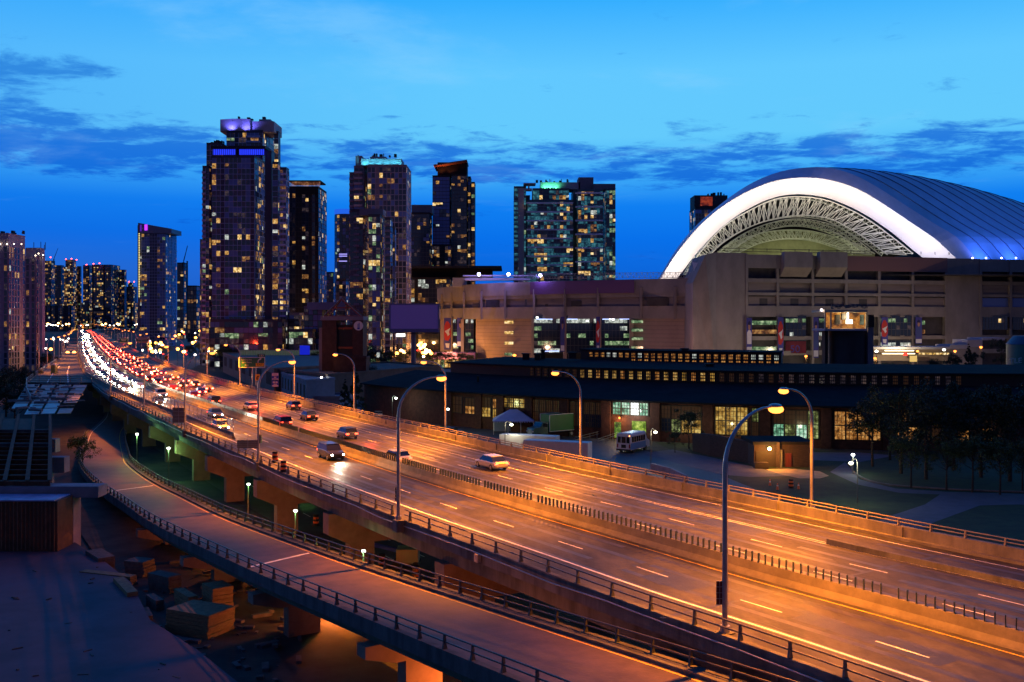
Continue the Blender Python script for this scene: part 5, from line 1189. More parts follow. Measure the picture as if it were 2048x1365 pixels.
# traffic: near cars listed by lane so that each can be told apart
word = {'sedan': 'sedan', 'suv': 'SUV', 'hatchback': 'hatchback'}
inb = [(-3, 118, 'black', 'suv', 'next to the median left of the paddles'), (-6.8, 150, 'white', 'hatchback', 'just past the end of the mesh fence'), (-3, 168, 'grey', 'sedan', 'beside the green screen panels'),
       (-6.6, 196, 'blue', 'sedan', 'behind the mesh fence'), (-3, 212, 'silver', 'suv', 'leading the bright queue')]
for d, y, c, k, w in inb:
    u = ML.y2s(y); p = ML.at(u, d, .02); v = -ML.dir(u); o = put([q for q in protos if q[0] == k and q[1] == c][0], p, face(v), 'oncoming %s %s with headlights on, %s' % (c, word[k], w), GI); head_beam(o)
outb = [(9.4, 104, 'silver', 'sedan', 'in front of the far lamp'), (2.3, 112, 'white', 'sedan', 'beside the middle of the paddle row'), (5.8, 134, 'blue', 'hatchback', 'in the middle lane below the white tent'),
        (2.3, 150, 'red', 'suv', 'beside the last glare paddles'), (9.4, 158, 'black', 'sedan', 'in front of the tall brick tower'), (13, 176, 'grey', 'hatchback', 'nearest the far parapet'), (5.8, 178, 'silver', 'sedan', 'in the middle lane below the exit sign'), (2.3, 190, 'black', 'suv', 'beside the green screen panels')]
for d, y, c, k, w in outb:
    u = ML.y2s(y); p = ML.at(u, d, .02); put([q for q in protos if q[0] == k and q[1] == c][0], p, face(ML.dir(u)), 'receding %s %s with red tail lights, %s' % (c, word[k], w), GO)
for y, e in ((128, 500), (150, 700), (176, 1100), (205, 2200), (245, 4500), (290, 6500), (350, 9000), (430, 13000), (530, 20000), (660, 30000)):
    plight('taillight_glow', ML.at(ML.y2s(y), 6.5, 1.2), e, (1, .06, .02), None, .6)
# farther traffic: one mesh per car, too small to show its parts
def far_car(oncoming, c):
    m = MB(); m.box(-2.3, -.9, .3, 2.3, .9, .95); m.loop([[(-1.9, -.85, .95), (-1.9, .85, .95), (1.3, .85, .95), (1.3, -.85, .95)], [(-1.3, -.7, 1.5), (-1.3, .7, 1.5), (.5, .7, 1.5), (.5, -.7, 1.5)]])
    m.k = 1
    for s in (-1, 1):
        if oncoming: m.ball((2.3, s * .62, .68), .26, 8, .8)
        else: m.box(-2.42, s * .65 - .22, .62, -2.28, s * .65 + .22, .92)
    m.k = 0; return m.build('car', [c, hl_on if oncoming else tl_far], local=True)
tl_far = lamp_glow('distant_taillight', (1, .06, .03), 34)
FI = [far_car(True, paint[c]) for c in ('silver', 'black', 'white', 'grey')]; FO = [far_car(False, paint[c]) for c in ('black', 'blue', 'red', 'grey')]
def fput(o, loc, rz, lab, g):
    c = o.copy(); S.collection.objects.link(c); c.location = loc; c.rotation_euler = (0, 0, rz); c['label'] = lab % c.data.materials[0].name.split('_')[-1]; c['category'] = 'car'; c['group'] = g
nI = nO = 0
for lane, d in enumerate((-7.2, -3.2)):
    y = 232. + lane * 6
    while y < 1750 and nI < 185:
        u = ML.y2s(y); p = ML.at(u, d + RS.uniform(-.3, .3), .02); v = -ML.dir(u); nI += 1
        fput(RS.choice(FI), p, face(v), 'distant %s car with bright headlights in the oncoming lane ' + ('next to the near railing', 'next to the median')[lane], GI); y += RS.uniform(8, 13) * (1 if y < 700 else 1.6)
for lane, d in enumerate((2.3, 5.9, 9.5)):
    y = 206. + lane * 9
    while y < 1750 and nO < 150:
        u = ML.y2s(y); p = ML.at(u, d + RS.uniform(-.3, .3), .02); nO += 1
        fput(RS.choice(FO), p, face(ML.dir(u)), 'distant %s car with red tail lights in the ' + ('lane next to the median', 'middle receding lane', 'outer receding lane')[lane], GO); y += RS.uniform(13, 30) * (1 if y < 800 else 1.5)
# real headlight glow over the packed lanes
for y in (240, 275, 315, 360, 420, 490, 570, 670, 800, 980): 
    u = ML.y2s(y); p = ML.at(u, -5, 1.2); v = -ML.dir(u); o = bpy.data.objects.new('headlight_beam', bpy.data.lights.new('headlight_beam', 'SPOT')); S.collection.objects.link(o); l = o.data; l.energy = 30000 * (y / 300) ** .9; l.color = (1, .8, .5); l.spot_size = math.radians(110); l.spot_blend = 1; l.shadow_soft_size = 1.; o.location = p; o.rotation_euler = (v + Vector((0, 0, -.25))).to_track_quat('-Z', 'Y').to_euler()
# ---------------------------------------------------------------- closed ramp on the left, under demolition
JD = lambda u: (lambda y: -7.9 if y < 140 else -7.9 - .9 * (y - 140) / 75 if y < 215 else -8.8 - 2.4 * (y - 215) / 85 if y < 300 else -11.2)(ML.at(u, 0).y)
u0, u1 = ML.y2s(140), ML.y2s(640)
jb = thing('construction_barrier', 'row of concrete barrier blocks with a wire fence along the closed ramp', 'barrier', tuple(ML.at(u0, JD(u0))))
blocks_ = []; u = u0
while u < u1:
    A = []
    for w in (u, u + 3.5):
        p = ML.at(w, JD(w)); d = ML.dir(w); n = Vector((d.y, -d.x, 0)); A.append([p + n * a + Vector((0, 0, z)) for a, z in ((-.3, .01), (-.22, .2), (-.1, .5), (-.08, .85), (.08, .85), (.1, .5), (.22, .2), (.3, .01))])
    blocks_.append(MB().loop(A)); u += 3.6
many(blocks_, 'barrier_block', MT['barrier_concrete'], jb)
posts_ = []; u = u0
while u < u1: p = ML.at(u, JD(u)); posts_.append(MB().tube([p + Vector((0, 0, .85)), p + Vector((0, 0, 2.7))], .05, 5)); u += 3.
many(posts_, 'fence_post', galv, jb); m = MB()
for z in (.95, 1.8, 2.65): m.tube(ML.line(JD, z, u0, u1, 3.), .03, 4)
m.build('fence_wire', galv, jb)
rampL = [(-314, 711), (-250, 560), (-197, 438), (-166, 360), (-148, 314), (-127, 262)]
rgt = [ML.at(ML.y2s(y + 5), -11.6) for _, y in rampL]
m = MB(); A = []
for (x, y), q in zip(rampL, rgt): A.append([Vector((x, y, 8.99)), Vector((q.x, q.y, 8.99)), Vector((q.x, q.y, 8.0)), Vector((x, y, 8.0))])
cr = thing('closed_ramp', 'closed ramp deck with old lane paint, cut off above the bare girders', 'ramp bridge', (-150, 330, 8)); m.loop(A); m.build('deck_slab', asphalt, cr)
m = MB()
for f in (.3, .62): m.strip([Vector((x, y, 9.0)).lerp(Vector((q.x, q.y, 9)), f) + Vector((0, 0, .004)) for (x, y), q in list(zip(rampL, rgt))[3:]], [Vector((x, y, 9.0)).lerp(Vector((q.x, q.y, 9)), f) + Vector((.3, 0, .004)) for (x, y), q in list(zip(rampL, rgt))[3:]])
m.build('lane_paint', white_paint, cr)
LR = Path([Vector((x, y, 9.)) for x, y in [(-96, 200), (-109, 225)] + rampL[::-1]])
m = MB(); LR.solid(m, -.4, 0, -.9, .25, 0, LR.s[-1], 8); m.build('edge_kerb', concrete, cr)
railing(LR, 'ramp_railing', 'two-rail railing along the outer edge of the closed ramp', -.2, .25, .85, 0, 240, 3., galv)
wh = ['nearest the cut end', 'second from the cut end', 'third from the cut end', 'fourth from the cut end', 'fifth from the cut end', 'sixth from the cut end', 'seventh from the cut end', 'eighth from the cut end', 'farthest of the row']
for k, y in enumerate((314, 350, 388, 425, 465, 510, 560, 615, 680)):
    for (xa, ya), (xb, yb) in zip(rampL, rampL[1:]):
        if yb <= y <= ya: x = xa + (xb - xa) * (y - ya) / (yb - ya)
    _copy(LPL, chL, 'lamp on the outer edge of the closed ramp, ' + wh[k], None, (x - .6, y, 8.6), face(Vector((.9, .4, 0))))
P3 = lambda px, py, z: at(px, py, z)
# cut end: rails, plates, beams
cb = thing('road_closure_rail', 'orange-lit guard rails across the cut end of the closed ramp', 'barrier', (-120, 262, 9)); a, b = Vector((-127, 263, 9)), Vector((-103, 258, 9)); m = MB()
for z in (.5, 1.1, 1.6): m.beam(a + Vector((0, 0, z)), b + Vector((0, 0, z)), .14)
for k in range(9): p = a.lerp(b, k / 8); m.beam(p, p + Vector((0, 0, 1.7)), .14)
m.build('rail', MT['sand_painted_metal'], cb)
yb_ = thing('site_cabinet', 'yellow cabinet standing on the closed ramp by its railing', 'cabinet', at(105.5, 747, 9)); m = MB(); Yc = at(105, 747, 9).y; pbox(m, 101.5, 109.5, 731, 747, Yc, 2); m.build('body', material('yellow_cabinet', (.5, .36, .06), .6, .1, 1), yb_); m = MB(); pbox(m, 101, 110, 729, 731, Yc - .2, 2.4); m.build('lid', white_paint, yb_)
plates = thing('deck_plates', 'pale deck panels and dark gaps laid over the old girders, littered with debris', 'deck panels', (-95, 210, 8.6))
L1, R1 = Vector((-125, 257)), Vector((-108, 255)); L2, R2 = Vector((-87, 172)), Vector((-77.5, 176))
def rq(f, g): return (L1.lerp(L2, f)).lerp(R1.lerp(R2, f), g)
pm = material('pale_form_panel', (.30, .26, .24), .7, .4, .5, .2); ply = material('bluish_panel', (.20, .22, .28), .4, .2, .6)
for i in range(7):
    for j in range(4):
        if (i, j) in ((6, 0), (5, 3)): continue
        f0, f1 = i / 7 + .01, (i + 1) / 7 - .008; g0, g1 = j / 4 + .02, (j + 1) / 4 - .02; z = 8.85 + R.uniform(-.06, .06)
        A = [rq(f0, g0), rq(f0, g1), rq(f1, g1), rq(f1, g0)]; MB().hexa(*[(p.x, p.y, z - .1) for p in A], *[(p.x, p.y, z) for p in A]).build('form_panel', ply if i > 4 and j < 3 else pm, plates)
m = MB()
for k in range(46):
    p = rq(R.random() * .95, R.random()); a = R.uniform(0, 3.1); L_ = R.uniform(.8, 4); m.obox((p.x, p.y), (math.cos(a), math.sin(a)), L_, R.uniform(.2, .7), 9.0, 9.05 + R.uniform(.05, .5))
m.build('debris', material('debris_grey', (.12, .12, .14), .8, .4, 1), plates, kind='stuff')
sg = thing('steel_girders', 'bare rust-brown steel girders and crossbeams left where the ramp deck was removed', 'girders', (-60, 140, 7))
GA = [Vector((-78.6 + 2.65 * k, 153, 8.55)) for k in range(-3, 4)]; GB = [Vector((-57.5 + 2.45 * k, 108.5, 7.75)) for k in range(-3, 4)]; GZ = [Vector((a.x - (b.x - a.x) * .52, 153 + 23, 8.75)) for a, b in zip(GA, GB)]
for a, b, z in zip(GA, GB, GZ):
    m = MB()
    for p, q in ((z, a), (a, b)):
        m.beam(p, q, .45, .05); m.beam(p - Vector((0, 0, .55)), q - Vector((0, 0, .55)), .07, 1.05); m.beam(p - Vector((0, 0, 1.1)), q - Vector((0, 0, 1.1)), .5, .06)
    m.build('girder', steel_rust, sg)
for k in range(13):
    f = k / 12; m = MB(); a, b = GA[0].lerp(GB[0], f), GA[-1].lerp(GB[-1], f); w = .5 if k in (0, 4) else .22; m.beam(a - Vector((0, 0, .35)), b - Vector((0, 0, .35)), w, .5); m.build('crossbeam', steel_rust if k not in (0, 4) else concrete_dark, sg)
for j in (2, 3, 4):   # ribbed decking between some girders
    m = MB()
    for k in range(16):
        f = k / 15 * .5; a, b = GZ[j].lerp(GA[j], .35 + f * 1.3), GZ[j + 1].lerp(GA[j + 1], .35 + f * 1.3); m.beam(a - Vector((0, 0, .1)), b - Vector((0, 0, .1)), .5, .04)
    m.build('ribbed_decking', material('brown_decking', (.12, .075, .05), .7, .3, 1), sg)
pc_ = thing('ramp_end_pier', 'wide concrete pier cap carrying the bare steel girders', 'bridge pier', (-60, 109, 0)); m = MB(); m.box(-72, 108.3, 5.9, -44.8, 110.6, 7.1); m.build('pier_cap', material('violet_grey_pier', (.24, .22, .25), .85, .25, .4, .2), pc_)
for x in (-66, -50): m = MB(); m.box(x, 108.5, 0, x + 2.4, 110.4, 5.89); m.build('column', MT['violet_grey_pier'], pc_)
for k, (y, x) in enumerate(((150, -68.5), (130, -58.2))):
    b = thing('girder_pier', 'short concrete pier stub at the right ends of the crossbeams, %s' % ['farther one', 'nearer one'][k], 'bridge pier', (x, y, 0)); m = MB(); m.prism([(x - 22, y), (x, y), (x, y + 1.6), (x - 22, y + 1.6)], 5.3, 7.3); m.build('pier_cap', MT['violet_grey_pier'], b); m = MB(); m.box(x - 4.5, y + .1, 0, x - 2, y + 1.5, 5.29); m.build('column', MT['violet_grey_pier'], b)
fw = thing('formwork_box', 'timber-ribbed formwork box with a blue sheet on top at the left edge', 'formwork', (-55, 106, 1)); Yb = 104.2; m = MB(); a = up(-60, 1095, Yb); b = up(115, 1003, Yb); m.box(a.x, Yb, 1.0, b.x, Yb + 3.6, b.z); m.build('box_wall', material('brown_ply', (.10, .055, .03), .8, .3, .8, .1), fw)
sl_ = [MB().box(a.x + .35 + k * .42 + R.uniform(-.05, .05), Yb - .12, 1.0 + R.uniform(0, .3), a.x + .43 + k * .42, Yb - .005, b.z - R.uniform(0, .25)) for k in range(int((b.x - a.x) / .42))]
many(sl_, 'timber_rib', material('rib_timber', (.20, .12, .065), .8, .3, 2), fw); m = MB(); m.box(a.x, Yb - .15, b.z + .02, b.x - .3, Yb + 3.7, b.z + .14); m.build('blue_sheet', material('blue_tarp_grey', (.28, .30, .5), .5, .3, .8), fw)
m = MB(); sp = [at(x, y, 1.0) for x, y in [(-500, 1092), (118, 1093), (150, 1085), (205, 1120), (262, 1165), (300, 1240), (395, 1300), (520, 1400), (560, 1560), (-900, 1560)]]; m.prism([(p.x, p.y) for p in sp], -.5, 1.0); o = m.build('concrete_yard', material('yard_slab', (.085, .06, .085), .8, .3, .16, .15)); o['kind'] = 'structure'
m = MB(); sp = [at(x, y, .2) for x, y in [(150, 1050), (300, 1080), (480, 1200), (620, 1400), (500, 1500), (380, 1330), (250, 1200)]]; m.add([(p.x, p.y, .2) for p in sp], [tuple(range(7))]); o = m.build('dirt_patch', soil); o['kind'] = 'structure'
# timber stacks and bits under the curved ramp
def stack(label, px, py, L_, w, h, a, mat=timber, n=5, z0=.2):
    p = at(px, py, z0); t = thing('timber_stack', label, 'timber stack', tuple(p), 'timber stacks under the curved ramp'); ux = Vector((math.cos(a), math.sin(a), 0)); uy = Vector((-ux.y, ux.x, 0)); k = 0
    for i in range(n):
        m = MB(); z = p.z + h * i / n; m.obox(p + ux * R.uniform(-.1, .1), ux, L_, w, z + .01, z + h / n - .02); m.build('plank_layer', mat, t)
tg = material('grey_timber', (.10, .085, .07), .85, .3, 2)
stack('big square stack of sawn timber nearest the camera', 400, 1262, 4.4, 3., 1.9, -.45, timber, 6); stack('tall timber stack standing behind the biggest one', 435, 1225, 2.4, 1.8, 2.4, -.9, timber, 7); stack('narrow timber stack leaning left of the big one', 372, 1222, 3.4, .8, 1.6, -.9, timber, 4)
stack('long low beam pile beside the yard edge', 215, 1165, 6., .9, .9, -.35, timber, 3); stack('second beam pile lying lower left', 190, 1185, 7., .7, .5, -.5, timber, 2); stack('beam pile angled toward the camera', 250, 1195, 6, .9, 1.2, -1.0, timber, 3)
stack('grey timber pile in the shade behind the beams', 200, 1130, 4.5, 1.6, 1.2, -.9, tg, 4); stack('grey crate-like timber block under the ramp', 280, 1150, 2.2, 1.8, 1.5, -.3, tg, 5); stack('grey plank pile beside the ramp pier', 330, 1180, 3, 1.4, 1.5, -.6, tg, 4); stack('loose short planks on the dirt', 295, 1235, 2.8, .5, .5, -1.1, tg, 2); stack('splayed planks next to the short ones', 310, 1215, 2.6, .7, .9, -.9, tg, 2)
m = MB()
for k in range(160):
    p = at(R.uniform(200, 600), R.uniform(1120, 1400), .2); a = R.uniform(0, 3.1); s_ = R.uniform(.1, .5); m.obox(p, (math.cos(a), math.sin(a)), s_ * R.uniform(1, 4), s_, .15, .2 + s_ * .5)
m.build('rubble', concrete_dark, kind='stuff', label='rubble and offcuts scattered on the dirt under the curved ramp', category='rubble')
m = MB()
for k in range(34):
    px, py = R.uniform(-60, 420), R.uniform(1110, 1380); p = at(px, py, 1.0)
    if px > 180 + (py - 1110) * .8: continue
    a = R.uniform(0, 3.1); m.obox(p, (math.cos(a), math.sin(a)), R.uniform(.1, .8), R.uniform(.04, .16), 1.003, 1.03 + R.random() * .07)
m.build('offcuts', tg, kind='stuff', label='scattered offcuts and dust lying on the pale concrete yard', category='debris')
# ---------------------------------------------------------------- roadside signs
sgreen = material('sign_green', (.01, .14, .07), .5, 0, 1); swhite = material('sign_white', (.75, .72, .62), .6, 0, 1); syel = material('sign_yellow', (.75, .42, .02), .5, 0, 1); sblue = material('sign_blue', (.02, .06, .35), .5, 0, 1)
Ys = 236.
es = thing('exit_sign', 'green highway sign for Spadina Ave. and Lake Shore Blvd. with a yellow EXIT tab', 'road sign', up(505, 775, Ys)); m = MB(); pbox(m, 478.5, 528.8, 716, 734.5, Ys, .1); m.build('panel', sgreen, es)
m = MB()
for a in ((477.3, 530, 715, 716), (477.3, 530, 734.5, 735.6), (477.3, 478.5, 716, 734.5), (528.8, 530, 716, 734.5)): pbox(m, *a, Ys - .04, .12)
m.build('border', swhite, es); m = MB(); pbox(m, 515, 530, 708.5, 714.7, Ys, .1); m.build('number_tab', sgreen, es)
text_mesh('153', .78, up(522.6, 711.6, Ys - .03), swhite, es); text_mesh('Spadina Ave.', .50, up(493.5, 719.8, Ys - .03), swhite, es); text_mesh('Lake Shore', .50, up(493.5, 725.3, Ys - .03), swhite, es); text_mesh('Blvd.', .50, up(493.5, 730.8, Ys - .03), swhite, es)
m = MB(); pbox(m, 511.5, 527.5, 726.8, 733.3, Ys - .04, .05); m.build('exit_tab', syel, es); text_mesh('EXIT', .66, up(519.6, 730, Ys - .06), black, es)
m = MB(); m.tube([up(516, 726, Ys - .06), up(516.3, 722.5, Ys - .06), up(518, 720, Ys - .06), up(520.5, 718.5, Ys - .06)], .13, 6); m.add([up(523, 717, Ys - .1), up(519, 717.4, Ys - .1), up(521.6, 721, Ys - .1)], [(0, 1, 2)]); m.build('arrow', swhite, es); m = MB(); m.tube([up(505, 735, Ys + .3), up(505, 772, Ys + .3)], .14, 8); m.tube([up(512, 735, Ys + .3), up(512, 772, Ys + .3)], .1, 8); m.build('post', galv, es)
ys = thing('warning_sign', 'yellow curved-arrow sign just left of the gooseneck lamp by the exit sign', 'road sign', up(515, 775, 228)); m = MB(); pbox(m, 510.5, 520, 749, 761.5, 228, .08); m.build('panel', syel, ys); m = MB(); m.tube([up(514, 760, 227.9), up(514, 755, 227.9), up(516.5, 752, 227.9), up(517.5, 754, 227.9)], .12, 6); m.build('arrow', black, ys); m = MB(); m.tube([up(515, 761, 228.2), up(515, 775, 228.2)], .06, 6); m.build('post', galv, ys)
bs = thing('information_sign', 'pair of blue and white signs stacked on one post right of the exit sign', 'road sign', up(549, 785, 215)); m = MB(); pbox(m, 543.5, 557, 746.5, 760, 215, .08); m.build('panel', sblue, bs); m = MB(); pbox(m, 543.5, 557, 761.5, 774, 215, .08); m.build('panel', sblue, bs)
m = MB()
for y0, y1, x0, x1 in ((746.8, 752, 544, 556.6), (757.5, 759.8, 544, 556.6), (771.3, 773.6, 544, 556.6), (754, 755.6, 548, 552.5), (763.6, 766, 545.5, 550), (763.6, 766, 551, 555), (768, 769.6, 547, 554)): pbox(m, x0, x1, y0, y1, 214.95, .04)
m.build('white_marks', swhite, bs); m = MB()
for y, x0, x1 in ((748, 546, 554), (750, 545.5, 555), (758.6, 546, 555)): pbox(m, x0, x1, y, y + .7, 214.9, .03)
m.build('small_lettering', sblue, bs); m = MB(); pbox(m, 549, 551, 774, 792, 215.2, .3); m.build('post', steel_rust, bs)
y2 = thing('warning_sign', 'small yellow arrow sign standing alone right of the distant gantry', 'road sign', up(332, 735, 400)); m = MB(); pbox(m, 329, 335.5, 711.5, 719.5, 400, .08); m.build('panel', syel, y2); m = MB(); m.tube([up(331.5, 718.5, 399.9), up(331.5, 715, 399.9), up(333.6, 713, 399.9)], .15, 5); m.build('arrow', black, y2); m = MB(); m.tube([up(332.3, 719.5, 400.2), up(332.3, 731, 400.2)], .09, 6); m.build('post', galv, y2)
for lab, x0, x1, y0, y1, Y in (('smaller green overhead sign on the distant gantry', 240, 255, 677, 685, 640), ('larger green overhead sign with a yellow strip on the distant gantry', 272, 297, 675.5, 683.5, 600)):
    t = thing('overhead_sign', lab, 'road sign', up((x0 + x1) / 2, 700, Y)); m = MB(); pbox(m, x0, x1, y0, y1, Y, .15); m.build('panel', sgreen, t); m = MB(); pbox(m, x0 + 2, x1 - 2, y0 + 1.6, y0 + 2.6, Y - .05, .04); pbox(m, x0 + 3, x1 - 3, y0 + 4.2, y0 + 5.2, Y - .05, .04)
    for e in ((x0 - .6, x1 + .6, y0 - .6, y0), (x0 - .6, x1 + .6, y1, y1 + .5)): pbox(m, *e, Y - .05, .1)
    m.build('lettering', swhite, t); m = MB(); pbox(m, x0, x1, y1 + .6, y1 + 2, Y, .15); m.build('yellow_strip', syel, t); m = MB(); m.tube([up(x1 + 1, y0 - 3, Y + .4), up(x1 + 1, 704, Y + .4)], .25, 6); m.tube([up(x0 - 4, y0 + 3, Y + .4), up(x1 + 2, y0 + 3, Y + .4)], .2, 6); m.build('gantry_frame', galv, t)
def board(name, lab, x0, x1, y0, y1, Y, mat, ang_=0):
    t = thing(name, lab, 'signboard', up((x0 + x1) / 2, y1, Y)); m = MB(); pbox(m, x0, x1, y0, y1, Y, .1); m.build('panel', mat, t); m = MB(); n = 4
    for k in range(n + 1): pbox(m, x0, x1, y0 + (y1 - y0) * k / n - .4, y0 + (y1 - y0) * k / n + .2, Y - .06, .05)
    pbox(m, (x0 + x1) / 2 - .4, (x0 + x1) / 2 + .4, y0, y1, Y - .07, .05); m.build('stiffener', galv, t)
bk = material('sign_back_grey', (.16, .15, .13), .6, .2, 1)
board('signboard', 'unlit signboard seen from behind on the third near lamp post', 474, 517, 881, 897, 113, bk); board('signboard', 'small second board just right of the third near lamp post', 519, 523, 870, 887, 113, sgreen); board('signboard', 'greenish square signboard on the fourth near lamp post', 345, 369, 816, 846, 145, bk)
board('signboard', 'small black signboard on the second near lamp post', 790.5, 796, 975, 1003, 80.4, black); board('signboard', 'dark red-edged signboard on the nearest lamp post', 1433, 1446.5, 1163, 1210, 51.4, material('sign_edge_red', (.10, .02, .015), .5, .1, 2))
# ---------------------------------------------------------------- big billboard, blue screen
bb = thing('billboard', 'large blank violet billboard on a single post left of the stadium', 'billboard', up(827, 745, 400)); m = MB(); pbox(m, 781, 875.5, 610, 658, 400, 1.2); o = m.build('panel', material('violet_screen', (.16, .1, .3), .6, 0, 1, emit=srgb(52, 38, 86), es=.55), bb)  # blank board face emits faintly to hold its violet tone
m = MB()
for a in ((778, 878, 607.5, 610), (778, 878, 658, 665), (778, 781, 610, 658), (875.5, 878, 610, 658)): pbox(m, *a, 399.7, 1.8)
m.build('frame', material('violet_grey_frame', (.2, .17, .3), .6, .1, 1), bb); m = MB(); m.tube([up(827, 665, 401), up(827, 745, 401)], .95, 14); m.build('post', taupe_w, bb); m = MB(); pbox(m, 770, 880, 666, 667.5, 398, 3); m.build('walkway', dark_w, bb)
lb = thing('light_box', 'bright white light box under the blank billboard', 'lit sign', up(799, 675, 520)); m = MB(); pbox(m, 787, 810, 667.5, 674, 520, 1); m.build('lit_face', lamp_glow('white_box', (1, .95, .9), 2.5), lb); m = MB(); pbox(m, 797, 799, 674, 700, 520.5, .5); m.build('bracket', dark_w, lb)
bl = thing('video_screen', 'plain bright blue screen beside the fence left of the brick tower', 'screen', up(609, 712, 440)); m = MB(); pbox(m, 599.5, 619, 691.5, 710, 440, .6); m.build('screen_face', lamp_glow('blue_screen', srgb(22, 34, 190), 1.), bl); m = MB(); pbox(m, 598.5, 620, 710, 711, 439.8, 1); m.build('stand', dark_w, bl)
# ---------------------------------------------------------------- brick tower with triangular frame
bt = thing('brick_tower', 'dark brick tower with a round emblem and an open triangular frame on top', 'tower', up(684, 795, 330)); Yt = 330; tb = material('brown_brick', (.075, .038, .028), .85, .3, .6, .2); om = material('orange_trim', (.30, .07, .03), .6, .2, 1)
for x0, x1 in ((644, 673), (705, 726)): m = MB(); pbox(m, x0, x1, 641, 800, Yt, 9); m.build('shaft', tb, bt)
m = MB(); pbox(m, 673, 705, 650, 800, Yt + 2, 6); m.build('recess_wall', dark_w, bt); m = MB()
for y in (655, 694): pbox(m, 673, 705, y, y + 4, Yt + 1.6, .4)
m.build('orange_band', om, bt); m = MB(); pbox(m, 638, 644, 656, 800, Yt + 1, 7); m.build('side_shaft', taupe_w, bt); m = MB(); pbox(m, 641, 727, 633, 641, Yt - .3, 10); m.build('parapet', taupe_w, bt)
m = MB(); ap = up(683, 598, Yt + 4)
for x, dy in ((648, 0), (722, 0), (648, 9), (722, 9)): m.beam(up(x, 633, Yt + dy) if not dy else up(x, 633, Yt) + Vector((0, 9, 0)), ap, .45)
m.beam(up(664, 616, Yt + 2), up(702, 616, Yt + 2), .4); m.beam(up(648, 633, Yt), up(722, 633, Yt), .4); m.beam(up(672, 633, Yt + 2), up(674, 611, Yt + 3), .35); m.beam(up(694, 633, Yt + 2), up(692, 611, Yt + 3), .35); m.build('triangular_frame', om, bt)
m = MB(); c = up(717, 652, Yt - .05); m.tube([c, c + Vector((0, -.15, 0))], 1.55, 24); m.build('round_emblem', swhite, bt); m = MB(); pbox(m, 714.5, 719.5, 656, 659, Yt - .25, .05); pbox(m, 715.2, 716.6, 648, 656, Yt - .25, .05); pbox(m, 717.6, 719, 646, 656, Yt - .25, .05); m.build('emblem_mark', sblue, bt)
plight('tower_light', up(640, 700, 318), 500, (1, .45, .12), bt)
# low buildings between the tower and the expressway
def block(name, label, c0, c1, dv, z, mat, wins=None, z0=0):
    """front top edge from c0 to c1 (xy), depth vector dv"""
    c0, c1, dv = Vector((*c0, 0)), Vector((*c1, 0)), Vector((*dv, 0)); t = thing(name, label, 'building', ((c0.x + c1.x) / 2, (c0.y + c1.y) / 2, z0)); Q = [c0, c1, c1 + dv, c0 + dv]
    m = MB(); m.hexa(*[(p.x, p.y, z0) for p in Q], *[(p.x, p.y, z) for p in Q]); m.build('wall', mat, t); u = (c1 - c0).normalized()
    m = MB()
    for p, q in ((Q[0], Q[1]), (Q[1], Q[2]), (Q[2], Q[3]), (Q[3], Q[0])): m.beam(p + Vector((0, 0, z + .3)), q + Vector((0, 0, z + .3)), .35, .6)
    m.build('parapet', mat, t)
    if wins:
        n, w, za, zb, mt = wins; Lt = (c1 - c0).length; nv = Vector((u.y, -u.x, 0)) * .06
        for k in range(n):
            a = c0 + u * Lt * (k + .5 - w / 2) / n + nv; b = c0 + u * Lt * (k + .5 + w / 2) / n + nv; m = MB(); m.hexa((a.x, a.y, za), (b.x, b.y, za), (b.x - nv.x, b.y - nv.y, za), (a.x - nv.x, a.y - nv.y, za), (a.x, a.y, zb), (b.x, b.y, zb), (b.x - nv.x, b.y - nv.y, zb), (a.x - nv.x, a.y - nv.y, zb)); m.build('window', mt, t)
    return t
A2 = lambda px, py, z: tuple(at(px, py, z).xy)
block('warehouse', 'long low tan warehouse with dark tall windows behind the exit sign', A2(446, 708, 9), A2(548, 740, 9), (26, 40), 9, material('tan_render', (.23, .17, .14), .85, .2, .3), (7, .5, 3.5, 7.8, steel_rust))
block('warehouse', 'brown low warehouse wing between the exit sign and the brick tower', A2(549, 741, 8.6), A2(655, 752, 8.6), (30, 60), 8.6, material('brown_render', (.16, .10, .075), .85, .25, .3))
block('office_building', 'small violet-grey two-storey building with narrow windows right of the blue signs', A2(563, 748, 8), A2(612, 764, 8), (6.5, 9), 8, material('violet_render', (.27, .23, .27), .8, .15, .4), (8, .36, 3.6, 7, steel_rust)); 
block('annex', 'low pale annex right of the small violet-grey building', (-60.3, 283), (-49, 284), (3, 14), 3.2, MT['violet_render'])
block('low_roof_building', 'dark low building with a violet fascia below the billboard', A2(800, 748, 5), A2(960, 748, 5), (10, 40), 5, dark_w)
block('brick_stair_house', 'brown brick sloped house at the foot of the brick tower', (-57.5, 322), (-47, 322), (0, 8), 13, tb)
fn = thing('glowing_fence', 'long pale mesh fence with a faint glow of its own above the warehouse roof', 'fence', up(540, 715, 470)); m = MB(); pbox(m, 478, 640, 700.5, 701.3, 470, .3); pbox(m, 478, 640, 711, 711.8, 470, .3)
for k in range(33): x = 478 + k * 5; pbox(m, x, x + .7, 700, 712, 470, .3)
m.build('rails', galv, fn); m = MB(); pbox(m, 478, 640, 701.3, 711, 470.2, .1); m.build('mesh', material('glowing_mesh', (.18, .22, .18), .8, .4, .3, emit=srgb(120, 140, 110), es=.18), fn)  # backlight is put into the mesh itself as faint emission
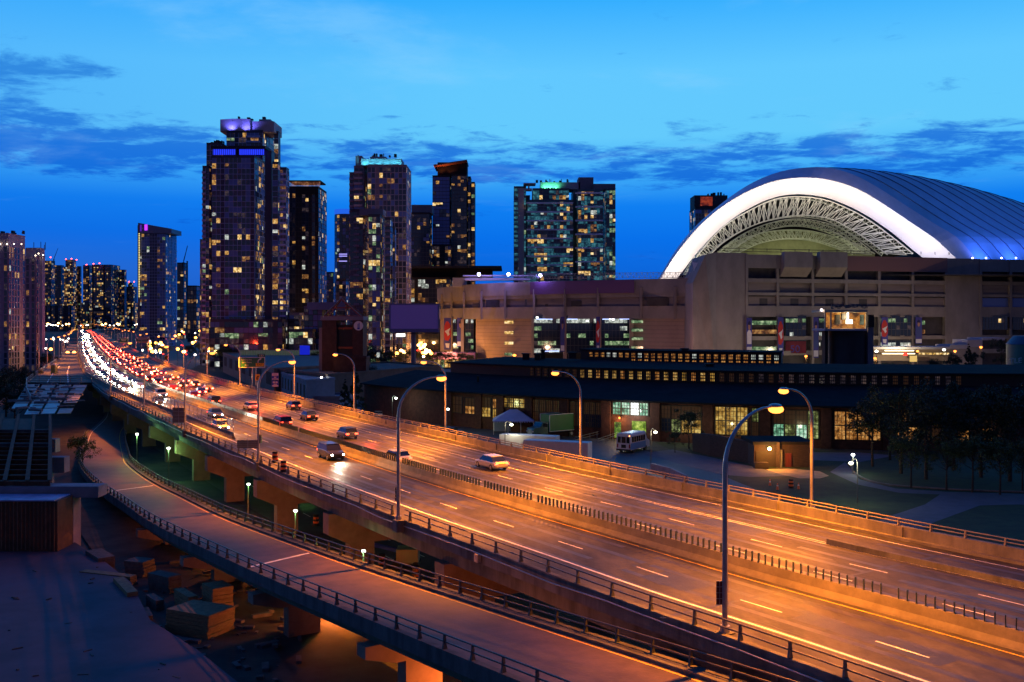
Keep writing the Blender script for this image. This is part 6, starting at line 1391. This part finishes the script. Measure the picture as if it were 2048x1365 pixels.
# ---------------------------------------------------------------- parked vehicles and yard things
bt_ = material('truck_green', (.012, .13, .03), .5, .1, 1); wt = material('truck_white', (.5, .5, .52), .5, .1, 1)
def truck():
    t = thing('box_truck', 'green box truck with its cab facing left beside the white tent', 'truck'); s = 1.28
    m = MB(); m.box(-5 * s, -1.25 * s, 1.1 * s, 1.9 * s, 1.25 * s, 3.9 * s); m.build('cargo_box', bt_, t, bevel=.06); m = MB()
    for z in (1.1, 3.9):
        for y in (-1.27, 1.27): m.beam((-5 * s, y * s, z * s), (1.92 * s, y * s, z * s), .12)
    for x in (-5, 1.92):
        for y in (-1.27, 1.27): m.beam((x * s, y * s, 1.1 * s), (x * s, y * s, 3.9 * s), .12)
    m.build('box_frame', wt, t); dk = material('truck_dark_green', (.02, .07, .05), .35, 0, 1, coat=.5)
    m = MB(); m.loop([[(x * s, -w * s, .75 * s), (x * s, w * s, .75 * s), (x * s, w * s * .96, z * s), (x * s, -w * s * .96, z * s)] for x, w, z in ((2.1, 1.1, 2.7), (3.2, 1.1, 2.7), (3.55, 1.08, 1.95), (4.9, .95, 1.75), (5.05, .9, 1.4))]); m.build('cab', dk, t)
    m = MB(); m.add([(3.24 * s, -1 * s, 2.6 * s), (3.24 * s, 1 * s, 2.6 * s), (3.6 * s, 1 * s, 1.98 * s), (3.6 * s, -1 * s, 1.98 * s)], [(0, 1, 2, 3)]); m.box(2.3 * s, -1.12 * s, 1.9 * s, 3.1 * s, 1.12 * s, 2.5 * s); m.build('windscreen', carglass, t)
    m = MB(); m.box(5 * s, -.6 * s, .8 * s, 5.12 * s, .6 * s, 1.55 * s); m.build('grille', galv, t); m = MB(); m.box(5 * s, -1.15 * s, .45 * s, 5.3 * s, 1.15 * s, .78 * s); m.build('bumper', galv, t)
    for y in (-.8, .8): MB().ball((5.08 * s, y * s, 1.25 * s), .2, 8).build('headlight', hl_off, t)
    m = MB(); m.box(-4.9 * s, -.45 * s, .75 * s, 4.6 * s, .45 * s, 1.08 * s); m.build('chassis', black, t)
    for x in (4., -2.9, -4.1):
        for y in (-1, 1): m = MB(); m.tube([(x * s, y * .85 * s, .5 * s), (x * s, y * 1.2 * s, .5 * s)], .5 * s, 16); w_ = m.build('wheel', rubber, t); m = MB(); m.tube([(x * s, y * 1.19 * s, .5 * s), (x * s, y * 1.23 * s, .5 * s)], .26 * s, 10); o = m.build('rim', galv, t); o.parent = w_
    return t
t = truck(); t.location = at(1108, 874, 0); t.rotation_euler = (0, 0, math.pi + .62)
def bus():
    t = thing('minibus', 'small white and blue bus seen from behind in the lot', 'bus'); L_, w, h = 7.6, 1.5, 3.7
    m = MB(); m.loop([[(x, -w, .6), (x, w, .6), (x, w, h - .3), (x, w * .85, h), (x, -w * .85, h), (x, -w, h - .3)] for x in (-L_ / 2, L_ / 2 - 1.2)]); m.build('body', material('bus_white', (.42, .40, .5), .5, .1, 1), t); m = MB(); m.loop([[(x, -w, .6), (x, w, .6), (x, w * .97, z), (x, -w * .97, z)] for x, z in ((L_ / 2 - 1.19, 3.3), (L_ / 2 - .5, 2.2), (L_ / 2 + .5, 1.8))]); m.build('cab', MT['bus_white'], t)
    m = MB(); m.box(-L_ / 2, -w - .02, .7, L_ / 2 - 1.2, -w + .3, 1.9); m.build('blue_panel', material('bus_blue', (.06, .16, .4), .5, 0, 1), t)
    for k in range(6): m = MB(); x = -L_ / 2 + .5 + k * .95; m.box(x, -w - .04, 2.05, x + .75, w + .04, 3.1); m.build('side_window', carglass, t)
    for a, b in ((-1.25, -.6), (-.45, .45), (.6, 1.25)): m = MB(); m.box(-L_ / 2 - .03, a, 1.9, -L_ / 2 + .05, b, 3.1); m.build('rear_window', carglass, t)
    m = MB(); m.box(-L_ / 2 - .03, -.5, .95, -L_ / 2 + .05, .5, 1.6); m.build('rear_panel', black, t); m = MB(); m.box(-L_ / 2 - .1, -w, .45, -L_ / 2 + .2, w, .75); m.build('bumper', black, t)
    MB().ball((-L_ / 2 - .02, -1.25, 3.3), .13, 8).build('marker_light', lamp_glow('orange_marker', (1, .35, .1), 5), t)
    for y in (-1.25, 1.25): m = MB(); m.box(-L_ / 2 - .04, y - .12, 1., -L_ / 2 + .05, y + .12, 1.7); m.build('taillight', tl_off, t)
    for x in (-2.3, 2.6):
        for y in (-1, 1): m = MB(); m.tube([(x, y * 1.15, .5), (x, y * 1.5, .5)], .5, 14); m.build('wheel', rubber, t)
    return t
t = bus(); t.location = at(1268, 905, 0) + Vector((0, 2, 0)); t.rotation_euler = (0, 0, .98)
tn = thing('marquee_tent', 'white and blue peaked marquee tent beside the green truck', 'tent', at(1025, 868, 0)); c = at(1027, 870, 0); x0, x1, y0, y1 = c.x - 4.4, c.x + 4.4, c.y, c.y + 7; E = 3.0
m = MB(); pk = [(c.x - .8, c.y + 3.5, 5.3), (c.x + .8, c.y + 3.5, 5.3)]; m.add([(x0 - .2, y0 - .2, E), (x1 + .2, y0 - .2, E), (x1 + .2, y1 + .2, E), (x0 - .2, y1 + .2, E)] + pk, [(0, 1, 5, 4), (1, 2, 5), (2, 3, 4, 5), (3, 0, 4)]); m.build('canopy', material('tent_canvas', (.42, .45, .62), .8, .1, .5), tn)
m = MB()
for k in range(16): a = x0 + (x1 - x0) * k / 16; m.add([(a, y0 - .22, E), (a + .55, y0 - .22, E), (a + .4, y0 - .22, E - .3), (a + .15, y0 - .22, E - .3)], [(0, 1, 2, 3)])
m.build('valance', MT['tent_canvas'], tn); m = MB(); m.box(x0, y1 - .05, 0, x1, y1, E); m.box(x1 - .05, y0, 0, x1, y1, E); m.build('side_wall', material('tent_blue_wall', (.2, .25, .42), .8, .1, .5), tn)
for a, b in ((x0, y0), (x0 + 3.2, y0), (x0 + 6, y0), (x1, y0), (x0, y1)): m = MB(); m.tube([(a, b, 0), (a, b, E)], .07, 6); m.build('pole', swhite, tn)
for k, (px, py, L_, lab) in enumerate(((1060, 921, 11, 'farther white trailer roof showing above the parapet'), (1118, 936, 12, 'nearer white trailer roof showing above the parapet'))):
    p = at(px, py, 0) + Vector((0, 6, 0)); t = thing('trailer', lab, 'trailer', tuple(p), 'white trailers below the parapet'); d = Vector((.93, -.36, 0)); m = MB(); m.obox(p, d, L_, 2.7, .9, 3.9); m.build('box', wt, t, bevel=.05); m = MB(); m.obox(p, d, L_ * .9, 2.2, .5, .89); m.build('chassis', black, t)
    for s_ in (-.36, .3): q = p + d * L_ * s_; e = Vector((-d.y, d.x, 0)); m = MB(); m.tube([q - e * 1.3 + Vector((0, 0, .45)), q + e * 1.3 + Vector((0, 0, .45))], .45, 12); m.build('wheel', rubber, t)
for k, (i, px, py, a, lab) in enumerate(((1, 1168, 868, .35, 'silver SUV parked behind the green truck'), (0, 850, 818, .5, 'black sedan parked left of the round tank'), (3, 838, 812, .5, 'dark blue sedan parked nearest the containers'), (1, 848, 826, .45, 'silver SUV parked beside the round tank'), (0, 748, 822, .2, 'black sedan alone behind the parapet left of the lot'), (3, 905, 868, -.4, 'blue sedan showing above the parapet by the far lamp'), (2, 763, 834, .3, 'white hatchback half hidden by the parapet'), (0, 829, 806, .5, 'farthest black sedan in the row by the tank'), (1, 770, 768, .1, 'silver SUV parked in front of the blue containers'))):
    put(off[i], at(px, py, .02), a, lab, 'cars parked in the lot')
for k, (x0, x1, y0, y1, Y, c, lab) in enumerate(((703, 790, 757, 780, 355, (.05, .11, .32), 'long blue shipping container left of the lot'), (790, 822, 758, 781, 352, (.12, .12, .3), 'violet-blue container joined to the end of the long one'), (815, 900, 782, 797, 310, (.16, .15, .24), 'violet-grey site wall behind the parked cars'))):
    t = thing('shipping_container' if k < 2 else 'site_wall', lab, 'container' if k < 2 else 'wall', up((x0 + x1) / 2, y1, Y)); m = MB(); pbox(m, x0, x1, y0, y1, Y, 3); mm = material('container_%s' % ('blue', 'violet', 'grey')[k], c, .6, .25, .4); m.build('shell', mm, t); m = MB(); n = int((x1 - x0) / 2)
    for q in range(n): x = x0 + (x1 - x0) * q / n; pbox(m, x, x + .8, y0 + .6, y1 - .6, Y - .12, .11)
    m.build('corrugation', mm, t)
tk = thing('round_tank', 'pale round tank standing on a green base in the lot', 'tank', at(861, 838, 0)); c = at(861, 836, 0); m = MB(); m.cyl((c.x, c.y), 1.3, 1.3, 4.4, 22); m.tube([(c.x, c.y, 4.4), (c.x, c.y, 4.9)], 1.3, 22, True, .5); m.build('drum', pale_w, tk); m = MB(); m.box(c.x - 1.3, c.y - 1.3, 0, c.x + 1.4, c.y + 1.3, 1.28); m.build('base', material('lime_base', (.12, .22, .03), .7, .2, 1), tk)
for px, py, w, h, lab in ((946, 852, 2.4, 1.8, 'wrapped pallet of goods near the roundhouse wall'), (967, 846, 1.8, 3., 'dark skip standing beside the wrapped pallet')):
    t = thing('skip' if 'skip' in lab else 'pallet_load', lab, 'container', at(px, py, 0)); p = at(px, py, 0); m = MB(); m.loop([[(p.x - w * f, p.y - 1, z), (p.x + w * f, p.y - 1, z), (p.x + w * f, p.y + 1, z), (p.x - w * f, p.y + 1, z)] for z, f in ((.2, .42), (h * .9, .5), (h, .46))]); m.build('body', grey_w if 'pallet' in lab else steel_rust, t); m = MB(); m.box(p.x - w * .45, p.y - .95, 0, p.x + w * .45, p.y + .95, .19); m.build('base', timber, t)
rp = thing('ramp_rails', 'sloping footway with thin handrails below the bright roundhouse door', 'railing', at(1230, 885, 0)); m = MB(); 
for a, b in (((1150, 886), (1248, 866)), ((1196, 889), (1262, 872))):
    P_, Q_ = at(*a, 0), at(*b, 0)
    for z in (.6, 1.1): m.beam(P_ + Vector((0, 0, z)), Q_ + Vector((0, 0, z + .6)), .07)
    for k in range(8): q = P_.lerp(Q_, k / 7); m.beam(q, q + Vector((0, 0, 1.2 + .6 * k / 7)), .07)
m.build('handrail', galv, rp)
jw = thing('concrete_blocks', 'pale slab wall of concrete blocks just beyond the parapet', 'wall', at(1340, 950, 0)); m = MB(); A = [at(x, y, 0) for x, y in ((1303, 942), (1342, 952), (1374, 968))]
for a, b in zip(A, A[1:]): m.beam(a + Vector((0, 0, .6)), b + Vector((0, 0, .6)), .4, 1.3)
m.build('slab', MT['violet_grey_pier'], jw)
# cones, barrels
def barrel(p, lab, s=1.):
    t = thing('traffic_barrel', lab, 'traffic barrel', tuple(p), 'orange and black roadside barrels'); 
    for k in range(5): m = MB(); m.cyl((p.x, p.y), (.30 - .012 * k) * s, p.z + .08 + .2 * k * s, p.z + .08 + .2 * (k + 1) * s - .005, 16); m.build('band', orange_plastic if k % 2 else black, t)
    m = MB(); m.cyl((p.x, p.y), .38 * s, p.z, p.z + .075, 16); m.build('base', rubber, t)
barrel(at(550, 925, 9), 'barrel on the road shoulder, the one standing farther back', 1.15); barrel(at(567, 945, 9), 'barrel half hidden by the near railing', 1.15); barrel(at(1582, 977, 0), 'barrel on the grass between the small cones', 1.3); barrel(at(832, 1160, .0), 'barrel under the deck left of the boom lift', 1.3); barrel(at(764, 1135, 0), 'barrel under the deck beside the green lamp', 1.3); barrel(at(632, 1052, 0), 'barrel on the lower road seen through the piers', 1.3)
for px, py, lab in ((1540, 972, 'small orange cone left of the grass barrel'), (1555, 980, 'orange cone with a white collar nearest the parapet'), (1597, 979, 'orange cone right of the grass barrel')):
    p = at(px, py, 0); t = thing('traffic_cone', lab, 'traffic cone', tuple(p), 'cones on the grass'); m = MB(); m.cyl((p.x, p.y), .2, .05, .95, 14, .05); m.build('cone', orange_plastic, t); m = MB(); m.cyl((p.x, p.y), .13, .55, .7, 14, .1); m.build('collar', swhite, t); m = MB(); m.box(p.x - .26, p.y - .26, 0, p.x + .26, p.y + .26, .05); m.build('base', rubber, t)
bo = thing('boom_lift', 'beige and blue boom lift parked under the expressway', 'lift', at(800, 1145, 0)); p = at(812, 1142, 0); m = MB(); m.box(p.x - 1, p.y, .7, p.x + 1.2, p.y + 2, 2.1); m.build('counterweight', material('lift_beige', (.35, .32, .16), .6, .1, 1), bo); m = MB(); m.beam((p.x - .8, p.y + .5, 1.9), (p.x - 4.5, p.y + 2, 2.4), .35); m.build('boom', sblue, bo); m = MB(); m.box(p.x - 1.4, p.y - .2, .4, p.x + 1.4, p.y + 2.2, .69); m.build('chassis', black, bo)
for a in (-1, 1):
    for b in (-.2, 2.): m = MB(); m.tube([(p.x + a, p.y + b - .15, .45), (p.x + a, p.y + b + .15, .45)], .45, 12); m.build('wheel', rubber, bo)
# ---------------------------------------------------------------- smaller lamps
def small_lamp(lab, px, py, base_py, Y, glow, light=None, arm=0., grp=None, h=None, r=.32):
    head = up(px, py, Y); t = thing('lamp_post', lab, 'street lamp', (head.x + arm, Y, 0 if base_py is None else up(px, base_py, Y).z), grp); z0 = t['_w'][2]; m = MB()
    pts = [(head.x + arm, Y, z0), (head.x + arm, Y, head.z + .2)] + ([(head.x + arm * .7, Y, head.z + .7), (head.x, Y, head.z + .35)] if arm else []); m.tube(pts, .08, 6); m.build('pole', rail_metal, t)
    MB().ball(head, r, 8, .7).build('lamp_glass', glow, t)
    if light: plight('lamp_light', head - Vector((0, .5, .3)), light[0], light[1], t)
wl = lamp_glow('cool_white_lamp', (.92, 1, .85), 14); grn = (.35, 1, .28); wht = (.85, 1, .75); yw = lamp_glow('yellow_white_lamp', (1, .93, .6), 12)
small_lamp('gooseneck lot lamp in front of the white tent', 1023, 850, 905, 185, yw, (700, (1, .9, .6)), -1.2); small_lamp('lot lamp on a dark pole right of the small bus', 1311, 865, 935, 171, yw, (600, (1, .8, .5)), -.8)
small_lamp('park lamp on a green pole by the curving path', 1702, 927, 1010, 137, yw, (800, (1, .95, .6)), .9); small_lamp('smaller park lamp just behind the curving path', 1706, 910, 950, 163, wl, (400, wht)); small_lamp('bright wall-height lamp at the roundhouse corner', 896, 819, 868, 222, wl, (1200, (.75, 1, .5)), -.6)
small_lamp('dim lot lamp above the parked sedans', 792, 797, 845, 247, wl, (500, wht), -.9); small_lamp('white lamp on the roof corner of the small violet-grey building', 643, 755, 790, 300, wl, (500, wht)); small_lamp('white floodlight beyond the roundhouse roof right of the monitor windows', 1575, 734, 750, 330, wl, (1500, (1, 1, 1)), r=.5)
for k, (px, py, z, lab) in enumerate(((274, 869, 5.6, 'leftmost green lamp under the deck'), (337, 897, 5.4, 'green lamp by the second underpass opening'), (497, 969, 5.2, 'lamp seen beside the pier below the barrels'), (591, 1022, 5., 'lamp seen left of the wide orange pier'), (727, 1103, 4.8, 'lamp seen right of the wide orange pier'))):
    y = F * (CH - z) / (py - HZ); small_lamp('small %s' % lab, px, py, None, y, wl, (700 if k < 2 else 200, grn), grp='lamps under the expressway', r=.26 if k < 2 else .2)
for y in (150, 185, 220, 255): u = ML.y2s(y); q = ML.at(u, 6); plight('underdeck_light', (q.x, q.y, 5.5), 420, (.4, 1, .25), br)
# warm light spilling on the pier faces from the street side
for y in (66, 86, 106, 126): u = ML.y2s(y + 5); q = ML.at(u, -15); plight('pier_wash', (q.x, q.y, 1.4), 1900, (1, .22, .04), br, .5)
for k, (px, py, c) in enumerate(((1612, 713, 0), (1750, 717, 0), (1753, 703, 1), (1835, 703, 0), (1910, 703, 0), (1962, 695, 0), (1888, 700, 1), (1029, 711, 0))):
    small_lamp('small %s street lamp standing beyond the roundhouse roof, %s' % (('orange', 'white')[c], ['left of the round tower', 'just right of the round tower', 'above the first orange one', 'in the middle of the lit canopy', 'left of the dark bushes', 'in front of the right tree', 'over the dark bushes', 'behind the left roof vents'][k]), px, py, py + 26, 385 - 60 * (k == 7), (sodium, wl)[c], (1500, ((1, .4, .08), wht)[c]) if k in (0, 1, 4, 5, 7) else None, r=.6)
sp_, ch_ = {}, {}
def proto_lamp(nm, glow, r, h):
    t = thing('street_lamp', 'x', 'street lamp', (0, 0, 0)); m = MB(); m.tube([(0, 0, 0), (0, 0, h)], .12, 5); m.build('pole', rail_metal, t); MB().ball((0, 0, h), r, 8, .8).build('lamp_glass', glow, t); return t
DL = [proto_lamp('o', lamp_glow('street_orange', (1, .34, .05), 12), .95, 9), proto_lamp('w', lamp_glow('street_white', (1, .93, .8), 9), .6, 8), proto_lamp('o2', lamp_glow('street_amber', (1, .5, .15), 14), 1.0, 9), proto_lamp('r', lamp_glow('signal_red', (1, .03, .02), 6), .45, 5)]; DC = [chmap(x) for x in DL]
pts = []
for k in range(95):
    px = R.uniform(278, 600); y = R.choice((R.uniform(500, 700), R.uniform(700, 1500))); pts.append((px, y, R.choice((0, 0, 1, 1, 2, 3)), 'distant street lamp among the lights beyond the expressway'))
for k in range(85):
    px = R.triangular(735, 872, 835); y = R.uniform(480, 1000); pts.append((px, y, R.choice((0, 0, 2, 2, 1, 3)), 'distant street lamp among the lights below the billboard'))
for k in range(14): pts.append((R.uniform(85, 150), R.uniform(500, 900), R.choice((0, 1, 1)), 'distant street lamp left of the closed ramp'))
for k in range(30): pts.append((R.uniform(90, 275), R.uniform(1900, 2300), R.choice((1, 2)), 'faint street lamp near the distant bend'))
for px, y, i, lab in pts:
    if abs(px - 827) < 7 and y > 400: px += 14
    if 640 < px < 728: continue
    _copy(DL[i], DC[i], ('orange ', 'white ', 'amber ', 'red ')[i] + lab, 'lights of the distant streets', ((px - 1024) * y / F, y, 0), 0, 1 + (y - 500) / 1400)
for px, y in ((310, 620), (420, 640), (540, 600), (760, 560), (800, 620), (850, 560), (900, 520), (840, 760), (130, 520)): plight('street_glow', ((px - 1024) * y / F, y, 6), 30000 if px > 700 else 9000, (1, .40, .08), None, 1); S.objects[-1]
# ---------------------------------------------------------------- trees
leafA = material('dark_leaves', (.028, .042, .018), .75, .5, .8); leafB = material('leaves', (.05, .075, .02), .75, .4, .8); bark = material('bark', (.05, .038, .028), .9, .3, 3)
def make_tree(nm, H, Rr, leaf, n=2200, conifer=False, seed=1, bare=.28):
    q = random.Random(seed); t = thing(nm, 'x', 'tree', (0, 0, 0)); m = MB(); m.tube([(0, 0, 0), (.05 * H * q.uniform(-.3, .3), 0, H * .35), (.04 * H * q.uniform(-.5, .5), .02 * H, H * .8)], H * .022, 7, True, H * .006)
    limbs = []
    if not conifer:
        for k in range(9):
            a = q.uniform(0, 6.28); z = H * q.uniform(bare, .7); e = Vector((math.cos(a) * Rr * q.uniform(.4, .85), math.sin(a) * Rr * q.uniform(.4, .85), z + H * q.uniform(.12, .28))); m.tube([(0, 0, z), Vector((e.x * .5, e.y * .5, z + (e.z - z) * .4)), e], H * .009, 5, True, H * .003); limbs.append(e)
    m.build('trunk', bark, t); m = MB()
    cl = []
    for k in range(34 if not conifer else 46):
        if conifer: z = q.random() ** .8; rr = Rr * (1 - z) + .15; a = q.uniform(0, 6.28); cl.append((Vector((math.cos(a) * rr * q.uniform(.3, 1), math.sin(a) * rr * q.uniform(.3, 1), H * (.12 + .86 * z))), Rr * .28 * (1.1 - z)))
        else:
            e = q.choice(limbs) if q.random() < .75 else Vector((0, 0, H * .8)); c = e + Vector((q.gauss(0, .3), q.gauss(0, .3), q.gauss(0, .22))) * Rr; c.z = max(H * bare, min(H * .96, c.z)); cl.append((c, Rr * q.uniform(.16, .34)))
    for k in range(n):
        c, r = q.choice(cl); d = Vector((q.gauss(0, 1), q.gauss(0, 1), q.gauss(0, .75))).normalized() * r * q.uniform(.35, 1.1); p = c + d; s = q.uniform(.10, .24) * (H / 10) ** .5
        u = Vector((q.gauss(0, 1), q.gauss(0, 1), q.gauss(0, 1))).normalized(); v = u.cross(Vector((q.gauss(0, 1), q.gauss(0, 1), q.gauss(0, 1)))).normalized()
        m.add([p - u * s, p - v * s * .55, p + u * s, p + v * s * .55], [(0, 1, 2, 3)])
    m.build('crown', leaf, t); return t
TP = [make_tree('leafy_tree', 13, 4.6, leafA, 5200, seed=3), make_tree('leafy_tree', 14, 4.2, leafA, 5200, seed=5, bare=.2), make_tree('leafy_tree', 10, 3.6, leafB, 3000, seed=8), make_tree('conifer_tree', 12, 3.0, leafA, 4500, True, seed=9)]; TC = [chmap(x) for x in TP]
def tree(i, px, y, z, s, lab, g=None):
    _copy(TP[i], TC[i], lab, g, ((px - 1024) * y / F, y, z), R.uniform(0, 6), s)
gr = 'dark trees in front of the roundhouse'
for k, (i, px, y, s, lab) in enumerate(((0, 1745, 172, .92, 'dark tree in front of the amber windows'), (1, 1802, 164, 1.05, 'dark tree second from the left of the grove'), (0, 1852, 158, 1.12, 'tree in the middle of the grove with the lamp-lit gap'), (1, 1908, 168, 1.1, 'tall dark tree right of the grove centre'), (0, 1962, 160, 1.12, 'wide dark tree near the right frame edge'), (1, 2020, 156, 1.1, 'dark tree at the right frame edge'), (0, 2075, 160, 1.15, 'dark tree cut by the right frame edge'), (2, 1822, 150, .8, 'small tree at the front of the grove'), (2, 1893, 148, .75, 'low tree beside the path bend'), (2, 1945, 146, .85, 'second low tree by the path'), (2, 2000, 144, .8, 'third low tree by the path'), (1, 1780, 180, .9, 'thin dark tree behind the grove front'), (2, 2045, 146, .8, 'low tree near the right path'))): tree(i, px, y, 0, s, lab, gr)
tree(2, 1378, 196, 0, .75, 'small tree between two lit roundhouse bays'); tree(2, 1350, 190, 0, .4, 'shrub by the retaining wall beside the small tree')
for k, (i, px, y, s, lab) in enumerate(((0, 12, 262, .95, 'leftmost dark tree below the pale slab tower'), (1, 42, 285, .9, 'dark tree beside the closed ramp railing'), (0, 70, 305, .8, 'dark tree behind the end of the closed ramp'), (1, -15, 240, 1., 'dark tree cut by the left frame edge'), (0, 30, 225, .85, 'dark tree nearest the deck panels on the left'), (1, 95, 400, .9, 'dark tree left of the row of ramp lamps'), (2, 165, 165, .62, 'scrubby tree in the green underpass'))): tree(i, px, y, 0, s, lab)
tree(3, 712, 262, 0, 1.05, 'dark conifer in front of the brick tower base'); tree(3, 690, 268, 0, .8, 'smaller conifer left of the dark one'); tree(0, 745, 400, 0, 1.2, 'dark tree right of the brick tower'); tree(0, 735, 330, 0, .8, 'dark tree at the foot of the brick tower'); 
for k, (px, y) in enumerate(((752, 510), (768, 520), (783, 500), (800, 530), (814, 515), (845, 530), (862, 505), (880, 498), (900, 500), (918, 490), (936, 486))): tree(2, px, y, 0, R.uniform(.85, 1.15), nth(k) + ' from the left of the street trees in the orange light beside the stadium', 'street trees left of the stadium')
for k, (px, y) in enumerate(((440, 520), (460, 540), (590, 480), (632, 470), (330, 640), (380, 600), (400, 660), (300, 700))): tree(2, px, y, 0, 1.1, 'dark tree among the street lights beyond the warehouse, ' + ['right of the yellow arrow sign', 'beside it on the right', 'below the blue screen, left', 'right of the blue screen', 'left of the arrow sign', 'above the arrow sign', 'behind the far-edge lamp row', 'leftmost, by the gantry'][k], 'trees beyond the warehouse')
for i, px, y, z, s, lab in ((0, 1905, 345, 6, .62, 'low dark tree beyond the roundhouse roof, left of the pair'), (1, 1950, 345, 6, .62, 'low dark tree beyond the roundhouse roof, right of the pair'), (3, 1937, 342, 6, .95, 'pointed conifer rising from the dark bushes'), (1, 2003, 360, 7, .85, 'tree against the stadium wall at the right'), (2, 1770, 352, 5, .55, 'low bush right of the round tower'), (2, 1800, 352, 5, .5, 'low bush in front of the lit canopy'), (0, 1870, 350, 5, .55, 'dark bush right of the low bushes')): tree(i, px, y, z, s, lab)
# ---------------------------------------------------------------- tidy: remove prototypes parked at the origin
def wipe(o):
    for c in [x for x in S.objects if x.parent == o]: wipe(c)
    bpy.data.objects.remove(o)
for o in [LPN, LPF, LPL, LPQ] + [p[2] for p in protos + off] + FI + FO + DL + TP: wipe(o)
for o in list(S.objects):
    if '_w' in o: del o['_w']
